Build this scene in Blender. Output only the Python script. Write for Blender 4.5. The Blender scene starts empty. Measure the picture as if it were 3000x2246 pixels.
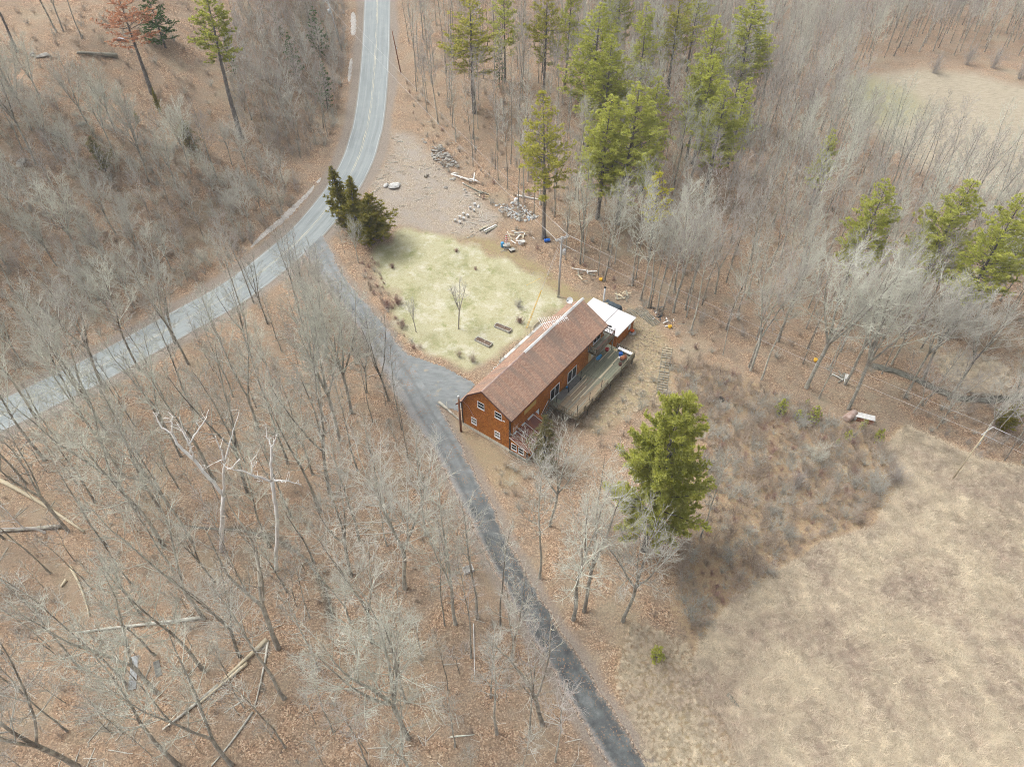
import bpy, math, random
import numpy as np
from mathutils import Vector

S = bpy.context.scene
COL = S.collection
R = math.radians

# ---------------------------------------------------------------- camera
cam = bpy.data.cameras.new('camera')
cam.sensor_fit = 'HORIZONTAL'; cam.sensor_width = 36.0; cam.lens = 36.0 * 2080.0 / 3000.0
cam.clip_start = 1.0; cam.clip_end = 6000.0
cam_o = bpy.data.objects.new('camera', cam); COL.objects.link(cam_o)
cam_o.location = (0.0, 0.0, 72.0); cam_o.rotation_euler = (R(45.0), 0.0, 0.0)
S.camera = cam_o

# ---------------------------------------------------------------- sky, sun, exposure
SUN_EL, SUN_AZ = 58.0, -70.0          # azimuth clockwise from the view direction (+Y)
wd = bpy.data.worlds.new('World'); S.world = wd; wd.use_nodes = True
nt = wd.node_tree
sky = nt.nodes.new('ShaderNodeTexSky'); sky.sky_type = 'NISHITA'; sky.sun_disc = False
sky.sun_elevation = R(SUN_EL); sky.sun_rotation = R(SUN_AZ)
sky.air_density = 1.0; sky.dust_density = 7.0; sky.ozone_density = 1.0
hs = nt.nodes.new('ShaderNodeHueSaturation'); hs.inputs['Saturation'].default_value = 0.22
bg = nt.nodes['Background']; bg.inputs['Strength'].default_value = 0.15
nt.links.new(sky.outputs[0], hs.inputs['Color']); nt.links.new(hs.outputs[0], bg.inputs['Color'])
sun = bpy.data.lights.new('sun', 'SUN'); sun.energy = 0.85; sun.angle = R(22.0); sun.color = (1.0, 0.99, 0.91)
sun_o = bpy.data.objects.new('sun', sun); COL.objects.link(sun_o)
sd = Vector((math.sin(R(SUN_AZ)) * math.cos(R(SUN_EL)), math.cos(R(SUN_AZ)) * math.cos(R(SUN_EL)), math.sin(R(SUN_EL))))
sun_o.rotation_euler = sd.to_track_quat('Z', 'Y').to_euler(); sun_o.location = (0, 0, 120)
S.view_settings.view_transform = 'Standard'; S.view_settings.look = 'None'
S.view_settings.exposure = 0.64; S.view_settings.gamma = 1.0; S.view_settings.use_curve_mapping = False

# render settings: soft light needs few bounces; an unfiltered guide keeps the fine twigs
S.cycles.use_denoising = True; S.cycles.denoiser = 'OPENIMAGEDENOISE'; S.cycles.denoising_input_passes = 'RGB_ALBEDO_NORMAL'; S.cycles.denoising_prefilter = 'NONE'
S.cycles.max_bounces = 3; S.cycles.diffuse_bounces = 2; S.cycles.glossy_bounces = 2; S.cycles.transmission_bounces = 2; S.cycles.transparent_max_bounces = 4
S.cycles.debug_use_spatial_splits = True; S.cycles.pixel_filter_type = 'BLACKMAN_HARRIS'; S.cycles.filter_width = 0.95
S.cycles.sample_clamp_indirect = 3.0
S.cycles.use_adaptive_sampling = True; S.cycles.adaptive_threshold = 0.055; S.cycles.adaptive_min_samples = 32

# ---------------------------------------------------------------- terrain
# TERRAIN BASE BEGIN
def sstep(a, b, x):
    t = np.clip((x - a) / (b - a), 0.0, 1.0)
    return t * t * (3.0 - 2.0 * t)

def base(x, y):
    """the lie of the land without the hillside west of the road"""
    s = np.clip(y - 66.0, 0.0, 125.0)
    e = np.clip(y - 191.0, 0.0, 300.0)
    rise = 0.05 * s + 0.0007 * s * s + 0.03 * e
    w = 1.0 - 0.9 * sstep(10.0, 78.0, x)
    return -0.55 + rise * w - 2.5 * sstep(22.0, 85.0, x) - 0.006 * np.clip(60.0 - y, 0.0, 60.0)
# TERRAIN BASE END
ROAD = [(-36.94,225.70), (-34.46,202.96), (-32.74,187.73), (-31.01,168.54), (-29.77,150.88), (-29.35,140.03), (-29.52,134.74), (-29.76,129.74), (-30.35,125.31),
        (-31.14,121.23), (-32.48,116.16), (-35.59,107.61), (-38.88,101.27), (-44.82,91.98), (-50.99,85.41), (-56.26,79.81), (-61.26,74.67), (-66.12,70.27),
        (-70.72,66.14), (-76.30,61.05), (-82.74,55.52)]

def seg_dist(x, y, line):
    """distance to a polyline and which side (left of travel positive)"""
    best = np.full(x.shape, 1e9); side = np.zeros(x.shape)
    for (ax, ay), (bx, by) in zip(line[:-1], line[1:]):
        dx, dy = bx - ax, by - ay
        L2 = dx * dx + dy * dy
        t = np.clip(((x - ax) * dx + (y - ay) * dy) / L2, 0, 1)
        d = np.hypot(x - ax - t * dx, y - ay - t * dy)
        cr = dx * (y - ay) - dy * (x - ax)
        m = d < best
        best = np.where(m, d, best); side = np.where(m, np.sign(cr), side)
    return best, side

def hgt(x, y):
    d, sd_ = seg_dist(x, y, ROAD)
    dl = np.where(sd_ < 0, d, 0.0)           # metres west of the road
    k = np.clip(dl - 7.0, 0.0, None)
    hill = 0.42 * np.clip(k, 0, 42) * sstep(0, 14, k) + 0.12 * np.clip(k - 42, 0, 110)
    fade = sstep(40.0, 120.0, y)
    lump = 0.35 * np.sin(x * 0.11 + 1.3) * np.sin(y * 0.13 + 0.4) + 0.18 * np.sin(x * 0.31 + y * 0.17) * np.sin(y * 0.37 - x * 0.09)
    near = sstep(6.0, 22.0, d) * sstep(14.0, 34.0, np.hypot(x - 6.0, (y - 72.0) * 0.8))
    return base(x, y) + hill * (0.25 + 0.75 * fade) + lump * near
# TERRAIN END

def hz(x, y):
    return float(hgt(np.array([x], float), np.array([y], float))[0])

def inside(poly, x, y):
    """vectorised point in polygon"""
    c = np.zeros(x.shape, bool)
    n = len(poly)
    for i in range(n):
        x1, y1 = poly[i]; x2, y2 = poly[(i + 1) % n]
        cond = ((y1 > y) != (y2 > y)) & (x < (x2 - x1) * (y - y1) / ((y2 - y1) if y2 != y1 else 1e-9) + x1)
        c ^= cond
    return c

def poly_mask(poly, x, y, soft):
    d, _ = seg_dist(x, y, list(poly) + [poly[0]])
    s = np.where(inside(poly, x, y), d, -d)
    return sstep(-soft, soft, s)

# ---------------------------------------------------------------- helpers
def tag(o, label=None, cat=None, group=None, kind=None):
    if label: o['label'] = label
    if cat: o['category'] = cat
    if group: o['group'] = group
    if kind: o['kind'] = kind
    return o

def empty(name, loc=(0, 0, 0), rz=0.0, label=None, cat=None, group=None):
    o = bpy.data.objects.new(name, None); COL.objects.link(o)
    o.location = loc; o.rotation_euler = (0, 0, rz); o.empty_display_size = 0.2
    return tag(o, label, cat, group)

class MB:
    """collects simple solids and links them as one mesh object"""
    def __init__(self, off=(0, 0, 0)):
        self.v = []; self.f = []; self.m = []; self.off = off; self.mi = 0
    def add(self, vs, fs):
        b = len(self.v); self.v.extend(vs)
        self.f.extend([tuple(b + i for i in f) for f in fs]); self.m.extend([self.mi] * len(fs)); return self
    def box(self, x0, x1, y0, y1, z0, z1):
        return self.add([(x0, y0, z0), (x1, y0, z0), (x1, y1, z0), (x0, y1, z0), (x0, y0, z1), (x1, y0, z1), (x1, y1, z1), (x0, y1, z1)],
                        [(3, 2, 1, 0), (4, 5, 6, 7), (0, 1, 5, 4), (1, 2, 6, 5), (2, 3, 7, 6), (3, 0, 4, 7)])
    def bar(self, p, q, w, h, up=(0, 0, 1)):
        p = Vector(p); q = Vector(q); d = (q - p).normalized(); up = Vector(up)
        s = d.cross(up)
        if s.length < 1e-4: s = d.cross(Vector((1, 0, 0)))
        s.normalize(); t = s.cross(d)
        s = s * w / 2; t = t * h / 2
        c = [p - s - t, p + s - t, p + s + t, p - s + t, q - s - t, q + s - t, q + s + t, q - s + t]
        return self.add([tuple(a) for a in c], [(0, 1, 2, 3), (7, 6, 5, 4), (0, 4, 5, 1), (1, 5, 6, 2), (2, 6, 7, 3), (3, 7, 4, 0)])
    def tube(self, pts, rad, n=6, cap=True):
        pts = [Vector(p) for p in pts]
        if not hasattr(rad, '__len__'): rad = [rad] * len(pts)
        vs = []; fs = []
        ref = None
        for i, p in enumerate(pts):
            d = (pts[min(i + 1, len(pts) - 1)] - pts[max(i - 1, 0)])
            if d.length < 1e-6: d = Vector((0, 0, 1))
            d.normalize()
            if ref is None: ref = Vector((1, 0, 0)) if abs(d.x) < 0.8 else Vector((0, 1, 0))
            a = d.cross(ref); a.normalize(); b = a.cross(d); ref = b.cross(d) * -1 if False else ref
            for k in range(n):
                t = 2 * math.pi * k / n
                vs.append(tuple(p + (a * math.cos(t) + b * math.sin(t)) * rad[i]))
        for i in range(len(pts) - 1):
            for k in range(n):
                k2 = (k + 1) % n
                fs.append((i * n + k, i * n + k2, (i + 1) * n + k2, (i + 1) * n + k))
        if cap:
            fs.append(tuple(range(n - 1, -1, -1))); fs.append(tuple((len(pts) - 1) * n + k for k in range(n)))
        return self.add(vs, fs)
    def lathe(self, prof, n=14, c=(0, 0, 0), cap=True):
        vs = []; fs = []
        for r, z in prof:
            for k in range(n):
                t = 2 * math.pi * k / n; vs.append((c[0] + r * math.cos(t), c[1] + r * math.sin(t), c[2] + z))
        for i in range(len(prof) - 1):
            for k in range(n):
                k2 = (k + 1) % n
                fs.append((i * n + k, i * n + k2, (i + 1) * n + k2, (i + 1) * n + k))
        if cap:
            fs.append(tuple(range(n - 1, -1, -1))); fs.append(tuple((len(prof) - 1) * n + k for k in range(n)))
        return self.add(vs, fs)
    def prism(self, poly, axis, a, b):
        """extrude a 2D outline along an axis (0: poly is y,z; 1: poly is x,z; 2: poly is x,y)"""
        n = len(poly)
        def pt(p, t): return (t, p[0], p[1]) if axis == 0 else ((p[0], t, p[1]) if axis == 1 else (p[0], p[1], t))
        vs = [pt(p, a) for p in poly] + [pt(p, b) for p in poly]
        fs = [tuple(range(n)), tuple(range(2 * n - 1, n - 1, -1))] + [(i, n + i, n + (i + 1) % n, (i + 1) % n) for i in range(n)]
        return self.add(vs, fs)
    def mesh(self, name, mats, smooth=False):
        me = bpy.data.meshes.new(name)
        o = self.off
        me.from_pydata([(a[0] - o[0], a[1] - o[1], a[2] - o[2]) for a in self.v], [], self.f)
        if not isinstance(mats, (list, tuple)): mats = [mats]
        for m in mats: me.materials.append(m)
        if len(mats) > 1: me.polygons.foreach_set('material_index', self.m)
        if smooth: me.polygons.foreach_set('use_smooth', [True] * len(me.polygons))
        me.update()
        return me
    def build(self, name, mats, parent=None, smooth=False):
        o = bpy.data.objects.new(name, self.mesh(name, mats, smooth)); COL.objects.link(o)
        if parent: o.parent = parent
        return o

def link_mesh(name, me, parent=None, loc=None, rot=None, scale=None):
    o = bpy.data.objects.new(name, me); COL.objects.link(o)
    if parent: o.parent = parent
    if loc: o.location = loc
    if rot: o.rotation_euler = rot
    if scale: o.scale = scale
    return o

def copy_tree(src, parent=None):
    c = src.copy(); COL.objects.link(c)
    if parent: c.parent = parent
    for ch in src.children: copy_tree(ch, c)
    return c

# ---------------------------------------------------------------- materials
class NT:
    def __init__(self, name, rough=0.85, spec=0.3):
        self.m = bpy.data.materials.new(name); self.m.use_nodes = True
        self.t = self.m.node_tree; self.b = self.t.nodes['Principled BSDF']
        self.b.inputs['Roughness'].default_value = rough
        self.b.inputs['Specular IOR Level'].default_value = spec
        self.co = None
    def n(self, kind, **kw):
        x = self.t.nodes.new('ShaderNode' + kind)
        for k, v in kw.items(): setattr(x, k, v)
        return x
    def put(self, sock, val):
        if isinstance(val, bpy.types.NodeSocket): self.t.links.new(val, sock)
        elif isinstance(val, (tuple, list)) and len(val) == 3 and sock.type == 'RGBA': sock.default_value = (*val, 1)
        else: sock.default_value = val
    def obj(self):
        if not self.co: self.co = self.n('TexCoord').outputs['Object']
        return self.co
    def pos(self): return self.n('NewGeometry').outputs['Position']
    def mapping(self, vec, scale=(1, 1, 1), rot=(0, 0, 0), loc=(0, 0, 0)):
        x = self.n('Mapping'); self.put(x.inputs['Vector'], vec)
        x.inputs['Scale'].default_value = scale; x.inputs['Rotation'].default_value = rot; x.inputs['Location'].default_value = loc
        return x.outputs[0]
    def noise(self, vec, scale, detail=3, rough=0.55, dist=0.0):
        x = self.n('TexNoise'); self.put(x.inputs['Vector'], vec)
        x.inputs['Scale'].default_value = scale; x.inputs['Detail'].default_value = detail
        x.inputs['Roughness'].default_value = rough; x.inputs['Distortion'].default_value = dist
        return x.outputs['Fac']
    def vor(self, vec, scale, out='Color', rand=1.0):
        x = self.n('TexVoronoi'); self.put(x.inputs['Vector'], vec); x.inputs['Scale'].default_value = scale
        x.inputs['Randomness'].default_value = rand
        return x.outputs[out]
    def sep(self, col):
        x = self.n('SeparateXYZ'); self.put(x.inputs[0], col); return x.outputs
    def ramp(self, fac, stops, interp='LINEAR'):
        x = self.n('ValToRGB'); self.put(x.inputs[0], fac); cr = x.color_ramp; cr.interpolation = interp
        while len(cr.elements) < len(stops): cr.elements.new(0.5)
        for e, (p, c) in zip(cr.elements, stops):
            e.position = p; e.color = (*c, 1) if len(c) == 3 else c
        return x.outputs['Color']
    def math(self, op, a, b=0.0, clamp=False):
        x = self.n('Math', operation=op, use_clamp=clamp); self.put(x.inputs[0], a); self.put(x.inputs[1], b); return x.outputs[0]
    def rng(self, v, a, b, c=0.0, d=1.0):
        x = self.n('MapRange'); self.put(x.inputs[0], v)
        for i, q in enumerate((a, b, c, d)): x.inputs[i + 1].default_value = q
        return x.outputs[0]
    def mix(self, fac, a, b, mode='MIX'):
        x = self.n('Mix', data_type='RGBA', blend_type=mode); self.put(x.inputs['Factor'], fac)
        self.put(x.inputs['A'], a) if False else None
        self.put(x.inputs[6], a); self.put(x.inputs[7], b); return x.outputs[2]
    def mul(self, col, val):
        x = self.n('VectorMath', operation='MULTIPLY'); self.put(x.inputs[0], col)
        c = self.n('CombineXYZ')
        for i in range(3): self.put(c.inputs[i], val)
        self.t.links.new(c.outputs[0], x.inputs[1]); return x.outputs[0]
    def bump(self, h, strength=0.5, dist=0.05):
        x = self.n('Bump'); x.inputs['Strength'].default_value = strength; x.inputs['Distance'].default_value = dist
        self.put(x.inputs['Height'], h); self.t.links.new(x.outputs[0], self.b.inputs['Normal'])
    def rnd(self): return self.n('ObjectInfo').outputs['Random']
    def attr(self, name): return self.n('Attribute', attribute_name=name).outputs
    def done(self, col): self.put(self.b.inputs['Base Color'], col); return self.m

def noisy(name, c0, c1, scale=3.0, rough=0.85, detail=4, bump=0.0, spec=0.3, stretch=(1, 1, 1), vary=0.0, metal=0.0, lo=0.3, hi=0.7):
    q = NT(name, rough, spec); v = q.mapping(q.obj(), stretch)
    f = q.noise(v, scale, detail)
    c = q.ramp(f, [(lo, c0), (hi, c1)])
    if vary: c = q.mul(c, q.rng(q.rnd(), 0, 1, 1 - vary, 1 + vary))
    if bump: q.bump(f, bump, 0.03)
    q.b.inputs['Metallic'].default_value = metal
    return q.done(c)

def flat(name, c, rough=0.6, metal=0.0, spec=0.4):
    q = NT(name, rough, spec); q.b.inputs['Metallic'].default_value = metal
    f = q.noise(q.obj(), 6.0, 4)
    return q.done(q.mul(q.ramp(f, [(0, c), (1, c)]), q.rng(f, 0.25, 0.75, 0.86, 1.1)))

# ---------------------------------------------------------------- land cover outlines (metres)
LAWN = [(-22.07,104.78), (-18.65,107.53), (-12.51,105.86), (-5.87,103.03), (0.00,98.26), (5.04,94.19), (7.68,90.54), (7.58,88.17), (3.16,83.60), (-3.02,76.10), (-6.52,75.42),
        (-10.66,77.48), (-14.69,79.93), (-17.44,84.17), (-19.37,89.63), (-21.67,96.38), (-22.84,101.27)]
CLEARED = [(-24.13,137.37), (-19.50,135.65), (-13.04,124.60), (-6.31,117.46), (-1.83,110.26), (-3.57,105.82), (-10.12,105.74), (-18.09,108.02), (-22.93,108.31), (-25.19,114.49), (-26.24,120.51), (-24.49,127.89)]
PATHB = [(-10.12,105.74), (-5.98,106.70), (0.00,102.13), (5.69,97.06), (11.03,91.34), (16.25,88.21), (15.50,85.89), (8.74,89.74), (3.40,96.22), (-2.91,101.27)]
YARD = [(18.42,88.24), (21.49,86.72), (23.73,79.99), (22.87,72.44), (20.52,67.93), (16.56,66.69), (13.48,64.20), (11.06,62.97), (9.34,64.82), (14.88,73.74), (18.33,77.86), (17.77,82.16)]
FIELD = [(54.29,65.19), (49.76,60.79), (49.81,55.09), (43.83,48.33), (36.31,45.73), (29.87,41.51), (24.56,38.55), (21.19,34.96), (18.83,31.98), (19.35,28.90), (21.09,25.64), (21.60,19.32),
         (33.93,17.52), (56.03,17.67), (83.25,47.18), (78.65,60.95), (67.19,58.29), (61.57,59.32), (58.22,62.18)]
FARFIELD = [(83.94,181.31), (91.87,186.63), (107.26,189.49), (119.80,187.49), (129.21,179.56), (158.84,172.20), (120.76,112.49), (101.04,123.51), (94.10,131.01), (87.87,137.66), (83.50,148.85), (79.95,161.28)]
GREENPATCH = [(83.41,184.88), (93.59,186.56), (99.19,180.10), (101.32,168.51), (99.07,162.12), (90.35,156.82), (82.12,158.19), (78.22,168.42)]
GLADE = [(65.80,80.14), (71.63,81.53), (75.26,77.91), (73.00,72.23), (67.46,72.54), (64.65,76.30)]
TRANS = [(12.97,36.24), (18.43,33.80), (19.12,29.57), (20.49,25.96), (21.91,19.32), (12.53,19.33), (12.24,24.63), (10.48,29.71)]
THICKET = [(23.21,76.47), (30.04,75.17), (37.02,70.71), (44.09,66.14), (49.42,63.72), (50.49,60.24), (48.91,55.06), (43.34,49.30), (35.65,46.21), (29.21,41.95), (23.34,38.14), (19.51,33.80),
           (18.39,37.76), (19.16,43.67), (23.85,50.38), (25.50,61.28), (23.49,68.57)]
GABLEYARD = [(-10.50,67.92), (-7.32,66.39), (-5.55,63.58), (-0.90,59.42), (1.76,57.16), (1.29,53.91), (-2.57,53.37), (-5.29,57.15), (-7.76,61.77)]
DRIVE = [(-36.19,105.95), (-33.28,101.89), (-29.55,95.03), (-25.67,89.70), (-22.48,84.66), (-19.89,80.46), (-17.41,76.45), (-14.68,71.73), (-12.35,67.29), (-9.65,62.67), (-7.56,58.27), (-4.90,52.83),
         (-2.02,46.02), (0.00,42.00), (2.75,36.57), (5.70,31.54), (7.99,27.13), (9.85,23.87), (11.22,21.61), (14.04,16.90)]
DRIVE_W = [3.4, 2.4, 1.9, 1.8, 1.9, 2.2, 2.4, 2.6, 2.4, 2.1, 1.85, 1.75, 1.7, 1.65, 1.65, 1.65, 1.65, 1.65, 1.65, 1.65]
PAD = [(-18.39,78.48), (-16.32,78.18), (-13.42,77.01), (-10.02,75.42), (-6.82,73.20), (-5.25,72.08), (-7.12,69.06), (-7.30,67.00), (-9.54,67.93), (-11.39,68.42), (-13.12,67.91), (-15.73,72.39)]
BROOK = [(54.67,77.97), (58.57,76.94), (61.06,75.31), (63.19,73.16), (66.07,71.77), (70.05,71.56), (76.53,73.09)]
RUNNEL = [(-40.97,48.56), (-36.96,48.14), (-32.88,48.04), (-28.94,47.07), (-25.16,44.84), (-22.18,41.91), (-20.53,39.33), (-19.37,36.08)]
SNOWBANK = [(-36.99,120.51), (-37.63,117.97), (-38.75,115.47), (-39.84,113.02), (-41.10,110.14), (-42.23,108.26), (-43.52,105.95), (-44.87,102.78)]

# ---------------------------------------------------------------- ground sheet
def axis_pts(lo, hi, core0, core1, step, grow):
    a = list(np.arange(core0, core1 + 1e-6, step)); s = step
    while a[-1] < hi: s *= grow; a.append(a[-1] + s)
    s = step
    while a[0] > lo: s *= grow; a.insert(0, a[0] - s)
    return np.array(a)
gx = axis_pts(-2500, 2500, -70, 75, 0.6, 1.07); gy = axis_pts(-1200, 4000, 12, 150, 0.6, 1.06)
GX, GY = np.meshgrid(gx, gy); X = GX.ravel(); Y = GY.ravel()
d_road, side_road = seg_dist(X, Y, ROAD); d_drive, _ = seg_dist(X, Y, DRIVE)
d_brook, _ = seg_dist(X, Y, BROOK); d_run, _ = seg_dist(X, Y, RUNNEL)
in_pad = poly_mask(PAD, X, Y, 0.5)
Zg = hgt(X, Y)
rm = np.maximum(sstep(4.2, 3.0, d_road), in_pad); rm = np.maximum(rm, sstep(3.0, 1.4, d_drive))
Zg -= 0.09 * rm
Zg -= 0.55 * sstep(2.6, 0.4, d_brook) + 0.16 * sstep(1.0, 0.1, d_run)
rngn = np.random.default_rng(4)
def lowfreq(x, y, k, seed):
    r = np.random.default_rng(seed); a = r.uniform(0, 6.28, 6); t = r.uniform(0, 6.28, 6); s = 0
    for i in range(6):
        f = k * (0.6 + 0.25 * i); s = s + np.sin(x * f * math.cos(t[i]) + y * f * math.sin(t[i]) + a[i]) / (1 + 0.4 * i)
    return s / 3.0
wob = lowfreq(X, Y, 0.55, 1); wob2 = lowfreq(X, Y, 1.7, 2)
WX = X + 0.9 * wob + 0.35 * wob2; WY = Y + 0.9 * lowfreq(X, Y, 0.6, 3) + 0.35 * lowfreq(X, Y, 1.9, 5)
masks = {
    'lawn': poly_mask(LAWN, X + 1.5 * wob + 0.8 * wob2, Y + 1.5 * lowfreq(X, Y, 0.6, 3) + 0.8 * lowfreq(X, Y, 1.9, 5), 2.4), 'cleared': poly_mask(CLEARED, WX, WY, 3.0), 'path': poly_mask(PATHB, WX, WY, 2.5),
    'yard': np.maximum(poly_mask(YARD, WX, WY, 2.6), 0.62 * poly_mask(GABLEYARD, WX, WY, 1.3)), 'field': poly_mask(FIELD, WX, WY, 3.2),
    'farfield': np.maximum(poly_mask(FARFIELD, WX, WY, 7.0), poly_mask(GLADE, WX, WY, 1.5)), 'greenpatch': 0.6 * poly_mask(GREENPATCH, WX, WY, 8.0),
    'trans': poly_mask(TRANS, WX, WY, 4.0) * 0.75, 'thicket': poly_mask(THICKET, WX, WY, 3.2),
    'shoulder': np.maximum(sstep(6.3, 3.6, d_road + 0.5 * wob), 0.75 * sstep(3.6, 1.9, d_drive + 0.3 * wob2)),
    'wet': np.maximum(sstep(1.4, 0.3, d_brook + 0.3 * wob2), 0.8 * sstep(0.9, 0.1, d_run + 0.45 * wob2 + 0.3 * wob)),
}
ny, nx = GX.shape
idx = np.arange(nx * ny).reshape(ny, nx)
quads = np.stack([idx[:-1, :-1], idx[:-1, 1:], idx[1:, 1:], idx[1:, :-1]], -1).reshape(-1, 4)
gm = bpy.data.meshes.new('ground')
gm.vertices.add(nx * ny); gm.vertices.foreach_set('co', np.stack([X, Y, Zg], 1).ravel())
gm.loops.add(quads.size); gm.loops.foreach_set('vertex_index', quads.ravel().astype(np.int32))
gm.polygons.add(len(quads)); gm.polygons.foreach_set('loop_start', np.arange(0, quads.size, 4, dtype=np.int32))
gm.polygons.foreach_set('loop_total', np.full(len(quads), 4, np.int32)); gm.polygons.foreach_set('use_smooth', np.ones(len(quads), bool))
for k, a in masks.items():
    at_ = gm.attributes.new('m_' + k, 'FLOAT', 'POINT'); at_.data.foreach_set('value', a.astype(np.float32))
gm.update(calc_edges=True)

def ground_material():
    q = NT('ground_cover', 0.95, 0.1); p = q.pos()
    big = q.noise(p, 0.045, 4, 0.6); mid = q.noise(p, 0.35, 4, 0.6); fine = q.noise(p, 2.2, 5, 0.7); vf = q.noise(p, 9.0, 4, 0.75)
    def m(name, n1=fine, amt=0.9):
        a = q.attr('m_' + name)['Fac']
        # ragged, grass-tuft edges
        e = q.math('ADD', a, q.math('MULTIPLY', q.math('SUBTRACT', n1, 0.5), amt))
        return q.rng(e, 0.25, 0.75)
    # leaf litter: every cell a leaf
    leaf = q.sep(q.vor(p, 8.0))
    lc = q.ramp(leaf[0], [(0.0, (0.079, 0.053, 0.038)), (0.25, (0.200, 0.130, 0.085)), (0.55, (0.332, 0.219, 0.140)), (0.82, (0.462, 0.319, 0.211)), (1.0, (0.652, 0.533, 0.392))])
    lc = q.mix(q.rng(fine, 0.35, 0.75, 0.0, 0.75), lc, (0.263, 0.175, 0.115))
    lc = q.mix(q.rng(mid, 0.40, 0.66, 0.0, 0.7), lc, q.ramp(vf, [(0.3, (0.147, 0.116, 0.087)), (0.7, (0.379, 0.319, 0.241))]))
    lc = q.mix(q.rng(big, 0.45, 0.7, 0.0, 0.5), lc, q.ramp(vf, [(0.3, (0.179, 0.130, 0.091)), (0.7, (0.391, 0.294, 0.206))]))
    soil = q.ramp(vf, [(0.3, (0.087, 0.065, 0.048)), (0.7, (0.215, 0.165, 0.122))]); dull = q.ramp(vf, [(0.3, (0.205, 0.175, 0.122)), (0.7, (0.429, 0.371, 0.269))])
    lc = q.mix(q.rng(q.noise(p, 0.16, 6, 0.72), 0.54, 0.70, 0.0, 0.75), lc, soil); lc = q.mix(q.rng(q.noise(q.mapping(p, (1, 1, 1), (0, 0, 0), (40, 9, 0)), 0.11, 6, 0.72), 0.53, 0.68, 0.0, 0.7), lc, dull)
    # lawn
    straw = q.ramp(vf, [(0.25, (0.27, 0.25, 0.145)), (0.5, (0.41, 0.39, 0.25)), (0.75, (0.55, 0.53, 0.39))])
    green = q.ramp(vf, [(0.3, (0.110, 0.137, 0.039)), (0.7, (0.255, 0.275, 0.098))])
    lw = q.mix(q.rng(q.noise(p, 0.22, 6, 0.7), 0.5, 0.72, 0.0, 0.85), straw, green)
    lw = q.mix(q.rng(fine, 0.5, 0.72, 0.0, 0.6), lw, q.ramp(vf, [(0.3, (0.202, 0.171, 0.067)), (0.7, (0.386, 0.333, 0.160))]))
    bald = q.rng(q.noise(q.mapping(p, (1, 1, 1), (0, 0, 0), (7, 3, 0)), 0.30, 6, 0.72), 0.50, 0.66, 0.0, 0.9); lw = q.mix(bald, lw, q.ramp(vf, [(0.25, (0.40, 0.38, 0.29)), (0.7, (0.64, 0.62, 0.52))]))
    lw = q.mix(q.rng(q.noise(q.mapping(p, (1, 1, 1), (0, 0, 0), (-5, 21, 0)), 0.42, 6, 0.75), 0.57, 0.68, 0.0, 0.85), lw, q.ramp(vf, [(0.3, (0.147, 0.176, 0.052)), (0.7, (0.294, 0.314, 0.123))]))
    # cleared, chippings
    chip = q.sep(q.vor(q.mapping(p, (1, 3.0, 1), (0, 0, 0.6)), 11.0))
    cl = q.ramp(chip[1], [(0.0, (0.136, 0.102, 0.080)), (0.4, (0.281, 0.228, 0.175)), (0.8, (0.407, 0.349, 0.275)), (1.0, (0.601, 0.553, 0.479))])
    cl = q.mix(q.rng(mid, 0.42, 0.62, 0.0, 0.7), cl, q.ramp(vf, [(0.3, (0.204, 0.179, 0.155)), (0.7, (0.427, 0.388, 0.349))]))
    cl = q.mix(q.rng(fine, 0.55, 0.75, 0.0, 0.5), cl, (0.388, 0.330, 0.170))
    pa = q.mix(q.rng(fine, 0.35, 0.65), q.ramp(vf, [(0.3, (0.20, 0.135, 0.085)), (0.7, (0.36, 0.265, 0.175))]), q.ramp(vf, [(0.3, (0.22, 0.20, 0.085)), (0.7, (0.40, 0.35, 0.19))]))
    ya = q.mix(q.rng(fine, 0.35, 0.7), q.ramp(vf, [(0.25, (0.20, 0.165, 0.09)), (0.7, (0.42, 0.37, 0.23))]), q.ramp(vf, [(0.3, (0.24, 0.155, 0.10)), (0.7, (0.38, 0.28, 0.195))]))
    # tall dead grass
    st = q.noise(q.mapping(p, (1.0, 3.6, 1.0), (0, 0, 0.5)), 1.6, 5, 0.7, 1.2)
    fl = q.ramp(st, [(0.22, (0.248, 0.159, 0.096)), (0.42, (0.430, 0.310, 0.185)), (0.58, (0.602, 0.465, 0.279)), (0.78, (0.796, 0.657, 0.419))])
    fl = q.mix(q.rng(q.noise(p, 0.13, 6, 0.7), 0.48, 0.68, 0.0, 0.55), fl, q.ramp(vf, [(0.3, (0.261, 0.170, 0.106)), (0.7, (0.483, 0.352, 0.235))]))
    ff = q.ramp(q.noise(q.mapping(p, (1.0, 5.0, 1.0), (0, 0, -0.35)), 0.55, 5, 0.7), [(0.3, (0.221, 0.205, 0.151)), (0.5, (0.352, 0.304, 0.225)), (0.72, (0.426, 0.363, 0.289))])
    gp = q.ramp(fine, [(0.3, (0.22, 0.225, 0.115)), (0.7, (0.31, 0.30, 0.17))])
    th = q.mix(q.rng(fine, 0.35, 0.65), q.ramp(vf, [(0.3, (0.184, 0.118, 0.077)), (0.7, (0.395, 0.262, 0.175))]), q.ramp(vf, [(0.3, (0.282, 0.220, 0.125)), (0.7, (0.508, 0.401, 0.250))]))
    sh = q.ramp(q.noise(p, 6.0, 5, 0.8), [(0.3, (0.145, 0.120, 0.098)), (0.5, (0.252, 0.215, 0.180)), (0.75, (0.388, 0.345, 0.288))])
    c = lc
    c = q.mix(m('thicket'), c, th); c = q.mix(m('trans', fine), c, q.mix(q.rng(fine, 0.4, 0.6), pa, ya))
    c = q.mix(m('path'), c, pa); c = q.mix(m('cleared'), c, cl); c = q.mix(m('yard'), c, ya)
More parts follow.
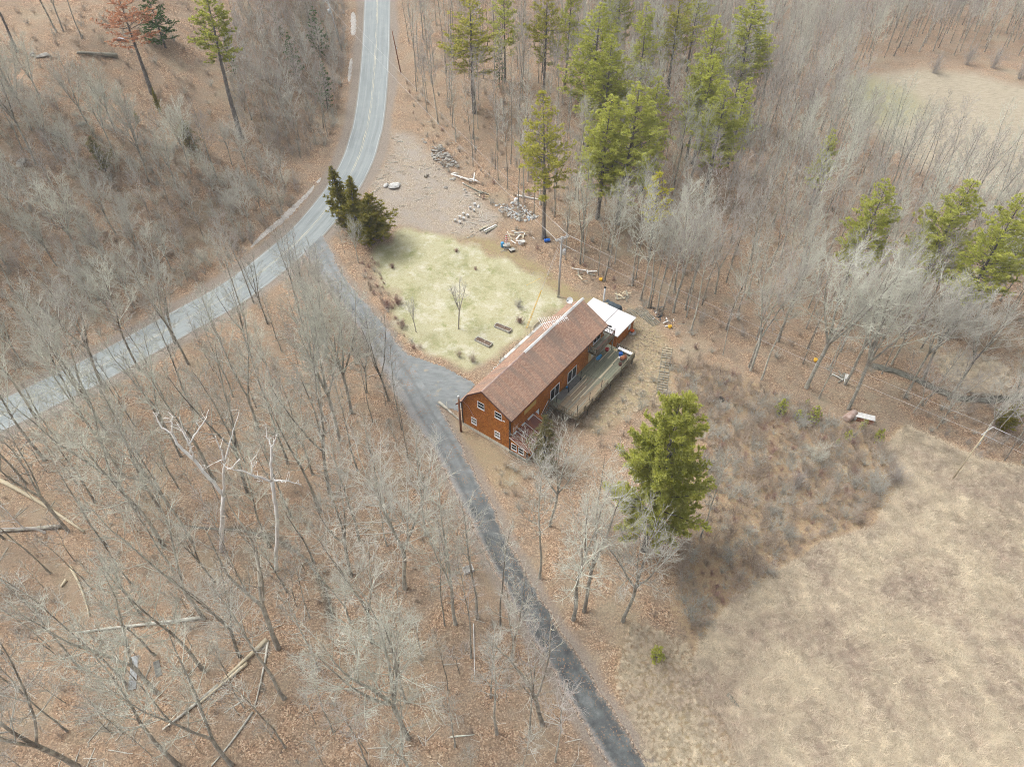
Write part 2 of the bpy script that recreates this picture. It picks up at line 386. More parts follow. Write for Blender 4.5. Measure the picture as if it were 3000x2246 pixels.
    c = q.mix(m('lawn', fine, 0.6), c, lw); c = q.mix(m('field'), c, fl); c = q.mix(m('farfield'), c, ff); c = q.mix(m('greenpatch', fine, 0.2), c, gp)
    c = q.mix(m('shoulder', fine, 0.5), c, sh)
    c = q.mix(m('wet', fine, 0.4), c, q.ramp(vf, [(0.3, (0.07, 0.06, 0.045)), (0.7, (0.19, 0.165, 0.13))]))
    q.bump(q.math('ADD', vf, q.math('MULTIPLY', leaf[2], 0.6)), 0.55, 0.10)
    return q.done(c)
gm.materials.append(ground_material())
go = bpy.data.objects.new('ground', gm); COL.objects.link(go); tag(go, kind='structure')

# ---------------------------------------------------------------- road, driveway, water
def dense(line, step=1.0):
    out = []
    L = [Vector((a, b, 0)) for a, b in line]
    n = len(L)
    for i in range(n - 1):
        p0 = L[max(i - 1, 0)]; p1 = L[i]; p2 = L[i + 1]; p3 = L[min(i + 2, n - 1)]
        k = max(2, int((p2 - p1).length / step))
        for j in range(k):
            t = j / k
            q = 0.5 * ((2 * p1) + (p2 - p0) * t + (2 * p0 - 5 * p1 + 4 * p2 - p3) * t * t + (3 * p1 - p0 - 3 * p2 + p3) * t ** 3)
            out.append((q.x, q.y, i + t))
    out.append((L[-1].x, L[-1].y, n - 1))
    return out

def ribbon(name, line, halfw, zoff, mat, crown=0.0, jag=0.0, n=8, thick=0.06):
    pts = dense(line); vs = []; uv = []; fs = []
    rr = random.Random(hash(name) % 1000 if False else len(name))
    for i, (x, y, s) in enumerate(pts):
        a = pts[max(i - 1, 0)]; b = pts[min(i + 1, len(pts) - 1)]
        dx, dy = b[0] - a[0], b[1] - a[1]; l = math.hypot(dx, dy); nx_, ny_ = -dy / l, dx / l
        if hasattr(halfw, '__len__'):
            k = min(int(s), len(halfw) - 2); w = halfw[k] + (halfw[k + 1] - halfw[k]) * (s - k)
        else: w = halfw
        wl = w + rr.uniform(-jag, jag); wr = w + rr.uniform(-jag, jag)
        for j in range(n + 1):
            t = j / n; o = -wl + (wl + wr) * t
            z = hz(x + nx_ * o, y + ny_ * o) + zoff + crown * (1 - (2 * t - 1) ** 2)
            if j in (0, n): z -= thick
            vs.append((x + nx_ * o, y + ny_ * o, z)); uv.append((o, i * 1.0, min(o + wl, wr - o)))
    for i in range(len(pts) - 1):
        for j in range(n):
            a = i * (n + 1) + j; fs.append((a, a + n + 1, a + n + 2, a + 1))
    me = bpy.data.meshes.new(name); me.from_pydata(vs, [], fs); me.materials.append(mat)
    at_ = me.attributes.new('across', 'FLOAT', 'POINT'); at_.data.foreach_set('value', np.array([u[0] for u in uv], np.float32))
    at_ = me.attributes.new('edge', 'FLOAT', 'POINT'); at_.data.foreach_set('value', np.array([u[2] for u in uv], np.float32))
    at_ = me.attributes.new('along', 'FLOAT', 'POINT'); at_.data.foreach_set('value', np.array([u[1] for u in uv], np.float32))
    me.polygons.foreach_set('use_smooth', [True] * len(fs)); me.update()
    nrm = me.polygons[len(me.polygons) // 2].normal
    if nrm.z < 0: me.flip_normals()
    o = bpy.data.objects.new(name, me); COL.objects.link(o)
    return tag(o, kind='structure')

def road_material():
    q = NT('old_asphalt', 0.9, 0.2); p = q.pos(); ac = q.attr('across')['Fac']; al = q.attr('along')['Fac']
    cv = q.n('CombineXYZ'); q.put(cv.inputs[0], ac); q.put(cv.inputs[1], q.math('MULTIPLY', al, 0.04))
    streak = q.noise(cv.outputs[0], 1.6, 5, 0.65); fine = q.noise(p, 14.0, 4, 0.8); mid = q.noise(p, 0.5, 4)
    c = q.ramp(streak, [(0.3, (0.209, 0.234, 0.236)), (0.5, (0.268, 0.299, 0.303)), (0.7, (0.331, 0.360, 0.361))])
    c = q.mix(q.rng(fine, 0.3, 0.7, 0.0, 0.35), c, (0.195, 0.209, 0.211))
    c = q.mix(q.rng(mid, 0.45, 0.7, 0.0, 0.3), c, (0.341, 0.359, 0.352))
    # faded, broken double line and sandy edges
    wear = q.noise(q.mapping(cv.outputs[0], (5, 9, 1)), 1.0, 5, 0.8)
    line = q.math('LESS_THAN', q.math('ABSOLUTE', q.math('SUBTRACT', q.math('ABSOLUTE', q.math('ADD', ac, q.rng(mid, 0, 1, -0.05, 0.05))), 0.13)), 0.065)
    c = q.mix(q.math('MULTIPLY', line, q.rng(wear, 0.42, 0.62)), c, (0.557, 0.504, 0.372))
    l2 = q.math('LESS_THAN', q.math('ABSOLUTE', q.math('SUBTRACT', q.math('ABSOLUTE', ac), 1.45)), 0.10)
    c = q.mix(q.math('MULTIPLY', l2, q.rng(wear, 0.45, 0.7, 0.0, 0.45)), c, (0.487, 0.492, 0.471))
    l3 = q.math('LESS_THAN', q.math('ABSOLUTE', q.math('SUBTRACT', q.math('ABSOLUTE', ac), 2.85)), 0.06)
    c = q.mix(q.math('MULTIPLY', l3, q.rng(wear, 0.35, 0.6, 0.0, 0.6)), c, (0.580, 0.612, 0.620))
    edge = q.rng(q.math('ADD', q.math('ABSOLUTE', ac), q.math('MULTIPLY', fine, 0.5)), 3.15, 3.5)
    c = q.mix(edge, c, (0.27, 0.225, 0.18))
    q.bump(fine, 0.3, 0.02)
    return q.done(c)

def drive_material():
    q = NT('gravelly_asphalt', 0.9, 0.25); p = q.pos(); ac = q.attr('across')['Fac']
    fine = q.noise(p, 11.0, 4, 0.8); mid = q.noise(p, 0.8, 5, 0.65)
    c = q.ramp(mid, [(0.3, (0.055, 0.059, 0.061)), (0.5, (0.090, 0.098, 0.099)), (0.72, (0.156, 0.165, 0.165))])
    c = q.mix(q.rng(fine, 0.35, 0.7, 0.0, 0.6), c, q.mul(c, 1.7))
    padc = q.ramp(mid, [(0.3, (0.15, 0.163, 0.165)), (0.5, (0.19, 0.205, 0.208)), (0.72, (0.25, 0.265, 0.265))])
    c = q.mix(q.rng(q.sep(p)[1], 48.0, 60.0), c, q.mix(q.rng(fine, 0.35, 0.7, 0.0, 0.5), padc, q.mul(padc, 1.4)))
    lit = q.sep(q.vor(p, 8.0))
    lf = q.math('MULTIPLY', q.math('GREATER_THAN', lit[1], 0.83), q.rng(q.noise(p, 0.5, 3), 0.4, 0.65))
    c = q.mix(lf, c, (0.27, 0.18, 0.12))
    e = q.rng(q.math('ADD', ac, q.math('MULTIPLY', q.noise(p, 2.5, 5, 0.7), 1.2)), -0.75, -0.25, 1.0, 0.0)
    c = q.mix(q.math('MULTIPLY', e, 0.6), c, q.ramp(fine, [(0.3, (0.20, 0.19, 0.18)), (0.7, (0.40, 0.385, 0.365))]))
    rut = q.rng(q.math('ABSOLUTE', q.math('SUBTRACT', q.math('ABSOLUTE', q.math('ADD', ac, q.rng(mid, 0, 1, -0.3, 0.3))), 0.8)), 0.05, 0.4, 1.0, 0.0)
    c = q.mix(q.math('MULTIPLY', rut, 0.45), c, q.mul(c, 0.6))
    ed = q.attr('edge')['Fac']; ex = q.rng(q.math('ADD', ed, q.math('MULTIPLY', q.math('SUBTRACT', q.noise(p, 1.8, 6, 0.75), 0.5), 1.4)), 0.05, 0.5, 1.0, 0.0)
    lc2 = q.ramp(lit[0], [(0.0, (0.09, 0.07, 0.055)), (0.35, (0.22, 0.16, 0.115)), (0.7, (0.34, 0.25, 0.18)), (1.0, (0.5, 0.42, 0.34))])
    c = q.mix(ex, c, lc2)
    q.bump(fine, 0.4, 0.03)
    return q.done(c)
ribbon('road', ROAD, 3.25, 0.03, road_material(), crown=0.05)
dmat = drive_material()
ribbon('driveway', DRIVE, DRIVE_W, 0.02, dmat, jag=0.2)
pm = MB()
def sheet(poly, step, zoff):
    xs = [p[0] for p in poly]; ys = [p[1] for p in poly]
    a = np.arange(min(xs), max(xs) + step, step); b = np.arange(min(ys), max(ys) + step, step)
    AX, BY = np.meshgrid(a, b); ok = inside(poly, AX.ravel() + step / 2, BY.ravel() + step / 2).reshape(AX.shape)
    Zs = hgt(AX.ravel(), BY.ravel()).reshape(AX.shape) + zoff; ids = {}; vs = []; fs = []
    def vid(i, j):
        if (i, j) not in ids: ids[(i, j)] = len(vs); vs.append((AX[i, j], BY[i, j], Zs[i, j]))
        return ids[(i, j)]
    for i in range(AX.shape[0] - 1):
        for j in range(AX.shape[1] - 1):
            if ok[i, j]: fs.append((vid(i, j), vid(i, j + 1), vid(i + 1, j + 1), vid(i + 1, j)))
    return vs, fs
vs, fs = sheet(PAD, 0.25, 0.012)
def pad_material():
    q = NT('pale_blue_gravel', 0.9, 0.2); p = q.pos(); f = q.noise(p, 11.0, 4, 0.8); m_ = q.noise(q.mapping(p, (1, 3, 1), (0, 0, 0.9)), 0.7, 5, 0.65)
    c = q.ramp(m_, [(0.3, (0.155, 0.168, 0.170)), (0.5, (0.188, 0.203, 0.206)), (0.72, (0.235, 0.250, 0.250))])
    c = q.mix(q.rng(f, 0.35, 0.7, 0.0, 0.5), c, q.mul(c, 1.4)); q.bump(f, 0.4, 0.03)
    return q.done(q.mix(q.rng(q.noise(p, 0.9, 4), 0.6, 0.75, 0.0, 0.7), c, (0.36, 0.31, 0.22)))
pad = MB().add(vs, fs).build('parking_pad', pad_material()); tag(pad, kind='structure')

def water_material():
    q = NT('brook_water', 0.45, 0.2)
    f = q.noise(q.pos(), 2.0, 4)
    q.bump(f, 0.15, 0.05)
    return q.done(q.ramp(f, [(0.3, (0.09, 0.09, 0.075)), (0.7, (0.19, 0.185, 0.155))]))
wm = water_material()
ribbon('brook', BROOK, [0.5, 0.55, 0.65, 0.6, 0.55, 0.55, 0.55], -0.36, wm, jag=0.25, n=4)
ribbon('runnel', RUNNEL, [0.16, 0.2, 0.24, 0.14, 0.2, 0.16, 0.16, 0.1], -0.12, wm, jag=0.15, n=4)

# pale bank of grit and old snow beside the road
bm_ = noisy('grit_bank', (0.30, 0.27, 0.24), (0.54, 0.52, 0.49), 3.5, 0.9, 6, 0.6)
def bank(line, w, h):
    pts = dense(line, 0.5); vs = []; fs = []; rr = random.Random(7); n = 6
    for i, (x, y, s) in enumerate(pts):
        a = pts[max(i - 1, 0)]; b = pts[min(i + 1, len(pts) - 1)]
        dx, dy = b[0] - a[0], b[1] - a[1]; l = math.hypot(dx, dy); nx_, ny_ = -dy / l, dx / l
        e = math.sin(math.pi * (i + 0.15) / (len(pts))) ** 0.5
        ww = w * e * rr.uniform(0.65, 1.25); hh = h * e * rr.uniform(0.6, 1.2)
        for j in range(n + 1):
            t = j / n * 2 - 1; o = t * ww
            z = hz(x + nx_ * o, y + ny_ * o) - 0.03 + hh * (1 - t * t) * rr.uniform(0.7, 1.2)
            vs.append((x + nx_ * o, y + ny_ * o, z))
    for i in range(len(pts) - 1):
        for j in range(n):
            a = i * (n + 1) + j; fs.append((a, a + 1, a + n + 2, a + n + 1))
    return vs, fs
for ln, w in ((SNOWBANK, 0.75), ([(-38.00,182.65), (-37.12,176.96), (-36.75,172.78)], 0.8), ([(-35.94,163.98), (-35.64,159.38), (-35.34,154.89)], 0.5), ([(-36.18,122.58), (-36.40,121.54), (-36.68,120.92)], 0.35)):
    vs, fs = bank(ln, w, 0.22)
    o = MB().add(vs, fs).build('roadside_bank', bm_, smooth=True); tag(o, kind='structure')

# ================================================================ the house (local frame: x across to the deck side, y along the ridge)
HA = R(36.8); HO = Vector((-0.25, 59.73, 0.0))
def hw(x, y, z=0.0):
    """house frame to world"""
    return (HO.x + x * math.cos(HA) + y * math.sin(HA), HO.y - x * math.sin(HA) + y * math.cos(HA), z)
def hthing(name, x, y, z, label, cat, group=None):
    o = empty(name, hw(x, y, z), -HA, label, cat, group); return o, (x, y, z)

def siding_material():
    q = NT('cedar_shingle_siding', 0.85, 0.15); o = q.sep(q.obj())
    cv = q.n('CombineXYZ'); q.put(cv.inputs[0], q.math('ADD', o[0], o[1])); q.put(cv.inputs[1], o[2])
    br = q.n('TexBrick'); q.put(br.inputs['Vector'], cv.outputs[0]); br.offset = 0.37
    for k, v in (('Scale', 1.0), ('Mortar Size', 0.012), ('Mortar Smooth', 0.4), ('Brick Width', 0.17), ('Row Height', 0.135), ('Bias', 0.0)): br.inputs[k].default_value = v
    br.inputs['Color1'].default_value = (0, 0, 0, 1); br.inputs['Color2'].default_value = (1, 1, 1, 1); br.inputs['Mortar'].default_value = (0.5, 0.5, 0.5, 1)
    n1 = q.noise(q.obj(), 0.9, 5, 0.65); n2 = q.noise(q.obj(), 7.0, 5, 0.8)
    k = q.math('ADD', q.math('MULTIPLY', q.sep(br.outputs['Color'])[0], 0.5), q.math('MULTIPLY', n2, 0.5))
    c = q.ramp(k, [(0.1, (0.239, 0.068, 0.015)), (0.4, (0.439, 0.145, 0.025)), (0.7, (0.570, 0.216, 0.040)), (1.0, (0.724, 0.340, 0.085))])
    c = q.mix(q.rng(n1, 0.42, 0.7, 0.0, 0.75), c, q.mul(c, 0.6)); c = q.mix(q.rng(q.noise(q.mapping(q.obj(), (1, 1, 0.3)), 1.6, 6, 0.75), 0.55, 0.72, 0.0, 0.5), c, (0.46, 0.215, 0.075))
    peel = q.math('MULTIPLY', q.rng(o[1], 6.5, 10.0), q.math('MULTIPLY', q.rng(q.noise(q.obj(), 3.2, 6, 0.8), 0.42, 0.62), q.rng(o[2], 1.6, 3.4)))
    c = q.mix(peel, c, q.ramp(n2, [(0.3, (0.350, 0.158, 0.047)), (0.7, (0.700, 0.475, 0.203))]))
    c = q.mix(q.math('MULTIPLY', br.outputs['Fac'], 0.6), c, (0.075, 0.026, 0.011))
    q.bump(q.math('SUBTRACT', k, br.outputs['Fac']), 0.6, 0.03)
    return q.done(c)

def roof_material():
    q = NT('brown_roof_shingles', 0.95, 0.15); o = q.sep(q.obj())
    cv = q.n('CombineXYZ'); q.put(cv.inputs[0], o[1]); q.put(cv.inputs[1], q.math('MULTIPLY', o[0], 1.13)); q.put(cv.inputs[2], 0.0)
    br = q.n('TexBrick'); q.put(br.inputs['Vector'], cv.outputs[0]); br.offset = 0.5
    for k, v in (('Scale', 1.0), ('Mortar Size', 0.012), ('Mortar Smooth', 0.3), ('Brick Width', 0.30), ('Row Height', 0.145)): br.inputs[k].default_value = v
    br.inputs['Color1'].default_value = (0, 0, 0, 1); br.inputs['Color2'].default_value = (1, 1, 1, 1)
    tab = q.sep(br.outputs['Color'])[0]
    streak = q.noise(q.mapping(q.obj(), (0.16, 1.0, 0.16)), 1.15, 5, 0.6, 0.3)
    blot = q.noise(q.obj(), 0.33, 4, 0.55); fine = q.noise(q.obj(), 16.0, 3, 0.8)
    c = q.ramp(q.math('ADD', q.math('MULTIPLY', tab, 0.45), q.math('MULTIPLY', fine, 0.5)), [(0.2, (0.267, 0.159, 0.111)), (0.5, (0.358, 0.226, 0.166)), (0.85, (0.462, 0.325, 0.245))])
    # algae streaks run down from the ridge
    down = q.math('ABSOLUTE', q.math('ADD', o[0], 4.2))
    st = q.math('MULTIPLY', q.rng(streak, 0.44, 0.62), q.rng(down, 0.6, 2.6, 0.1, 0.7))
    c = q.mix(st, c, q.ramp(fine, [(0.3, (0.144, 0.119, 0.102)), (0.7, (0.268, 0.222, 0.187))]))
    c = q.mix(q.rng(blot, 0.45, 0.65, 0.0, 0.3), c, q.ramp(fine, [(0.3, (0.433, 0.246, 0.165)), (0.7, (0.564, 0.358, 0.250))]))
    c = q.mix(q.math('MULTIPLY', br.outputs['Fac'], 0.55), c, (0.131, 0.079, 0.059))
    q.bump(q.math('SUBTRACT', tab, q.math('MULTIPLY', br.outputs['Fac'], 1.5)), 0.5, 0.02)
    return q.done(c)

M = {}
M['siding'] = siding_material(); M['roof'] = roof_material()
M['trim_brown'] = noisy('dark_brown_trim', (0.07, 0.03, 0.022), (0.15, 0.07, 0.05), 5, 0.8)
M['corner_dark'] = noisy('charred_corner_board', (0.028, 0.018, 0.014), (0.08, 0.045, 0.03), 6, 0.8)
M['white'] = noisy('white_vinyl', (0.68, 0.69, 0.70), (0.82, 0.82, 0.82), 4, 0.5)
M['white_dirty'] = noisy('weathered_white', (0.50, 0.49, 0.47), (0.74, 0.73, 0.71), 2.5, 0.6, 6)
M['membrane'] = noisy('white_roof_membrane', (0.58, 0.57, 0.58), (0.66, 0.65, 0.66), 0.8, 0.6, 5)
M['glass'] = NT('dark_window_glass', 0.06, 0.6).done((0.012, 0.016, 0.019))
M['glass_grey'] = NT('blind_behind_glass', 0.12, 0.5).done((0.30, 0.31, 0.29))
M['block'] = noisy('pale_block', (0.54, 0.51, 0.43), (0.74, 0.71, 0.62), 3, 0.9, 5, 0.3, vary=0.12)
M['mortar'] = noisy('grey_mortar', (0.17, 0.155, 0.12), (0.28, 0.26, 0.21), 4, 0.95)
M['ridge_white'] = noisy('pale_ridge_metal', (0.60, 0.585, 0.58), (0.76, 0.745, 0.74), 1.8, 0.5)
M['ridge_pink'] = noisy('pinkish_ridge_strip', (0.36, 0.24, 0.21), (0.55, 0.42, 0.39), 2.5, 0.7)
M['yellow_panel'] = noisy('bare_yellow_sheathing', (0.42, 0.27, 0.06), (0.60, 0.44, 0.15), 9, 0.9, stretch=(1, 1, 5))
M['tan'] = noisy('tan_painted_wood', (0.42, 0.31, 0.15), (0.60, 0.48, 0.28), 4, 0.8)
M['blue_white'] = noisy('pale_blue_paint', (0.55, 0.62, 0.68), (0.70, 0.75, 0.79), 3, 0.6)
M['wood_grey'] = noisy('weathered_grey_wood', (0.153, 0.143, 0.109), (0.324, 0.313, 0.261), 2.4, 0.9, 6, 0.3, stretch=(6, 0.7, 6), vary=0.18)
M['wood_pale'] = noisy('new_pale_wood', (0.423, 0.353, 0.237), (0.570, 0.502, 0.370), 2.4, 0.85, 5, stretch=(6, 0.7, 6), vary=0.12)
M['wood_brown'] = noisy('worn_brown_wood', (0.183, 0.135, 0.083), (0.340, 0.274, 0.191), 1.6, 0.9, 6, 0.2, stretch=(5, 0.9, 5), vary=0.18)
M['wood_green'] = noisy('mossy_grey_wood', (0.123, 0.129, 0.085), (0.282, 0.294, 0.223), 1.8, 0.95, 6, 0.3, stretch=(5, 0.8, 5), vary=0.18)
M['rail_wood'] = noisy('rail_wood', (0.095, 0.08, 0.052), (0.20, 0.17, 0.115), 3, 0.9, 5, vary=0.1)
M['black_metal'] = flat('black_iron', (0.018, 0.019, 0.021), 0.5, 0.4)
M['alu'] = flat('dull_aluminium', (0.52, 0.53, 0.53), 0.42, 0.6)
M['mat_grey'] = noisy('dark_grey_mat', (0.085, 0.085, 0.08), (0.16, 0.158, 0.15), 5, 0.95)
M['concrete'] = noisy('grey_concrete', (0.28, 0.275, 0.25), (0.46, 0.45, 0.42), 3, 0.9, 5, 0.2)
M['blue'] = flat('blue_plastic', (0.012, 0.12, 0.52), 0.4)
M['light_blue'] = flat('light_blue_plastic', (0.05, 0.30, 0.60), 0.45)
M['red'] = flat('red_plastic', (0.50, 0.03, 0.025), 0.5)
M['orange'] = flat('orange_plastic', (0.75, 0.13, 0.02), 0.5)
M['yellow'] = flat('yellow_plastic', (0.78, 0.46, 0.03), 0.5)
M['rust'] = noisy('rusty_steel', (0.17, 0.058, 0.026), (0.36, 0.15, 0.075), 3.5, 0.8, 6, 0.2, metal=0.1)
M['rust_light'] = noisy('pale_rusty_steel', (0.30, 0.19, 0.15), (0.52, 0.42, 0.37), 2.5, 0.8, 6)
M['galv'] = noisy('galvanised_sheet', (0.50, 0.52, 0.53), (0.68, 0.69, 0.70), 2, 0.45, metal=0.3)
M['terracotta'] = flat('terracotta', (0.40, 0.14, 0.07), 0.85)
M['ceramic'] = flat('pale_pottery', (0.60, 0.60, 0.58), 0.5)
M['soil'] = noisy('planter_soil', (0.07, 0.048, 0.034), (0.22, 0.155, 0.11), 6, 0.95, 6, 0.6)
M['tarp_dark'] = noisy('dark_tarpaulin', (0.03, 0.045, 0.058), (0.075, 0.095, 0.11), 2, 0.45, 5, 0.5)
M['rubber'] = flat('black_rubber', (0.016, 0.016, 0.017), 0.7)
M['pole_wood'] = noisy('silvered_pole', (0.32, 0.315, 0.305), (0.52, 0.515, 0.50), 3, 0.85, 5, stretch=(4, 4, 0.4))
M['pole_brown'] = noisy('treated_brown_pole', (0.14, 0.055, 0.028), (0.28, 0.125, 0.065), 3, 0.85, 5, stretch=(4, 4, 0.4))

def metal_roof_material():
    q = NT('rusty_red_sheet_roof', 0.6, 0.3)
    v = q.mapping(q.obj(), (0.35, 1.0, 1.0)); n1 = q.noise(v, 1.7, 5, 0.65, 0.4); n2 = q.noise(q.obj(), 8.0, 4, 0.7)
    o = q.sep(q.obj())
    c = q.ramp(n2, [(0.3, (0.115, 0.038, 0.026)), (0.7, (0.185, 0.07, 0.05))])
    rust = q.math('MULTIPLY', q.rng(n1, 0.48, 0.60), q.rng(o[1], 1.6, 3.2, 0.25, 1.0))
    c = q.mix(rust, c, q.ramp(n2, [(0.3, (0.36, 0.10, 0.02)), (0.7, (0.55, 0.20, 0.045))]))
    bare = q.math('MULTIPLY', q.rng(q.noise(v, 2.3, 5, 0.7), 0.60, 0.68), q.rng(o[1], 2.2, 4.0))
    c = q.mix(bare, c, (0.52, 0.50, 0.46))
    return q.done(c)
M['metal_roof'] = metal_roof_material()

house, ho = hthing('barn_house', -4.0, 11.0, 0.0, 'long brown barn-roofed house with orange shingle walls in the clearing', 'house')
def hb(): return MB(ho)
L0, L1 = 0.0, 22.35
ROOFP = [(0.48, 6.13), (-4.2, 8.63), (-6.75, 6.40), (-7.62, 4.75), (-8.75, 3.5)]
b = hb(); b.prism([(-8.0, 0.1), (0.0, 0.1), (0.0, 6.22), (-4.2, 8.46), (-6.62, 6.3), (-7.45, 4.72), (-8.0, 4.12)], 1, L0, L1)
b.build('wall', M['siding'], house)
b = hb()
inner = [(0.44, 5.99), (-4.2, 8.47), (-6.66, 6.31), (-7.52, 4.68), (-8.70, 3.36)]
b.prism(ROOFP + inner[::-1], 1, -0.35, 22.75)
roof = b.build('roof', M['roof'], house)
b = hb()
for (p, q_) in zip(ROOFP[:-1], ROOFP[1:]):
    b.bar((p[0], -0.37, p[1] - 0.10), (q_[0], -0.37, q_[1] - 0.10), 0.05, 0.24, (0, -1, 0)) if False else b.prism([(p[0], p[1] + 0.012), (q_[0], q_[1] + 0.012), (q_[0], q_[1] - 0.23), (p[0], p[1] - 0.23)], 1, -0.40, -0.352)
b.build('rake_board', M['trim_brown'], roof)
b = hb(); b.prism([(0.484, 6.12), (0.52, 6.12), (0.52, 5.93), (0.484, 5.93)], 1, -0.37, 22.77); b.build('fascia', M['trim_brown'], roof)
b = hb(); b.prism([(-4.42, 8.545), (-4.2, 8.74), (-3.98, 8.545), (-3.98, 8.51), (-4.2, 8.70), (-4.42, 8.51)], 1, 8.7, 23.1); b.build('ridge_cap', M['ridge_white'], roof)
b = hb(); b.prism([(-4.31, 8.585), (-4.2, 8.685), (-4.09, 8.585), (-4.09, 8.565), (-4.2, 8.66), (-4.31, 8.565)], 1, -0.38, 8.68); b.build('ridge_cap', M['ridge_pink'], roof)
b = hb(); b.box(0.003, 0.05, -0.05, 0.16, 0.0, 5.95); b.box(-0.17, 0.05, -0.055, -0.003, 0.0, 5.95); b.build('corner_board', M['corner_dark'], house)
b = hb(); b.box(-8.05, -7.86, -0.055, -0.003, 0.0, 4.0); b.box(-8.05, -8.003, -0.05, 0.12, 0.0, 4.0); b.build('corner_board', M['corner_dark'], house)
b = hb(); b.box(-8.0 + 0.03, -0.03, 0.03, L1 - 0.03, -1.2, 0.098); fnd = b.build('foundation', M['mortar'], house)
me = MB().box(-0.098, 0.098, -0.02, 0.02, 0, 0.60).mesh('foundation_block', M['block'])
for i in range(38):
    link_mesh('block', me, fnd, (-7.88 + i * 0.211 - ho[0], 0.013 - ho[1], -0.515), None, (1, 1, 1))
for i in range(38):
    link_mesh('block', me, fnd, (0.0 - 0.012 - ho[0], 0.12 + i * 0.225 - ho[1], -0.515), (0, 0, R(90)))

def win_gable(x0, x1, z0, z1, glass, dep=0.0, parent=house, off=ho, y=0.0, name='window'):
    """double-hung window set in a wall that faces the gable side (-y)"""
    f = 0.055; b = MB(off); ya, yb = y - 0.07, y + 0.03
    b.box(x0, x0 + f, ya, yb, z0, z1); b.box(x1 - f, x1, ya, yb, z0, z1); b.box(x0 + f, x1 - f, ya, yb, z1 - f, z1); b.box(x0 - 0.03, x1 + 0.03, ya - 0.03, yb, z0 - 0.06, z0 + 0.04)
    zm = (z0 + z1) / 2; b.box(x0 + f, x1 - f, ya + 0.01, yb, zm - 0.035, zm + 0.035)
    w = b.build(name, M['white'], parent)
    MB(off).box(x0 + f + .002, x1 - f - .002, y - 0.02, y - 0.005, z0 + .042, zm - .037).build('pane', glass, w)
    MB(off).box(x0 + f + .002, x1 - f - .002, y - 0.035, y - 0.02, zm + .037, z1 - f - .002).build('pane', glass, w)
    return w
def win_side(y0, y1, z0, z1, glass, parent=house, off=ho, x=0.0, name='sliding_door', hung=False):
    f = 0.08; b = MB(off); xa, xb = x - 0.03, x + 0.07
    b.box(xa, xb, y0, y0 + f, z0, z1); b.box(xa, xb, y1 - f, y1, z0, z1); b.box(xa, xb, y0 + f, y1 - f, z1 - f, z1); b.box(xa, xb + 0.03, y0 - .02, y1 + .02, z0 - 0.07, z0 + 0.05)
    ym = (y0 + y1) / 2; b.box(xa, xb - 0.01, ym - 0.045, ym + 0.045, z0 + .05, z1 - f)
    w = b.build(name, M['white'], parent)
    MB(off).box(x + 0.005, x + 0.02, y0 + f + .002, ym - .047, z0 + .052, z1 - f - .002).build('pane', glass, w)
    MB(off).box(x + 0.02, x + 0.035, ym + .047, y1 - f - .002, z0 + .052, z1 - f - .002).build('pane', glass, w)
    return w
win_gable(-5.22, -4.10, 4.88, 6.05, M['glass']); win_gable(-2.40, -1.30, 4.84, 5.97, M['glass'])
win_gable(-6.45, -5.53, 1.08, 2.24, M['glass_grey']); win_gable(-2.50, -1.62, 1.03, 2.18, M['glass_grey'])
win_side(9.08, 11.22, 1.56, 3.58, M['glass']); win_side(13.30, 15.52, 1.56, 3.58, M['glass']); win_side(19.60, 21.55, 4.32, 5.78, M['glass'])
win_side(19.55, 20.75, 2.2, 3.4, M['glass'], name='window')
hb().box(0.003, 0.035, 3.05, 5.7, 4.05, 4.82).build('bare_panel', M['yellow_panel'], house)
d_ = hb(); d_.box(0.003, 0.05, 5.45, 6.4, 0.35, 2.40); dr = d_.build('door', M['blue_white'], house)
d_ = hb(); d_.box(0.003, 0.06, 6.42, 6.52, 0.35, 2.48); d_.box(0.003, 0.06, 5.33, 5.43, 0.35, 2.48); d_.build('door_frame', M['corner_dark'], dr)
hb().lathe([(0.03, -.03), (0.04, 0), (0.03, .03)], 8, (0.08, 6.25, 1.35)).build('handle', M['black_metal'], dr)
hb().box(0.003, 0.045, 18.7, 19.5, 1.56, 3.9).build('tan_panel', M['tan'], house)
hb().box(0.003, 0.045, 19.55, 20.9, 1.56, 2.08).build('tan_panel', M['wood_pale'], house)
hb().box(-0.9, -0.55, -0.39, -0.352, 5.35, 5.5).build('vent_stub', M['white'], house)

# ---- lean-to against the deck side
lean, lo = hthing('lean_to', 1.5, 2.6, 0.0, 'low rusty red metal-roofed lean-to against the orange house wall', 'lean-to')
b = MB(lo); b.prism([(0.06, 0.0), (2.75, 0.0), (2.75, 1.72), (0.06, 2.58)], 1, 0.0, 5.2); b.build('wall', M['siding'], lean)
b = MB(lo); b.prism([(0.055, 2.72), (3.02, 1.80), (3.02, 1.74), (0.055, 2.66)], 1, -0.22, 5.42); lr = b.build('roof', M['metal_roof'], lean)
for y in (1.2, 1.78, 3.02, 4.88):
    b = MB(lo); b.prism([(0.07, 2.745), (2.98, 1.842), (2.98, 1.80), (0.07, 2.705)], 1, y - 0.035, y + 0.035); b.build('seam', M['alu'], lr)
for y0, y1 in ((0.5, 1.16), (2.35, 2.98), (3.65, 4.84)):
    MB(lo).prism([(0.06, 2.742), (0.28, 2.672), (0.28, 2.66), (0.06, 2.73)], 1, y0, y1).build('flashing', M['alu'], lr)
MB(lo).prism([(0.05, 2.735), (3.04, 1.81), (3.04, 1.70), (0.05, 2.625)], 1, -0.26, -0.222).build('edge_board', M['white_dirty'], lr)
win_gable(0.22, 1.10, 0.48, 1.58, M['glass'], parent=lean, off=lo); win_gable(1.35, 2.22, 0.46, 1.56, M['glass'], parent=lean, off=lo)
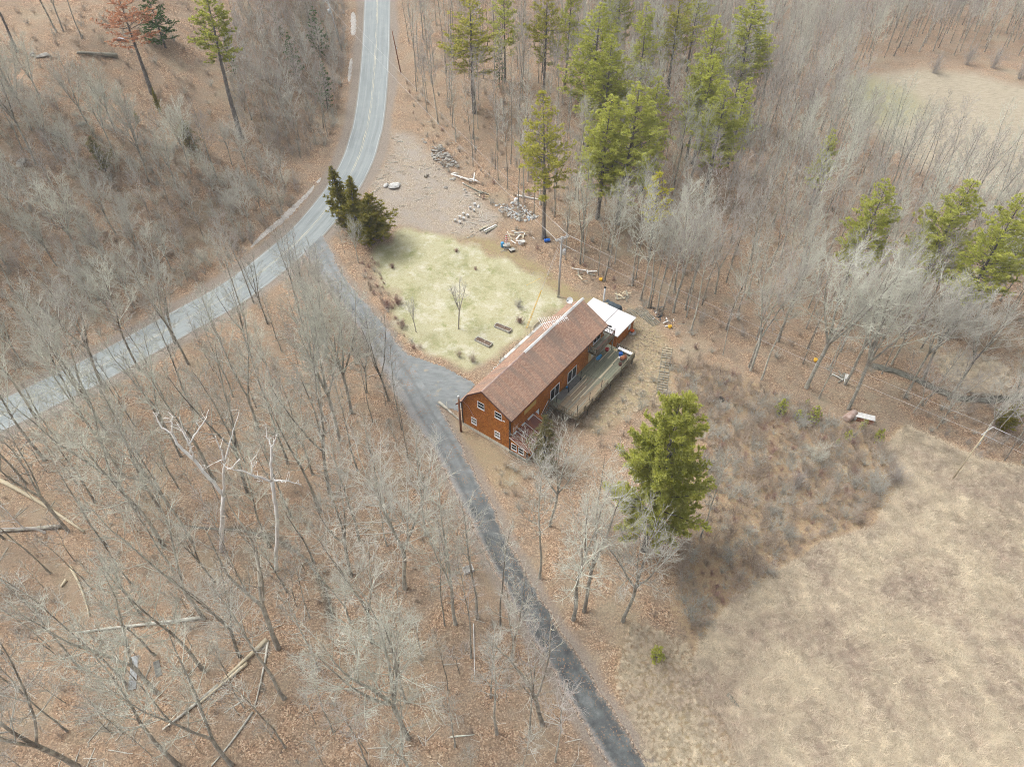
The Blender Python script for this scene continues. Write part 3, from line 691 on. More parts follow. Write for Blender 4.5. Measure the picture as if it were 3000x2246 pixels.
MB(lo).box(2.62, 2.8, -0.05, 0.10, -0.05, 1.70).build('corner_post', M['corner_dark'], lean)
MB(lo).box(0.1, 2.78, -0.03, 5.2, -0.9, -0.003).build('base', M['concrete'], lean)
MB(lo).box(-0.1, 2.9, -0.16, -0.035, -0.62, -0.18).build('timber_sill', M['wood_grey'], lean)

# ---- annex with the white roof
anx, ao = hthing('annex', -2.5, 27.5, 0.0, 'small brown annex with a flat white roof behind the house', 'annex')
b = MB(ao); b.box(-6.25, 0.95, 25.0, 30.2, -0.6, 2.74); b.box(-6.2, -1.4, 22.36, 24.98, -0.6, 2.70); b.build('wall', M['siding'], anx)
b = MB(ao); b.prism([(1.15, 2.80), (-1.95, 2.86), (-1.95, 2.76), (1.15, 2.74)], 1, 24.82, 30.35); r1 = b.build('roof', M['membrane'], anx)
b = MB(ao); b.prism([(-1.99, 2.87), (-6.5, 3.05), (-6.5, 2.78), (-1.99, 2.765)], 1, 22.8, 30.35); r2 = b.build('roof', M['membrane'], anx)
MB(ao).prism([(-1.94, 2.885), (-2.0, 2.89), (-2.0, 2.872), (-1.94, 2.868)], 1, 24.9, 30.36).build('seam', M['black_metal'], r2)
MB(ao).box(1.152, 1.19, 24.8, 30.37, 2.66, 2.82).build('gutter', M['alu'], r1)
MB(ao).box(-6.5, 1.19, 30.352, 30.39, 2.7, 2.84).build('edge_strip', M['alu'], r1)
MB(ao).box(0.953, 1.0, 28.6, 29.2, 1.4, 2.3).build('window', M['blue_white'], anx)
MB(ao).box(0.953, 1.03, 25.0, 30.2, -0.2, 0.35).build('skirt_board', M['wood_grey'], anx)
c_ = MB(ao); c_.tube([(-4.9, 30.8, 0.3), (-4.9, 30.8, 5.4)], 0.13, 12); ch = c_.build('chimney_pipe', M['galv'], anx, True)
MB(ao).lathe([(0.16, 0), (0.17, .16), (0.05, .2)], 12, (-4.9, 30.8, 5.401)).build('chimney_cap', M['black_metal'], ch)
b = MB(ao); b.tube([(-1.0, 25.2, 2.8), (-1.0, 25.2, 3.5), (-0.75, 25.35, 3.62)], 0.03, 6); b.box(-0.85, -0.25, 25.2, 25.5, 3.58, 3.66); b.build('yard_lamp', M['black_metal'], anx)

# dark covered heap behind the annex
tp, to = hthing('tarp_heap', -3.6, 31.2, hz(*hw(-3.6, 31.2)[:2]), 'dark blue tarpaulin draped over a heap behind the white annex roof', 'tarp')
rr = random.Random(5)
vs = []; fs = []; nn = 14
for i in range(nn + 1):
    for j in range(nn + 1):
        x = -5.3 + 3.4 * i / nn; y = 30.45 + 1.7 * j / nn; e = min(i, nn - i, j, nn - j)
        z = to[2] + (1.7 if e > 1 else (1.35 if e == 1 else 0.0)) + rr.uniform(-.07, .07)
        vs.append((x + rr.uniform(-.05, .05), y + rr.uniform(-.05, .05), z))
for i in range(nn):
    for j in range(nn): a = i * (nn + 1) + j; fs.append((a, a + nn + 1, a + nn + 2, a + 1))
MB(to).add(vs, fs).build('sheet', M['tarp_dark'], tp, True)
MB(to).box(-4.6, -4.1, 30.6, 31.0, to[2] + 1.72, to[2] + 1.9).build('weight_board', M['wood_pale'], tp)

# ---- deck
DK = 1.5
deck, do = hthing('deck', 2.4, 16.3, 0.0, 'long weathered grey wooden deck along the side of the house', 'deck')
D0, D1, DV = 8.6, 24.0, 4.72
rr = random.Random(12)
pl_m = {k: {} for k in range(4)}
plank_cache = {}
def plank(L, mat, key):
    k = (round(L, 1), key)
    if k not in plank_cache: plank_cache[k] = MB().box(-0.066, 0.066, 0.004, round(L, 1) - 0.004, -0.036, 0.0).mesh('plank', mat)
    return plank_cache[k]
nrow = 33
for i in range(nrow):
    x = 0.12 + i * (DV - 0.16) / nrow + 0.04; y = D0
    while y < D1 - 0.05:
        Ln = min(rr.choice([2.4, 3.0, 3.6, 4.2, 4.8]), D1 - y)
        if D1 - (y + Ln) < 0.9: Ln = D1 - y
        ym = y + Ln / 2; k = 'wood_green' if ym > 15 or x < 1.2 else 'wood_grey'
        if 9.2 < ym < 15.6 and 1.3 < x: k = 'wood_brown' if rr.random() < 0.72 else 'wood_grey'
        if rr.random() < 0.09 and x > 0.9: k = 'wood_pale'
        if abs(x - 2.9) < 0.09 and 12.5 < ym < 22: k = 'wood_pale'
        link_mesh('plank', plank(Ln, M[k], k), deck, (x - do[0], y - do[1], DK + rr.uniform(-.004, .004)))
        y += round(Ln, 1)
        if Ln < 0.3: break
b = MB(do)
b.box(0.02, DV, D0 - 0.04, D0, DK - 0.28, DK - 0.002); b.box(DV, DV + 0.04, D0 - 0.04, D1 + 0.04, DK - 0.28, DK - 0.002); b.box(0.02, DV, D1, D1 + 0.04, DK - 0.28, DK - 0.002)
b.build('rim_joist', M['rail_wood'], deck)
b = MB(do)
for y in np.arange(D0 + .4, D1, 0.8): b.box(0.1, DV - .002, y, y + 0.04, DK - 0.26, DK - 0.045)
b.build('joists', M['wood_grey'], deck)
pm = MB().box(-0.07, 0.07, -0.07, 0.07, -2.9, 0).mesh('support_post', M['rail_wood'])
for x in (2.3, 4.55):
    for y in (8.75, 11.7, 14.7, 17.7, 20.7, 23.8): link_mesh('support_post', pm, deck, (x - do[0], y - do[1], DK - 0.28))
bal = MB().box(-0.024, 0.024, -0.024, 0.024, 0.0, 0.90).mesh('baluster', M['rail_wood'])
npm = MB().box(-0.045, 0.045, -0.045, 0.045, -0.2, 1.02).mesh('rail_post', M['rail_wood'])
def railing(parent, off, p, q, z, post_every=1.9, mat=M['rail_wood'], balm=bal, postm=npm, bspace=0.27, top=0.93):
    p = Vector((p[0], p[1], 0)); q = Vector((q[0], q[1], 0)); d = q - p; L = d.length; d.normalize()
    ang = math.atan2(d.y, d.x)
    n = max(1, round(L / post_every))
    for i in range(n + 1):
        a = p + d * (L * i / n); link_mesh('rail_post', postm, parent, (a.x - off[0], a.y - off[1], z - off[2]))
    b = MB(off); b.bar((p.x, p.y, z + top), (q.x, q.y, z + top), 0.12, 0.04); b.build('top_rail', mat, parent)
    b = MB(off); b.bar((p.x, p.y, z + 0.12), (q.x, q.y, z + 0.12), 0.05, 0.07); b.build('bottom_rail', mat, parent)
    k = int(L / bspace)
    for i in range(1, k):
        a = p + d * (L * i / k); link_mesh('baluster', balm, parent, (a.x - off[0], a.y - off[1], z - off[2] + 0.02))
railing(deck, do, (0.12, D0 + .02), (DV - .03, D0 + .02), DK); railing(deck, do, (DV - .03, D0 + .02), (DV - .03, D1 - .03), DK, bspace=0.3)
railing(deck, do, (1.7, D1 - .03), (DV - .03, D1 - .03), DK)
MB(do).box(0.2, 1.15, 10.2, 15.6, DK + 0.006, DK + 0.02).build('runner_mat', M['mat_grey'], deck)

# canopy frame left standing on the deck: thin black poles joined by wires
cf, co_ = hthing('canopy_frame', 2.6, 12.2, DK, 'bare black metal canopy frame standing on the deck', 'canopy frame')
for x, y in ((0.95, 9.25), (1.1, 12.0), (1.15, 15.0), (4.3, 9.25), (4.36, 12.25), (4.4, 15.25)):
    MB(co_).tube([(x, y, DK), (x, y, DK + 1.85)], 0.042, 6).build('pole', M['black_metal'], cf)
def sag(p, q, s, n=10):
    p = Vector(p); q = Vector(q); return [tuple(p.lerp(q, i / n) - Vector((0, 0, 4 * s * (i / n) * (1 - i / n)))) for i in range(n + 1)]
for p, q in (((0.95, 9.25), (1.1, 12.0)), ((1.1, 12.0), (1.15, 15.0)), ((4.3, 9.25), (4.36, 12.25)), ((4.36, 12.25), (4.4, 15.25)), ((0.95, 9.25), (4.3, 9.25)), ((1.15, 15.0), (4.4, 15.25))):
    MB(co_).tube(sag((*p, DK + 1.8), (*q, DK + 1.8), 0.06), 0.008, 4).build('wire', M['black_metal'], cf)

# ---- stairs from deck to the lower door
st, so = hthing('stairs', 0.5, 7.7, 0.0, 'short wooden stairs from the deck down to the lower door', 'stairs')
for i in range(6):
    z = DK - 0.2 - i * 0.2; y = D0 - 0.12 - i * 0.26
    MB(so).box(0.12, 1.0, y - 0.26, y, z - 0.04, z).build('tread', M['wood_grey'], st)
for x in (0.08, 1.02):
    MB(so).bar((x, D0 - .05, DK - .25), (x, D0 - 1.7, 0.12), 0.05, 0.24).build('stringer', M['wood_grey'], st)
MB(so).bar((0.10, D0 - .08, DK + .75), (0.10, D0 - 1.72, 0.75), 0.06, 0.09).build('handrail', M['white_dirty'], st)
MB(so).box(0.05, 1.6, 5.5, 6.9, -0.6, 0.10).build('landing_slab', M['concrete'], st)

# ---- balcony
bc, bo = hthing('balcony', 0.7, 20.8, 4.15, 'small upstairs wooden balcony at the far end of the house', 'balcony')
for i in range(9):
    x = 0.1 + i * 0.142
    MB(bo).box(x, x + 0.132, 18.32, 23.3, 4.11, 4.15).build('plank', M['wood_green' if i % 3 else 'wood_grey'], bc)
b = MB(bo); b.box(0.05, 1.38, 18.28, 18.318, 3.9, 4.16); b.box(1.38, 1.42, 18.28, 23.34, 3.9, 4.16); b.box(0.05, 1.38, 23.302, 23.34, 3.9, 4.16); b.build('rim_joist', M['rail_wood'], bc)
railing(bc, bo, (0.1, 18.33), (1.36, 18.33), 4.15); railing(bc, bo, (1.36, 18.33), (1.36, 23.28), 4.15, mat=M['trim_brown'])
bm2 = MB().box(-0.018, 0.018, -0.018, 0.018, 0, .9).mesh('baluster', M['black_metal'])
railing(bc, bo, (-0.6, 23.28), (1.36, 23.28), 4.15, mat=M['corner_dark'], balm=bm2)
MB(bo).box(-0.65, 0.06, 22.8, 23.3, 4.08, 4.15).build('plank', M['wood_grey'], bc)
for x, y in ((1.3, 18.4), (1.3, 23.2)): MB(bo).box(x - .06, x + .06, y - .06, y + .06, DK + .006, 3.9).build('post', M['wood_grey'], bc)
MB(bo).bar((1.3, 23.2, 2.6), (0.4, 23.2, 3.9), 0.08, 0.08).build('brace', M['wood_grey'], bc)
MB(bo).lathe([(0.03, 0), (0.06, .06), (0.05, .2), (.09, .24), (.02, .36)], 8, (1.36, 23.28, 5.18)).build('lantern', M['black_metal'], bc)

# ---- things on the deck
def hloc(name, x, y, z, label, cat, group=None): return hthing(name, x, y, z, label, cat, group)
o, q_ = hloc('bench_chest', 3.25, 24.05, DK, 'long white-topped bench chest at the far corner of the deck', 'bench')
b = MB(q_); b.box(2.2, 4.3, 23.45, 23.9, DK, DK + .5); b.build('chest', M['wood_grey'], o)
MB(q_).box(2.12, 4.4, 23.38, 23.92, DK + .502, DK + .56).build('lid', M['white'], o)
o, q_ = hloc('plastic_barrel', 3.0, 22.9, DK, 'bright blue plastic drum beside the white bench on the deck', 'drum')
MB(q_).lathe([(0.24, 0), (0.29, .06), (0.30, .25), (.29, .26), (.30, .28), (.30, .5), (.26, .56), (.05, .57)], 14, (3.0, 22.9, DK)).build('body', M['blue'], o, True)
MB(q_).lathe([(0.10, 0), (0.10, .03), (.02, .035)], 10, (3.0, 22.9, DK + .571)).build('lid', M['black_metal'], o)
o, q_ = hloc('barrel_grill', 3.95, 22.0, DK, 'rusty brown barrel grill on the deck by the railing', 'grill')
MB(q_).tube([(3.75, 21.55, DK + .75), (4.1, 22.45, DK + .75)], 0.33, 14).build('drum', M['rust'], o, True)
MB(q_).bar((3.72, 21.9, DK + .72), (3.4, 22.05, DK + .72), 0.9, 0.03).build('shelf', M['galv'], o)
MB(q_).tube([(4.0, 22.2, DK + 1.05), (4.0, 22.2, DK + 1.5)], 0.06, 8).build('smokestack', M['rust'], o)
for x, y in ((3.6, 21.7), (4.0, 21.6), (3.85, 22.45), (4.25, 22.3)): MB(q_).tube([(x, y, DK), (x, y, DK + .6)], 0.025, 6).build('leg', M['black_metal'], o)
o, q_ = hloc('firebox', 4.0, 21.1, DK, 'small dark rusty fire pot next to the barrel grill', 'fire pot')
MB(q_).lathe([(0.16, 0), (0.24, .12), (0.26, .4), (.20, .5), (.18, .5), (.2, .3), (.01, .28)], 12, (4.0, 21.05, DK)).build('pot', M['trim_brown'], o, True)
MB(q_).tube([(4.27, 21.05, DK + .3), (4.4, 21.05, DK + .36), (4.27, 21.05, DK + .42)], 0.02, 5).build('handle', M['black_metal'], o)
o, q_ = hloc('sled', 0.75, 20.6, DK, 'light blue plastic sled lying under the balcony', 'sled')
vs = []; fs = []
for i in range(9):
    t = i / 8; w = 0.30 * math.sin(math.pi * (0.18 + 0.72 * t)); z0 = DK + .03 + 0.12 * (abs(t - .45) * 2) ** 3
    for k, (a, zz) in enumerate(((-1, .14), (-.85, 0), (0, 0), (.85, 0), (1, .14))): vs.append((0.75 + a * w, 19.9 + 1.35 * t, z0 + zz))
for i in range(8):
    for k in range(4): a = i * 5 + k; fs.append((a, a + 1, a + 6, a + 5))
MB(q_).add(vs, fs).build('shell', M['light_blue'], o, True)
MB(q_).tube([(0.6, 21.2, DK + .22), (0.75, 21.45, DK + .26), (0.9, 21.2, DK + .22)], 0.015, 5).build('rope', M['yellow'], o)
o, q_ = hloc('red_tub', 0.85, 22.6, DK, 'red plastic tub in the shade under the balcony', 'tub')
MB(q_).lathe([(0.22, 0), (0.30, .4), (.33, .41), (.31, .43), (.27, .4), (.2, .08), (.01, .07)], 12, (0.85, 22.6, DK)).build('body', M['red'], o, True)
MB(q_).tube([(0.56, 22.6, DK + .38), (0.85, 22.6, DK + .72), (1.14, 22.6, DK + .38)], 0.012, 5).build('handle', M['alu'], o)
o, q_ = hloc('doormat', 1.85, 23.6, DK, 'pale tan mat on the deck at the foot of the balcony post', 'mat')
MB(q_).box(1.5, 2.1, 23.3, 23.62, DK + .006, DK + .03).build('mat', M['wood_pale'], o); MB(q_).box(1.54, 2.06, 23.34, 23.58, DK + .031, DK + .036).build('pile', M['tan'], o)
o, q_ = hloc('ash_bucket', 0.75, 11.9, DK, 'small teal bucket beside the sliding door on the deck', 'bucket')
MB(q_).lathe([(0.12, 0), (0.16, .3), (.17, .31), (.14, .3), (.11, .05), (.01, .04)], 10, (0.45, 12.6, DK)).build('body', M['light_blue'], o, True)
MB(q_).tube([(0.29, 12.6, DK + .3), (0.45, 12.6, DK + .42), (0.61, 12.6, DK + .3)], 0.008, 4).build('handle', M['black_metal'], o)

# ---- aerial and dish on the ridge
an, qo = hloc('tv_aerial', -4.2, 15.3, 8.74, 'long many-armed television aerial across the roof ridge', 'aerial')
MB(qo).tube([(-4.2, 15.3, 8.60), (-4.2, 15.3, 9.72)], 0.035, 8).build('mast', M['alu'], an)
pA = Vector((-4.99, 13.69, 9.72)); pB = Vector((-2.85, 16.88, 9.72)); dd = (pB - pA).normalized(); nn_ = Vector((dd.y, -dd.x, 0))
MB(qo).tube([tuple(pA), tuple(pB)], 0.05, 6).build('boom', M['ridge_white'], an)
for i in range(15):
    t = i / 14; c = pA.lerp(pB, t); w = 1.35 - 0.85 * t
    up = Vector((0, 0, 0.12 if i % 2 else 0.0))
    MB(qo).tube([tuple(c - nn_ * w + up), tuple(c), tuple(c + nn_ * w + up)], 0.028, 5).build('element', M['ridge_white'], an)
ds, qo = hloc('satellite_dish', -4.5, 20.4, 8.6, 'pale round satellite dish on the far end of the roof ridge', 'dish')
MB(qo).tube([(-4.35, 20.5, 8.55), (-4.5, 20.3, 9.3), (-4.55, 20.12, 9.75)], 0.04, 8).build('mast', M['alu'], ds)
dsm = MB(); dsm.lathe([(0.02, 0), (0.2, .02), (0.36, .07), (0.46, .13), (.47, .13), (.36, .05), (.2, 0.0), (.02, -.02)], 18)
dso = dsm.build('reflector', M['galv'], ds, True); dso.location = (-0.1, -0.28, 1.25); dso.rotation_euler = (R(48), 0, R(10))
MB(qo).tube([(-4.6, 20.0, 9.6), (-4.62, 19.62, 10.05)], 0.02, 5).build('feed_arm', M['alu'], ds)
MB(qo).box(-4.68, -4.56, 19.55, 19.68, 10.0, 10.12).build('feed_horn', M['black_metal'], ds)

# ---- walkway along the far wall, its iron rail and the pots at its end
wk, qo = hloc('terrace_wall', -9.9, 16.5, 0.0, 'pale low retaining ledge along the lawn side of the house', 'wall')
b = MB(qo); b.box(-10.75, -9.1, 11.7, 22.3, -0.4, 0.95); b.build('core', M['concrete'], wk)
for i in range(9): MB(qo).box(-10.85, -10.4, 11.7 + i * 1.18, 11.7 + i * 1.18 + 1.165, 0.952, 1.05).build('coping', M['white_dirty' if i % 3 else 'concrete'], wk)
ir, qo = hloc('iron_railing', -10.6, 16.5, 1.05, 'thin black iron railing along the ledge by the lawn', 'railing')
for i in range(12):
    y = 11.9 + i * 0.75; MB(qo).tube([(-10.65, y, 1.05), (-10.65, y, 1.95)], 0.026, 5).build('baluster', M['black_metal'], ir)
for i in range(9):
    y = 20.4 + i * 0.2; MB(qo).tube([(-10.65, y, 1.05), (-10.65, y, 2.0)], 0.03, 5).build('baluster', M['black_metal'], ir)
MB(qo).tube([(-10.65, 20.35, 1.95), (-10.65, 22.1, 1.95)], 0.025, 5).build('top_rail', M['black_metal'], ir)
rr = random.Random(3)
pots = [(-10.55, 11.4, 'white urn-shaped flower pot at the end of the ledge', 'ceramic', .30), (-10.6, 10.6, 'round pale bowl planter beside the white urn', 'ceramic', .34),
        (-10.1, 10.9, 'dark clay pot against the house behind the pale bowl', 'trim_brown', .26), (-10.7, 10.0, 'small white rimmed pot left of the dark ones', 'ceramic', .22),
        (-10.2, 9.7, 'light blue glazed pot among the flower pots', 'light_blue', .24), (-10.6, 9.2, 'grey concrete pot with a dark hollow', 'concrete', .26),
        (-10.1, 8.9, 'white pot nearest the roof edge', 'ceramic', .24), (-10.6, 8.2, 'red terracotta pot at the end of the row of pots', 'terracotta', .28)]
for x, y, lab, mk, r_ in pots:
    g = hz(*hw(x, y)[:2]); o, q_ = hloc('flower_pot', x, y, g, lab, 'pot', 'flower pots beside the ledge')
    MB(q_).lathe([(r_ * .6, 0), (r_ * .8, r_), (r_, r_ * 1.7), (r_ * 1.08, r_ * 1.72), (r_ * 1.05, r_ * 1.9), (r_ * .88, r_ * 1.88), (r_ * .85, r_ * 1.6)], 12, (x, y, g), False).build('pot', M[mk], o, True)
    MB(q_).lathe([(r_ * .86, 0), (r_ * .5, .03), (.01, .04)], 12, (x, y, g + r_ * 1.6)).build('soil', M['soil'], o)

# ================================================================ trees
def bark(name, dark, light, lich, amt=0.5, vary=0.22, upper=None):
    q = NT(name, 0.95, 0.1); v = q.mapping(q.obj(), (1, 1, 0.35))
    f = q.noise(v, 5.0, 5, 0.7); c = q.ramp(f, [(0.3, dark), (0.7, light)])
    c = q.mix(q.rng(q.noise(q.obj(), 1.3, 5, 0.75), 0.62 - 0.3 * amt, 0.80 - 0.3 * amt), c, lich)
    if upper:      # plates of smooth pale bark
        c = q.mix(q.math('MULTIPLY', q.rng(q.noise(q.mapping(q.obj(), (1, 1, 0.25)), 0.7, 5, 0.7), 0.40, 0.62), q.rng(f, 0.25, 0.6, 0.5, 0.95)), c, upper)
    c = q.mul(c, q.rng(q.rnd(), 0, 1, 1 - vary, 1 + vary))
    return q.done(c)
BK = {
    'trunk_dark': bark('bark_dark', (0.101, 0.087, 0.074), (0.260, 0.229, 0.190), (0.536, 0.525, 0.437), 0.45, 0.2, (0.552, 0.525, 0.451)),
    'trunk_grey': bark('bark_grey', (0.150, 0.139, 0.120), (0.312, 0.291, 0.250), (0.525, 0.515, 0.439), 0.6, 0.2, (0.537, 0.515, 0.451)),
    'twig_pale': bark('twigs_pale', (0.407, 0.398, 0.339), (0.565, 0.561, 0.487), (0.656, 0.671, 0.577), 0.6, 0.14),
    'twig_grey': bark('twigs_grey', (0.351, 0.336, 0.297), (0.508, 0.492, 0.437), (0.628, 0.623, 0.545), 0.5, 0.14),
    'twig_mauve': bark('twigs_mauve', (0.325, 0.295, 0.269), (0.483, 0.446, 0.412), (0.581, 0.562, 0.515), 0.4, 0.14),
    'twig_red': bark('twigs_red', (0.249, 0.151, 0.125), (0.459, 0.312, 0.263), (0.546, 0.436, 0.376), 0.4, 0.15),
    'brush_brown': bark('brush_brown', (0.291, 0.232, 0.186), (0.514, 0.428, 0.348), (0.640, 0.573, 0.475), 0.4, 0.22),
    'bone': bark('bare_dead_wood', (0.72, 0.70, 0.67), (0.86, 0.845, 0.82), (0.58, 0.56, 0.53), 0.3, 0.06),
    'pine_trunk': bark('pine_bark', (0.095, 0.085, 0.077), (0.215, 0.197, 0.182), (0.32, 0.305, 0.285), 0.4),
}
def needles(name, dark, light, tip, vary=0.12):
    q = NT(name, 0.8, 0.2); f = q.noise(q.obj(), 1.1, 4, 0.65); g = q.noise(q.obj(), 5.0, 3, 0.7)
    c = q.ramp(f, [(0.3, dark), (0.65, light)]); c = q.mix(q.rng(g, 0.5, 0.75, 0.0, 0.8), c, tip)
    c = q.mul(c, q.rng(q.rnd(), 0, 1, 1 - vary, 1 + vary))
    tr = q.n('BsdfTranslucent'); q.put(tr.inputs['Color'], c); mx = q.n('MixShader'); mx.inputs[0].default_value = 0.58
    q.t.links.new(q.b.outputs[0], mx.inputs[1]); q.t.links.new(tr.outputs[0], mx.inputs[2]); q.t.links.new(mx.outputs[0], q.t.nodes['Material Output'].inputs['Surface'])
    return q.done(c)
ND = {
    'green': needles('needles_green', (0.314, 0.348, 0.076), (0.608, 0.623, 0.142), (0.880, 0.870, 0.231)),
    'yellow': needles('needles_yellow', (0.292, 0.295, 0.065), (0.547, 0.520, 0.102), (0.765, 0.706, 0.162)),
    'gold': needles('needles_gold', (0.493, 0.432, 0.058), (0.790, 0.746, 0.087), (0.790, 0.875, 0.177)),
    'bright': needles('needles_bright', (0.368, 0.396, 0.085), (0.653, 0.669, 0.165), (0.879, 0.856, 0.270)),
    'cedar': needles('needles_cedar', (0.157, 0.165, 0.036), (0.326, 0.298, 0.051), (0.625, 0.466, 0.075)),
    'juniper': needles('needles_juniper', (0.167, 0.162, 0.078), (0.304, 0.276, 0.128), (0.470, 0.381, 0.167)),
    'dark': needles('needles_dark', (0.043, 0.095, 0.031), (0.102, 0.187, 0.055), (0.196, 0.305, 0.088)),
    'orange': needles('needles_orange', (0.567, 0.254, 0.141), (0.765, 0.430, 0.266), (0.765, 0.586, 0.421)),
}

def norm(a):
    l = math.sqrt(a[0] * a[0] + a[1] * a[1] + a[2] * a[2]) or 1e-9
    return (a[0] / l, a[1] / l, a[2] / l)
def tube_fast(V, Fc, pts, rad, n):
    b0 = len(V); m = len(pts)
    d = norm((pts[-1][0] - pts[0][0], pts[-1][1] - pts[0][1], pts[-1][2] - pts[0][2]))
    r = (1, 0, 0) if abs(d[0]) < 0.7 else (0, 1, 0)
    a = norm((d[1] * r[2] - d[2] * r[1], d[2] * r[0] - d[0] * r[2], d[0] * r[1] - d[1] * r[0]))
    b = (a[1] * d[2] - a[2] * d[1], a[2] * d[0] - a[0] * d[2], a[0] * d[1] - a[1] * d[0])
    cs = [(math.cos(2 * math.pi * k / n), math.sin(2 * math.pi * k / n)) for k in range(n)]
    for p, q in zip(pts, rad):
        for c, s in cs:
            V.append((p[0] + (a[0] * c + b[0] * s) * q, p[1] + (a[1] * c + b[1] * s) * q, p[2] + (a[2] * c + b[2] * s) * q))
    for i in range(m - 1):
        for k in range(n):
            k2 = k + 1 if k + 1 < n else 0
            Fc.append((b0 + i * n + k, b0 + i * n + k2, b0 + (i + 1) * n + k2, b0 + (i + 1) * n + k))

def mk_mesh(name, V, Fc, mat, smooth=True):
    me = bpy.data.meshes.new(name); me.from_pydata(V, [], Fc); me.materials.append(mat)
    if smooth: me.polygons.foreach_set('use_smooth', [True] * len(Fc))
    me.update(); return me

def grow(rd, p, d, L, seg, up, wig):
    """a bending polyline from p along d, drawn towards the sky by up"""
    pts = [p]; s = L / seg
    for i in range(seg):
        d = norm((d[0] + rd.gauss(0, wig), d[1] + rd.gauss(0, wig), d[2] + up + rd.gauss(0, wig)))
        p = (p[0] + d[0] * s, p[1] + d[1] * s, p[2] + d[2] * s); pts.append(p)
    return pts
def at_len(pts, t):
    k = t * (len(pts) - 1); i = min(int(k), len(pts) - 2); f = k - i; a = pts[i]; b = pts[i + 1]
    return (a[0] + (b[0] - a[0]) * f, a[1] + (b[1] - a[1]) * f, a[2] + (b[2] - a[2]) * f), norm((b[0] - a[0], b[1] - a[1], b[2] - a[2]))
def side_dir(rd, d, ang, az=None):
    r = (0, 0, 1) if abs(d[2]) < 0.9 else (1, 0, 0)
    a = norm((d[1] * r[2] - d[2] * r[1], d[2] * r[0] - d[0] * r[2], d[0] * r[1] - d[1] * r[0]))
    b = (a[1] * d[2] - a[2] * d[1], a[2] * d[0] - a[0] * d[2], a[0] * d[1] - a[1] * d[0])
    t = rd.uniform(0, 6.283) if az is None else az; c, s = math.cos(t), math.sin(t); k, q = math.cos(ang), math.sin(ang)
    return norm((d[0] * k + (a[0] * c + b[0] * s) * q, d[1] * k + (a[1] * c + b[1] * s) * q, d[2] * k + (a[2] * c + b[2] * s) * q))

def bare_tree(seed, H=18.0, r0=0.17, first=0.38, n1=26, spread=1.0, fork=0, twig=1.0, up=0.16, tmat='trunk_grey', cmat='twig_pale', wig=0.04, low_ang=62, tw_r=0.0092, dens=1.25):
    rd = random.Random(seed); TV, TF, CV, CF = [], [], [], []; r0 *= 0.80
    leaders = []
    if not fork:
        pts = grow(rd, (0, 0, -0.3), (0, 0, 1), H * 0.97, 12, 0.08, wig); leaders.append((pts, r0, 0.012, first))
    else:
        fh = rd.uniform(0.22, 0.42) * H; base_p = grow(rd, (0, 0, -0.3), (0, 0, 1), fh + .3, 5, 0.1, wig)
        tube_fast(TV, TF, base_p, [r0 * (1.35 - 0.4 * min(1, i / 1.5)) if i < 2 else r0 * 0.95 for i in range(6)], 8)
        az = rd.uniform(0, 6.28)
        for k in range(fork):
            a = rd.uniform(R(10), R(26)); dr = side_dir(rd, (0, 0, 1), a, az + 6.283 * k / fork + rd.uniform(-.4, .4))
            pts = grow(rd, base_p[-1], dr, (H - fh) * rd.uniform(0.85, 1.05), 9, 0.10, wig * 1.3)
            leaders.append((pts, r0 * rd.uniform(0.6, 0.78), 0.012, 0.15))
    tot = len(leaders)
    for pts, ra, rb, fst in leaders:
        m = len(pts)
        rad = [rb + (ra - rb) * (1 - i / (m - 1)) ** 0.9 for i in range(m)]
        if not fork: rad[0] *= 1.5; rad[1] *= 1.02
        tube_fast(TV, TF, pts, rad, 8)
        nb = int(n1 / tot * (1.25 if tot > 1 else 1)); az = rd.uniform(0, 6.28)
        Lh = H * (1 - fst) if not fork else H * 0.6
        for i in range(nb):
            t = fst + (0.97 - fst) * ((i + rd.random()) / nb); p, d = at_len(pts, t); az += 2.4 + rd.uniform(-.5, .5)
            u = (t - fst) / (1 - fst)
            prof = (0.35 + 0.65 * math.sin(math.pi * min(1, 0.18 + u * 0.62))) * (1 - 0.62 * u)
            L = Lh * 0.46 * spread * prof * rd.uniform(0.65, 1.2)
            ang = R(low_ang - 24 * u + rd.uniform(-12, 10))
            L1 = grow(rd, p, side_dir(rd, d, ang, az), L, 5, up, 0.055)
            rr1 = (rb + (ra - rb) * (1 - t) ** 0.9) * rd.uniform(0.30, 0.44)
            rr1 = max(rr1, 0.018)
            tube_fast(CV, CF, L1, [rr1 * (1 - j / 5) ** 0.8 + 0.007 for j in range(6)], 5)
            n2 = max(3, int(L / 0.42 * dens))
            for j in range(n2):
                t2 = 0.18 + 0.82 * (j + rd.random()) / n2; p2, d2 = at_len(L1, min(t2, .99))
                l2 = L * rd.uniform(0.20, 0.42) * (1.15 - 0.65 * t2) + 0.25
                L2 = grow(rd, p2, side_dir(rd, d2, R(rd.uniform(28, 58))), l2, 3, up * 0.8, 0.13)
                q2 = max(0.011, rr1 * 0.34 * (1 - t2))
                tube_fast(CV, CF, L2, [q2 + .002, q2 * .75 + .002, q2 * .5 + .002, 0.004], 3)
                n3 = int(max(3, l2 / 0.115) * twig)
                for k in range(n3):
                    t3 = 0.15 + 0.85 * (k + rd.random()) / n3; p3, d3 = at_len(L2, min(t3, .99))
                    l3 = rd.uniform(0.25, 0.75) * (0.6 + 0.25 * l2)
                    tube_fast(CV, CF, grow(rd, p3, side_dir(rd, d3, R(rd.uniform(22, 52))), l3, 1, up * .6, 0.05), [tw_r, tw_r * 0.45], 3)
    return (mk_mesh('trunk', TV, TF, BK[tmat]), mk_mesh('crown', CV, CF, BK[cmat]), H)

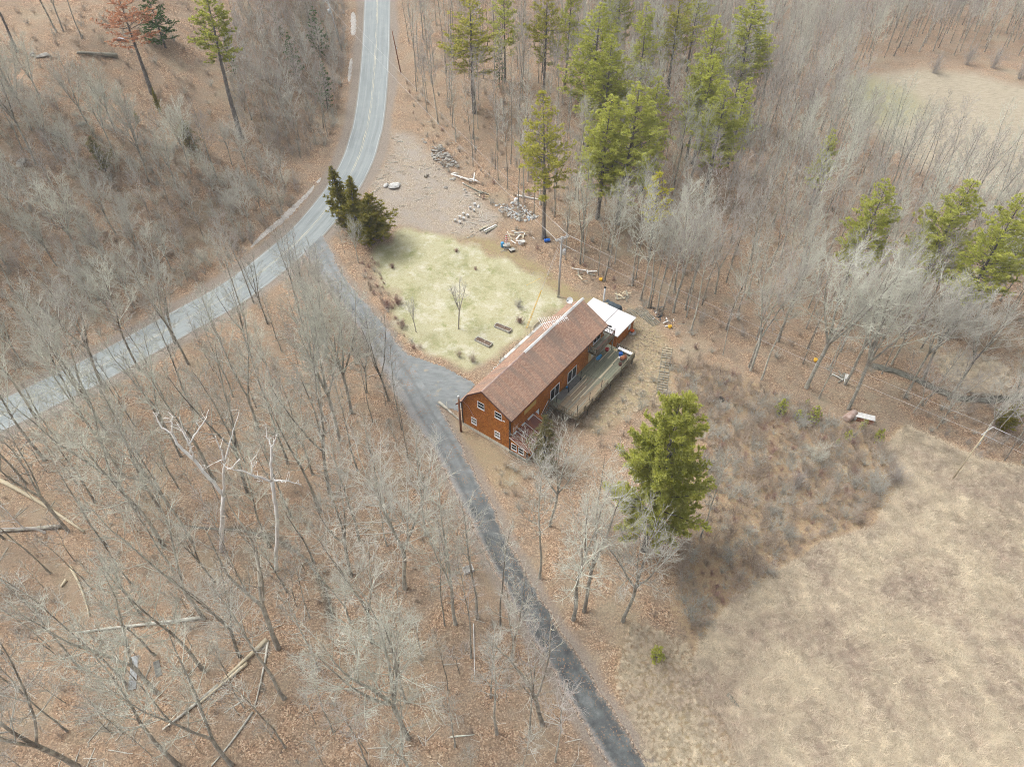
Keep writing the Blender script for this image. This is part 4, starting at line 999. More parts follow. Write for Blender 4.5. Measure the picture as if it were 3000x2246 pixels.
def pine_tree(seed, H=24.0, r0=0.28, cb=0.42, Rr=3.6, gap=0.75, mat='green', dens=1.0, rise=12, blade=0.36, bw=0.06, flat_=0.35, profile=0.62, nb=5, irregular=0.3, nbl=13, taper_in=0.3):
    rd = random.Random(seed); TV, TF, V, Fc = [], [], [], []
    tp = grow(rd, (0, 0, -0.3), (0, 0, 1), H + .2, 12, 0.1, 0.012)
    tube_fast(TV, TF, tp, [r0 * 1.25 if i == 0 else 0.02 + (r0 - .02) * (1 - i / 12) for i in range(13)], 8)
    z = cb * H; az = rd.uniform(0, 6.28)
    def tuft(p, d, s):
        for _ in range(nbl):
            q = norm((d[0] * 0.7 + rd.gauss(0, .62), d[1] * 0.7 + rd.gauss(0, .62), d[2] * 0.7 + rd.gauss(0.22, .5)))
            L = s * rd.uniform(0.65, 1.2); w = bw * rd.uniform(0.7, 1.3)
            o = norm((q[1] + rd.gauss(0, .3), -q[0] + rd.gauss(0, .3), rd.gauss(0, .6)))
            b = len(V)
            V.append((p[0] - o[0] * w, p[1] - o[1] * w, p[2] - o[2] * w)); V.append((p[0] + o[0] * w, p[1] + o[1] * w, p[2] + o[2] * w))
            V.append((p[0] + q[0] * L, p[1] + q[1] * L, p[2] + q[2] * L)); Fc.append((b, b + 1, b + 2))
    while z < H - 0.4:
        t = (z - cb * H) / (H * (1 - cb)); L0 = Rr * ((1 - t) ** profile) * (0.55 + 0.45 * min(1, t / 0.22))
        k_n = nb if t < 0.85 else 4
        for k in range(k_n):
            az += 6.283 / k_n + rd.uniform(-.35, .35); L = L0 * rd.uniform(1 - irregular * 1.4, 1 + irregular * 0.7)
            if rd.random() < irregular * 0.35: continue
            el = R(rise + 30 * t + rd.uniform(-8, 8)); zz = z + rd.uniform(-.25, .25)
            p0, _ = at_len(tp, min(.999, (zz + .3) / (H + .2)))
            br = grow(rd, p0, (math.cos(az) * math.cos(el), math.sin(az) * math.cos(el), math.sin(el)), max(L, .3), 4, 0.03, 0.06)
            rb = max(0.015, 0.05 * L / 3.5); tube_fast(TV, TF, br, [rb, rb * .8, rb * .55, rb * .35, .006], 4)
            ns = max(2, int(L / 0.30 * dens))
            for j in range(ns):
                tt = taper_in + (1 - taper_in) * (j + rd.random()) / ns; p, d = at_len(br, min(tt, .99))
                sl = (0.25 + 0.34 * L * (1.1 - tt)) * rd.uniform(0.6, 1.1)
                sd_ = side_dir(rd, d, R(rd.uniform(35, 65))); sd_ = norm((sd_[0], sd_[1], sd_[2] * flat_ + 0.12))
                m_ = max(1, int(sl / 0.26 * dens))
                for q in range(m_):
                    f = (q + 0.7) / m_ * sl; tuft((p[0] + sd_[0] * f, p[1] + sd_[1] * f, p[2] + sd_[2] * f), sd_, blade)
            tuft(br[-1], norm((br[-1][0] - br[-2][0], br[-1][1] - br[-2][1], br[-1][2] - br[-2][2])), blade)
        z += gap * rd.uniform(0.75, 1.25)
    for _ in range(5): tuft(at_len(tp, .995)[0], (0, 0, 1), blade)
    return (mk_mesh('trunk', TV, TF, BK['pine_trunk']), mk_mesh('crown', V, Fc, ND[mat], False), H)

def shrub_mesh(seed, H=1.6, W=1.0, n=16, mat='brush_brown', sub=8, r=0.013, tw=3):
    rd = random.Random(seed); V, Fc = [], []
    for i in range(n):
        az = rd.uniform(0, 6.28); a = R(rd.uniform(4, 42)) * (W / H * 1.2); p = (rd.gauss(0, .12 * W), rd.gauss(0, .12 * W), -.05)
        L = H * rd.uniform(0.65, 1.1)
        s = grow(rd, p, (math.cos(az) * math.sin(a), math.sin(az) * math.sin(a), math.cos(a)), L, 4, 0.02, 0.14)
        tube_fast(V, Fc, s, [r, r * .85, r * .65, r * .45, .003], 3)
        for j in range(sub):
            t = 0.2 + .8 * (j + rd.random()) / sub; p2, d2 = at_len(s, min(t, .99)); l2 = L * rd.uniform(0.15, 0.38)
            q = grow(rd, p2, side_dir(rd, d2, R(rd.uniform(25, 60))), l2, 2, 0.05, 0.14); tube_fast(V, Fc, q, [r * .5, r * .35, .003], 3)
            for k in range(tw):
                p3, d3 = at_len(q, rd.uniform(.2, .98)); tube_fast(V, Fc, grow(rd, p3, side_dir(rd, d3, R(40)), l2 * rd.uniform(.3, .6), 1, .02, .1), [r * .34, .002], 3)
    return mk_mesh('stems', V, Fc, BK[mat])

# --- prototypes (meshes only; every tree in the scene is its own object)
BT = {
    'maple1': bare_tree(11, 19, 0.20, 0.36, 26, 0.95, 0, 1.0, tmat='trunk_dark', cmat='twig_pale'),
    'maple2': bare_tree(12, 18, 0.19, 0.34, 26, 1.0, 3, 1.0, tmat='trunk_dark', cmat='twig_grey'),
    'maple3': bare_tree(13, 20, 0.21, 0.42, 26, 0.9, 2, 1.0, tmat='trunk_grey', cmat='twig_pale'),
    'maple4': bare_tree(14, 19, 0.16, 0.45, 24, 0.8, 0, 1.0, tmat='trunk_grey', cmat='twig_grey'),
    'pole1': bare_tree(15, 17, 0.11, 0.50, 20, 0.62, 0, 1.0, tmat='trunk_dark', cmat='twig_grey'),
    'pole2': bare_tree(16, 16, 0.10, 0.45, 20, 0.66, 0, 1.0, tmat='trunk_grey', cmat='twig_mauve'),
    'mauve1': bare_tree(17, 19, 0.17, 0.42, 26, 0.88, 0, 1.1, tmat='trunk_dark', cmat='twig_mauve'),
    'mauve2': bare_tree(18, 18, 0.17, 0.40, 26, 0.95, 2, 1.1, tmat='trunk_grey', cmat='twig_mauve'),
    'fan1': bare_tree(19, 16, 0.20, 0.2, 36, 1.25, 5, 1.05, up=0.12, tmat='trunk_grey', cmat='twig_pale', low_ang=55),
    'fan2': bare_tree(20, 15, 0.17, 0.2, 34, 1.2, 4, 1.1, up=0.13, tmat='trunk_grey', cmat='twig_grey', low_ang=55),
    'sapling': bare_tree(21, 8, 0.055, 0.25, 16, 0.8, 0, 1.0, tmat='trunk_grey', cmat='twig_grey', tw_r=0.008),
    'sapling2': bare_tree(22, 7, 0.05, 0.2, 16, 0.9, 2, 1.0, tmat='trunk_dark', cmat='twig_mauve', tw_r=0.008),
    'yard': bare_tree(23, 5.5, 0.10, 0.22, 18, 1.0, 4, 1.0, up=0.2, tmat='trunk_grey', cmat='twig_grey', tw_r=0.008),
    'snag1': bare_tree(31, 13, 0.27, 0.25, 9, 0.7, 2, 0.0, up=0.16, tmat='bone', cmat='bone', wig=0.09, dens=0.25),
    'snag2': bare_tree(36, 12, 0.24, 0.3, 10, 0.9, 2, 0.0, up=0.2, tmat='bone', cmat='bone', wig=0.10, dens=0.3),
    'snag3': bare_tree(33, 13, 0.19, 0.45, 8, 0.55, 0, 0.3, up=0.25, tmat='bone', cmat='bone', wig=0.05, dens=0.5),
    'dark_fork': bare_tree(34, 13, 0.17, 0.2, 18, 0.9, 3, 0.5, up=0.16, tmat='trunk_dark', cmat='trunk_dark', wig=0.05),
}
PT = {
    'green1': pine_tree(41, 24, 0.30, 0.30, 4.9, 0.62, 'green'), 'green2': pine_tree(42, 22, 0.27, 0.28, 4.5, 0.62, 'green', irregular=.4),
    'yellow1': pine_tree(43, 25, 0.30, 0.33, 4.7, 0.66, 'yellow', irregular=.5), 'bright1': pine_tree(44, 23, 0.28, 0.25, 4.9, 0.62, 'bright'),
    'gold1': pine_tree(45, 15, 0.16, 0.50, 2.1, 0.8, 'gold', irregular=.6), 'big': pine_tree(46, 22, 0.36, 0.12, 7.0, 0.5, 'bright', dens=1.6, profile=0.5, irregular=.4, blade=.33, bw=.055, nbl=13, flat_=.5, taper_in=.3),
    'cedar1': pine_tree(47, 9.5, 0.16, 0.06, 2.2, 0.36, 'cedar', dens=1.5, rise=38, blade=.26, bw=.05, profile=.85, irregular=.5, flat_=.8, taper_in=.15),
    'cedar2': pine_tree(48, 8.0, 0.15, 0.05, 2.6, 0.36, 'cedar', dens=1.5, rise=32, blade=.26, bw=.05, profile=.75, irregular=.5, flat_=.8, taper_in=.15),
    'juniper': pine_tree(49, 6.0, 0.12, 0.05, 2.1, 0.36, 'juniper', dens=1.3, rise=40, blade=.24, bw=.04, profile=.7, irregular=.5, flat_=.9, taper_in=.1),
    'spruce': pine_tree(50, 13, 0.2, 0.10, 4.6, 0.6, 'dark', dens=1.3, rise=2, profile=.8, irregular=.35, blade=.24),
    'hemlock': pine_tree(51, 8, 0.10, 0.08, 1.9, 0.5, 'dark', dens=1.1, rise=5, profile=.8, irregular=.4, blade=.2),
    'sapling': pine_tree(52, 3.2, 0.05, 0.05, 1.1, 0.4, 'green', dens=1.3, rise=25, profile=.75, blade=.2),
    'dead': pine_tree(53, 26, 0.42, 0.5, 6.0, 0.9, 'orange', dens=1.0, irregular=.55, nb=5, nbl=12),
    'tall': pine_tree(54, 30, 0.42, 0.52, 4.2, 0.72, 'green', dens=1.1),
}
LOOK = {'maple1': 'dark-trunked', 'maple2': 'forked dark', 'maple3': 'forked grey', 'maple4': 'straight grey', 'pole1': 'slender dark', 'pole2': 'slender grey', 'mauve1': 'dark mauve-crowned',
        'mauve2': 'forked mauve', 'fan1': 'wide many-limbed', 'fan2': 'fan-shaped pale', 'sapling': 'thin young', 'sapling2': 'thin forked young', 'dark_fork': 'low dark forked'}
def tree_label(k, x, y, lab):
    if lab not in GENERIC: return lab
    a = np.array([x]); b = np.array([y])
    if lab == L1_:
        dr = seg_dist(a, b, ROAD)[0][0]; dd = seg_dist(a, b, DRIVE)[0][0]
        wh = 'standing beside the road, driveway side' if dr < 9 else ('standing beside the driveway in the leafy wood' if dd < 7 else
             ('in the leafy wood at the bottom of the picture' if y < 38 else ('in the leafy wood at the left edge' if x < -38 else ('in the leafy wood just below the road' if dr < 18 else 'in the middle of the leafy wood left of the driveway'))))
    elif lab == L3_:
        wh = 'beside the road right verge near the top' if seg_dist(a, b, ROAD)[0][0] < 14 else ('by the brook at the right' if x > 62 and y < 110 else ('just behind the annex and its pallets' if y < 92 and x < 45 else
             ('among the pines behind the clearing' if x < 30 else ('in the wood above the thicket' if y < 105 else 'deep in the wood behind the power line'))))
    else: wh = 'on the brushy hillside left of the road'
    return '%s bare tree %s' % (LOOK[k], wh)
def set_tree(proto, x, y, h, label, group=None, name='bare_tree', cat='tree', rz=None, wide=1.0, lean=(0, 0), rd=random.Random(99)):
    tm, cm, H0 = proto; s = h / H0
    e = empty(name, (x, y, hz(x, y)), rd.uniform(0, 6.28) if rz is None else rz, label, cat, group)
    e.rotation_euler = (lean[0] + rd.gauss(0, .02), lean[1] + rd.gauss(0, .02), e.rotation_euler.z); e.scale = (s * wide, s * wide, s)
    link_mesh('trunk', tm, e); link_mesh('crown', cm, e)
    return e
occupied = []
def occ(x, y, r): occupied.append((x, y, r))

# --- pines and cedars, one by one
G_P = 'pines standing among the bare woods'
pines = [
    ('yellow1', (-7.78,143.75,22.89), 'ragged yellow-green pine nearest the road at the top', 1.15), ('yellow1', (6.60,147.22,23.85), 'narrow yellow-green pine cut off by the top edge', .8),
    ('green1', (14.75,132.66,26.45), 'grey-green pine behind the pine with the full round crown', 1.0), ('green1', (16.84,125.72,23.96), 'tall full green pine left of centre in the pine row', 1.0),
    ('green2', (26.38,145.64,21.13), 'green pine in the back row under the top edge', .85), ('yellow1', (33.95,153.69,22.33), 'yellowish pine in the back row cut by the top edge', .9),
    ('yellow1', (5.51,104.95,25.62), 'golden pine on a long bare trunk beside the power line', .82), ('bright1', (15.29,110.86,22.43), 'left half of the large twin pine in mid wood', 1.0),
    ('bright1', (18.74,109.62,24.28), 'right half of the large twin pine in mid wood', 1.15), ('green2', (24.11,119.20,20.71), 'green pine tucked behind the twin pine', .95),
    ('green1', (34.30,129.95,18.98), 'feathery pine left of the pine cluster', .9), ('green1', (48.35,151.49,24.97), 'tallest pine at the right end of the back row', 1.05),
    ('green2', (39.75,144.79,21.27), 'short pine in front of the tallest back-row pine', .9), ('green1', (35.56,129.20,21.05), 'pale green pine in the middle of the right cluster', .9),
    ('green1', (36.37,119.86,21.54), 'front pine of the right cluster', 1.0), ('green2', (42.88,130.59,17.63), 'right-hand pine of the cluster beside bare trees', .85),
    ('bright1', (57.52,121.42,15.12), 'lone small leaning pine in the grey woods', .75), ('green1', (53.92,92.75,22.18), 'first of four pines at right, left end', .85),
    ('bright1', (66.92,93.79,22.54), 'second of four pines at right, widest crown', 1.05), ('green1', (68.86,84.84,25.70), 'third of four pines at right, tallest', .8),
    ('green1', (79.07,92.63,20.86), 'fourth of four pines at right, by the edge', .8), ('green2', (80.85,80.19,17.83), 'pine cut off by the right edge', 1.0),
    ('gold1', (23.18,100.09,15.94), 'small bright yellow pine alone in grey woods', 1.0),
    ('big', (15.41,45.08,25.39), 'big dense bright green pine just below the deck', .76),
    ('tall', (-50.96,126.96,26.70), 'tall pine with a long bare trunk left of the road', .95), ('dead', (-66.05,129.74,17.39), 'dead pine with orange needles at upper left', 1.0),
    ('tall', (-87.87,130.73,16.05), 'pine cut off by the upper left corner', .8), ('green2', (-1.47,154.23,20.51), 'dim green pine at the top behind the yellow one', .7),
    ('green2', (11.31,151.80,21.04), 'thin green pine between back-row pines', .7), ('green1', (22.76,160.54,20.33), 'back-row pine just left of the grey-green ones', .8),
    ('green2', (40.42,167.75,20.60), 'back-row pine topping the frame above the cluster', .8), ('green2', (14.58,118.44,10.64), 'low green pine showing below the full green pine', .6),
]
for k, (x, y, h), lab, wd_ in pines:
    set_tree(PT[k], x, y, h, lab, G_P, 'pine_tree', 'pine', wide=wd_ * (1.0 if k == 'big' else 1.42)); occ(x, y, 2.2)
G_C = 'dark evergreens'
for k, (x, y, h), lab, wd_ in [
    ('cedar1', (-29.26,108.26,11.63), 'left spire of the olive cedar clump beside the road', 1.6), ('cedar1', (-26.72,105.98,11.42), 'middle spire of the olive cedar clump beside the road', 1.65),
    ('cedar2', (-24.08,103.83,9.56), 'broad right side of the olive cedar clump by the lawn', 1.85), ('juniper', (3.96,56.88,10.00), 'olive juniper beside the rusty lean-to', 1.0),
    ('spruce', (-67.37,143.76,10.27), 'broad dark green spruce on the leafy hillside', 1.35), ('hemlock', (-54.92,142.76,7.72), 'small dark evergreen beside the tall pine trunk', .75),
    ('hemlock', (-49.83,160.68,6.50), 'thin evergreen in the young wood left of the road', .7), ('hemlock', (-42.52,162.84,10.53), 'dark evergreen near the roadside pole', 1.2),
    ('hemlock', (-38.40,144.95,9.69), 'dark evergreen at the edge of the road', 1.0), ('hemlock', (-45.46,151.68,9.22), 'evergreen in the thick young wood', 1.1),
    ('cedar2', (-63.63,125.29,4.75), 'slim yellow-green cedar on the hillside', .5), ('cedar2', (-66.23,121.38,2.47), 'small yellow-green bush cedar on the hillside', .8),
    ('juniper', (-68.76,110.45,6.06), 'dark juniper half hidden in hillside brush', 1.3), ('juniper', (-57.59,119.71,5.69), 'greenish juniper under the white snag', 1.6),
    ('cedar2', (68.04,65.37,5.53), 'olive cedar under the power lines at right', 1.2),
    ('hemlock', (-2.55,151.63,8.68), 'small pale evergreen under the ragged yellow pine', .9), ('juniper', (-1.37,61.77,3.75), 'green shoot of the juniper', .3) if False else ('hemlock', (-12.86,161.15,7.15), 'dim evergreen behind bare trunks right of the road', .8),
]:
    set_tree(PT[k], x, y, h, lab, G_C, 'evergreen_tree', 'evergreen', wide=wd_); occ(x, y, 1.6)
for i, ((x, y, h), lab) in enumerate([
    ((37.27,66.98,3.10), 'small pine seedling left of the pair by the thicket'), ((39.59,66.22,1.95), 'low bushy pine seedling touching its taller neighbour'), ((41.53,65.78,3.18), 'taller pine seedling of the touching pair'),
    ((41.59,68.84,1.19), 'tiny pine seedling behind the touching pair'), ((45.37,62.56,1.96), 'pine seedling below the rusty tank'), ((49.33,62.42,2.51), 'round pine seedling near the tall dry grass'),
    ((47.99,64.52,1.95), 'pine seedling right in front of the reddish box'), ((14.99,32.05,2.80), 'single tiny pine seedling on the leaf litter by the driveway'), ((43.72,61.80,1.06), 'yellowish low seedling at the thicket edge')]):
    set_tree(PT['sapling'], x, y, max(h, .8), lab, 'pine seedlings', 'pine_seedling', 'seedling', wide=1.1)

# --- bare trees placed one by one
W1 = 'bare trees in the leaf-covered wood between road and driveway'; L1_ = 'bare grey tree in the leafy wood between road and driveway'
W3 = 'bare trees in the wood right of the road'; L3_ = 'bare grey tree in the wood behind the power line'
W2 = 'bare trees on the brushy hillside'; L2_ = 'thin bare tree on the brushy hillside left of the road'
W4 = 'bare trees beside the lower driveway'; L4_ = 'bare pale tree on leaf litter right of the lower driveway'
manual = [
    ('maple1', (-65.76,66.02,22.83), L1_, W1), ('maple1', (-61.19,69.95,21.20), L1_, W1), ('maple2', (-58.79,71.75,21.31), L1_, W1), ('maple3', (-51.08,80.39,20.57), L1_, W1), ('maple1', (-54.50,74.74,20.56), L1_, W1),
    ('maple4', (-41.23,84.06,19.05), L1_, W1), ('mauve1', (-41.25,89.27,17.61), L1_, W1), ('maple2', (-34.51,89.70,15.04), 'dark-trunked bare tree at the mouth of the driveway', W1),
    ('maple1', (-60.89,58.34,21.66), L1_, W1), ('maple1', (-38.06,55.39,25.21), L1_, W1), ('maple3', (-34.53,63.87,23.13), L1_, W1), ('maple2', (-33.20,53.31,24.88), L1_, W1), ('maple4', (-29.35,58.23,23.23), L1_, W1),
    ('maple1', (-23.57,50.51,27.35), L1_, W1), ('maple2', (-22.97,53.42,26.75), L1_, W1), ('maple1', (-43.08,50.50,25.57), L1_, W1), ('pole1', (-41.81,50.71,23.53), L1_, W1), ('maple3', (-46.15,50.64,25.80), L1_, W1),
    ('maple1', (-58.86,65.43,21.79), L1_, W1), ('maple2', (-54.62,62.81,22.76), L1_, W1), ('maple1', (-49.76,55.89,24.51), L1_, W1),
    ('maple3', (-33.42,36.42,31.02), L1_, W1), ('dark_fork', (-24.60,33.11,21.80), 'low dark forked tree by the split fallen log', W1), ('maple4', (-22.78,27.99,26.91), L1_, W1), ('maple1', (-31.80,30.87,31.92), L1_, W1),
    ('maple3', (-35.90,28.64,33.27), L1_, W1), ('pole1', (-39.48,29.67,30.03), L1_, W1), ('maple1', (-40.88,45.43,27.17), L1_, W1), ('maple4', (-37.82,46.07,25.24), L1_, W1), ('dark_fork', (-53.08,47.54,18.74), 'dark broken tree beside the mossy log', W1),
    ('maple1', (-31.49,21.84,36.51), L1_, W1), ('maple3', (-26.48,21.99,34.82), L1_, W1), ('maple2', (-40.95,21.82,35.72), L1_, W1), ('fan2', (-12.04,40.17,23.62), 'spreading bare tree left of the driveway bend', W1),
    ('maple3', (-6.12,36.09,24.91), L1_, W1), ('pole2', (-7.29,35.90,17.96), L1_, W1), ('maple4', (-3.77,36.85,23.43), L1_, W1), ('pole1', (-1.26,35.94,22.20), L1_, W1), ('pole2', (-4.29,32.31,19.26), L1_, W1),
    ('fan1', (-10.08,24.38,26.96), 'widest spreading bare tree, many limbs, at bottom centre', W1), ('maple2', (-14.80,33.74,20.75), L1_, W1), ('maple4', (-18.21,46.40,23.66), L1_, W1), ('maple4', (-10.36,46.99,20.98), L1_, W1),
    ('maple4', (-1.49,24.78,21.52), 'left of two pale trees beside the lower driveway', W1), ('pole2', (1.66,24.80,22.65), 'right of two pale trees beside the lower driveway', W1), ('dark_fork', (2.98,25.66,19.76), L1_, W1), ('pole2', (4.11,22.29,20.70), L1_, W1),
    ('fan1', (-23.14,61.97,23.31), 'pale many-limbed tree left of the driveway top', W1), ('fan1', (-22.31,66.89,19.83), 'pale many-limbed tree overhanging the driveway', W1), ('maple4', (-11.14,53.41,13.98), 'pale tree leaning over the driveway bend', W1),
    ('fan2', (-31.73,85.72,12.69), 'pale branching tree nearest the road beside the driveway mouth', W1), ('fan2', (-27.76,79.71,14.35), 'pale branching tree overhanging the upper driveway, below the road', W1), ('fan2', (-20.63,70.46,12.09), 'pale branching tree opposite the parking pad', W1), ('fan2', (-26.26,83.30,10.29), 'pale branching tree leaning over the driveway opposite the lawn', W1),
    ('maple4', (3.11,41.55,22.45), 'tall slim tree between lower driveway and juniper', W4), ('maple3', (6.66,36.57,28.22), 'tall pale tree left of the big green pine', W4), ('maple2', (7.91,37.46,29.67), 'second tall pale tree left of the big green pine', W4),
    ('fan2', (12.02,36.34,18.25), 'leaning pale tree with a dark foot below the big pine', W4), ('maple4', (22.28,46.35,17.63), 'grey tree right of the big green pine', W4), ('fan2', (4.52,48.35,16.35), 'greyish tree in front of the juniper', W4),
    ('mauve1', (34.92,75.60,22.14), L3_, W3), ('maple3', (34.95,74.89,23.12), L3_, W3), ('maple4', (36.13,73.09,22.46), 'pale straight trunk in front of the wood at the power line', W3), ('fan1', (42.53,72.15,24.26), L3_, W3), ('maple3', (48.63,73.26,25.46), L3_, W3),
    ('fan1', (47.34,68.13,25.35), 'forward leaning dark-footed tree near the rusty tank', W3), ('pole2', (31.52,78.01,14.99), L3_, W3), ('pole1', (43.71,70.08,19.29), L3_, W3), ('fan2', (58.35,73.03,18.08), L3_, W3), ('fan2', (63.30,71.25,17.99), L3_, W3), ('fan2', (61.46,75.49,17.56), L3_, W3),
    ('maple1', (11.48,98.59,18.16), L3_, W3), ('maple4', (11.95,98.85,16.88), L3_, W3), ('maple1', (15.14,94.35,19.17), L3_, W3), ('pole1', (14.29,95.68,17.77), L3_, W3), ('maple1', (19.63,93.31,20.45), L3_, W3), ('pole1', (9.05,99.59,14.08), L3_, W3), ('pole2', (20.46,95.14,18.29), L3_, W3),
    ('maple1', (20.64,89.99,19.37), L3_, W3), ('maple4', (21.62,88.19,20.56), L3_, W3), ('pole1', (22.00,88.19,18.97), L3_, W3), ('maple4', (22.83,87.10,20.75), L3_, W3), ('mauve1', (23.50,86.55,21.62), L3_, W3), ('maple3', (25.45,87.06,22.29), L3_, W3),
    ('maple4', (27.49,87.67,20.85), L3_, W3), ('maple4', (27.67,83.16,21.81), L3_, W3), ('pole2', (27.32,85.97,19.88), L3_, W3), ('maple1', (26.30,91.86,20.46), L3_, W3),
    ('maple2', (-84.10,138.45,17.54), 'double grey trunk at the upper left corner', W2), ('maple3', (-83.17,139.13,15.96), 'slender trunk beside the double one at upper left', W2), ('maple4', (-79.33,137.57,16.04), 'third grey trunk at upper left', W2),
    ('fan2', (-78.94,108.96,17.99), 'dark leaning trunk on the hillside at the left edge', W2), ('fan2', (-46.56,113.50,6.71), 'pale round-headed bare tree above the pale roadside bank', W2), ('fan2', (-48.33,106.44,7.33), 'pale round bare tree next to the roadside', W2),
    ('fan1', (-57.67,109.98,11.61), 'wide bare tree under the white snag on the hillside', W2), ('fan2', (-55.17,106.37,6.48), L2_, W2), ('fan2', (-62.11,99.94,8.80), L2_, W2),
    ('fan1', (-25.87,98.89,7.95), 'low pale tree in front of the cedar clump', 'roadside trees'), ('sapling', (-28.55,101.47,6.69), 'thin bare tree at the roadside beside the cedars', 'roadside trees'),
]
TREES = []      # (proto, x, y, h, label, group)
for k, (x, y, h), lab, g in manual: TREES.append((k, x, y, min(h, 24), lab, g)); occ(x, y, 1.2)
for k, (x, y, h), lab in [('yard', (-8.27,83.39,9.17), 'round-topped young bare tree in the middle of the lawn'), ('yard', (-14.67,82.60,6.17), 'smaller slim bare tree on the lawn near the driveway')]:
    set_tree(BT[k], x, y, h, lab, 'young trees on the lawn', wide=0.85)
def snag(bx, by, label, limbs):
    e = empty('dead_tree', (bx, by, hz(bx, by)), 0, label, 'dead tree', 'dead white trees'); occ(bx, by, 1); rs = random.Random(len(limbs))
    for i, (r0_, r1_, dep, pts) in enumerate(limbs):
        n = len(pts); P3 = [Vector((p[0], dep[0] + (dep[1] - dep[0]) * j / (n - 1), p[1])) for j, p in enumerate(pts)]; out = []
        for j in range(n - 1):
            for k in range(3): out.append(P3[j].lerp(P3[j + 1], k / 3) + Vector((rs.gauss(0, .03), rs.gauss(0, .06), rs.gauss(0, .03))))
        out.append(P3[-1]); m = len(out); out[0] = P3[0]
        MB().tube([tuple(q) for q in out], [r0_ + (r1_ - r0_) * j / (m - 1) for j in range(m)], 7).build('trunk' if i == 0 else 'limb', BK['bone'], e, True)
        if i:
            for _ in range(3):
                q = rs.choice(out[m // 3:]); MB().tube([tuple(q), tuple(q + Vector((rs.gauss(0, .25), rs.gauss(0, .3), rs.uniform(.2, .55)))), tuple(q + Vector((rs.gauss(0, .4), rs.gauss(0, .5), rs.uniform(.6, 1.1))))], [.035, .022, .01], 5).build('twig', BK['bone'], e)
SNAG_A = (-34.08,45.00); SNAG_B = (-27.05,42.25)
snag(*SNAG_A, 'white dead tree with two long antler-like leaders, left of the pair', [
    (.27, .23, (0, .2), [(0, -.3), (1.08,3.72), (2.35,7.74), (3.28,10.57)]),
    (.21, .12, (.2, 1.4), [(3.28,10.57), (2.67,12.67), (2.05,14.12), (1.58,15.76), (0.77,17.18), (0.35,18.46), (0.24,19.29)]),
    (.10, .03, (1.4, 2.2), [(0.24,19.29), (-0.57,19.86), (-0.91,20.57), (-1.09,21.51)]),
    (.10, .03, (1.4, .4), [(0.27,19.19), (1.05,21.07), (1.30,21.81), (1.89,22.78)]),
    (.12, .03, (.8, -.8), [(1.58,15.76), (2.07,17.72), (2.64,19.60), (2.80,21.81), (3.34,24.06)]),
    (.09, .03, (-.2, 1.3), [(2.61,19.50), (3.63,20.82), (4.52,21.81), (5.08,22.88)]),
    (.08, .02, (-.2, .9), [(2.51,19.29), (2.11,20.72), (1.62,21.42)]),
    (.17, .09, (.2, -.9), [(3.28,10.57), (4.19,13.26), (4.80,15.26), (5.68,17.50)]),
    (.09, .03, (-.9, -1.6), [(5.68,17.50), (6.09,19.65), (6.17,21.07), (6.42,22.40)]),
    (.09, .03, (-.9, .4), [(5.68,17.50), (6.67,19.81), (7.26,21.22), (8.02,22.69)]),
    (.06, .02, (-.9, -2.0), [(5.68,17.98), (4.98,18.14), (3.91,17.72)])])
snag(*SNAG_B, 'white dead tree with wide bent side limbs, right of the pair', [
    (.23, .18, (0, .2), [(0, -.3), (0.93,3.62), (1.79,6.36), (2.80,11.14), (3.02,13.23), (3.56,16.52)]),
    (.14, .04, (.2, -.5), [(3.56,16.52), (4.16,19.29), (4.90,21.95), (5.43,23.02), (6.04,24.29)]),
    (.08, .02, (0, .8), [(4.85,21.90), (4.56,22.78), (4.58,23.73)]),
    (.13, .04, (.2, -1.4), [(3.54,16.41), (2.79,17.55), (2.27,18.50), (1.42,19.70), (1.09,20.61)]),
    (.07, .02, (-.5, -.9), [(2.27,18.50), (2.77,20.06), (3.16,21.21)]),
    (.07, .02, (-.5, .8), [(2.33,18.35), (2.39,16.63), (2.22,15.41)]),
    (.11, .03, (.2, 1.6), [(3.61,16.57), (4.40,15.97), (5.05,15.41), (5.51,14.39), (5.63,13.35)]),
    (.08, .02, (.2, -1.2), [(3.65,16.74), (4.74,17.44), (5.56,18.13)]),
    (.07, .02, (.2, 1.0), [(1.25,19.80), (-0.27,17.81), (-0.85,17.55)])])
for k, (x, y, h), lab, ln in [('snag3', (-56.74,120.11,10.95), 'white dead snag on the brushy hillside', (0, -.02)), ('snag3', (5.16,114.47,13.05), 'broken grey snag beside the golden pine', (0, 0)), ('snag2', (-55.82,47.34,8.79), 'pale bent dead tree at the left edge', (.1, -.5))]:
    set_tree(BT[k], x, y, h, lab, 'dead white trees', 'dead_tree', 'dead tree', rz=0.3, lean=ln); occ(x, y, 1)

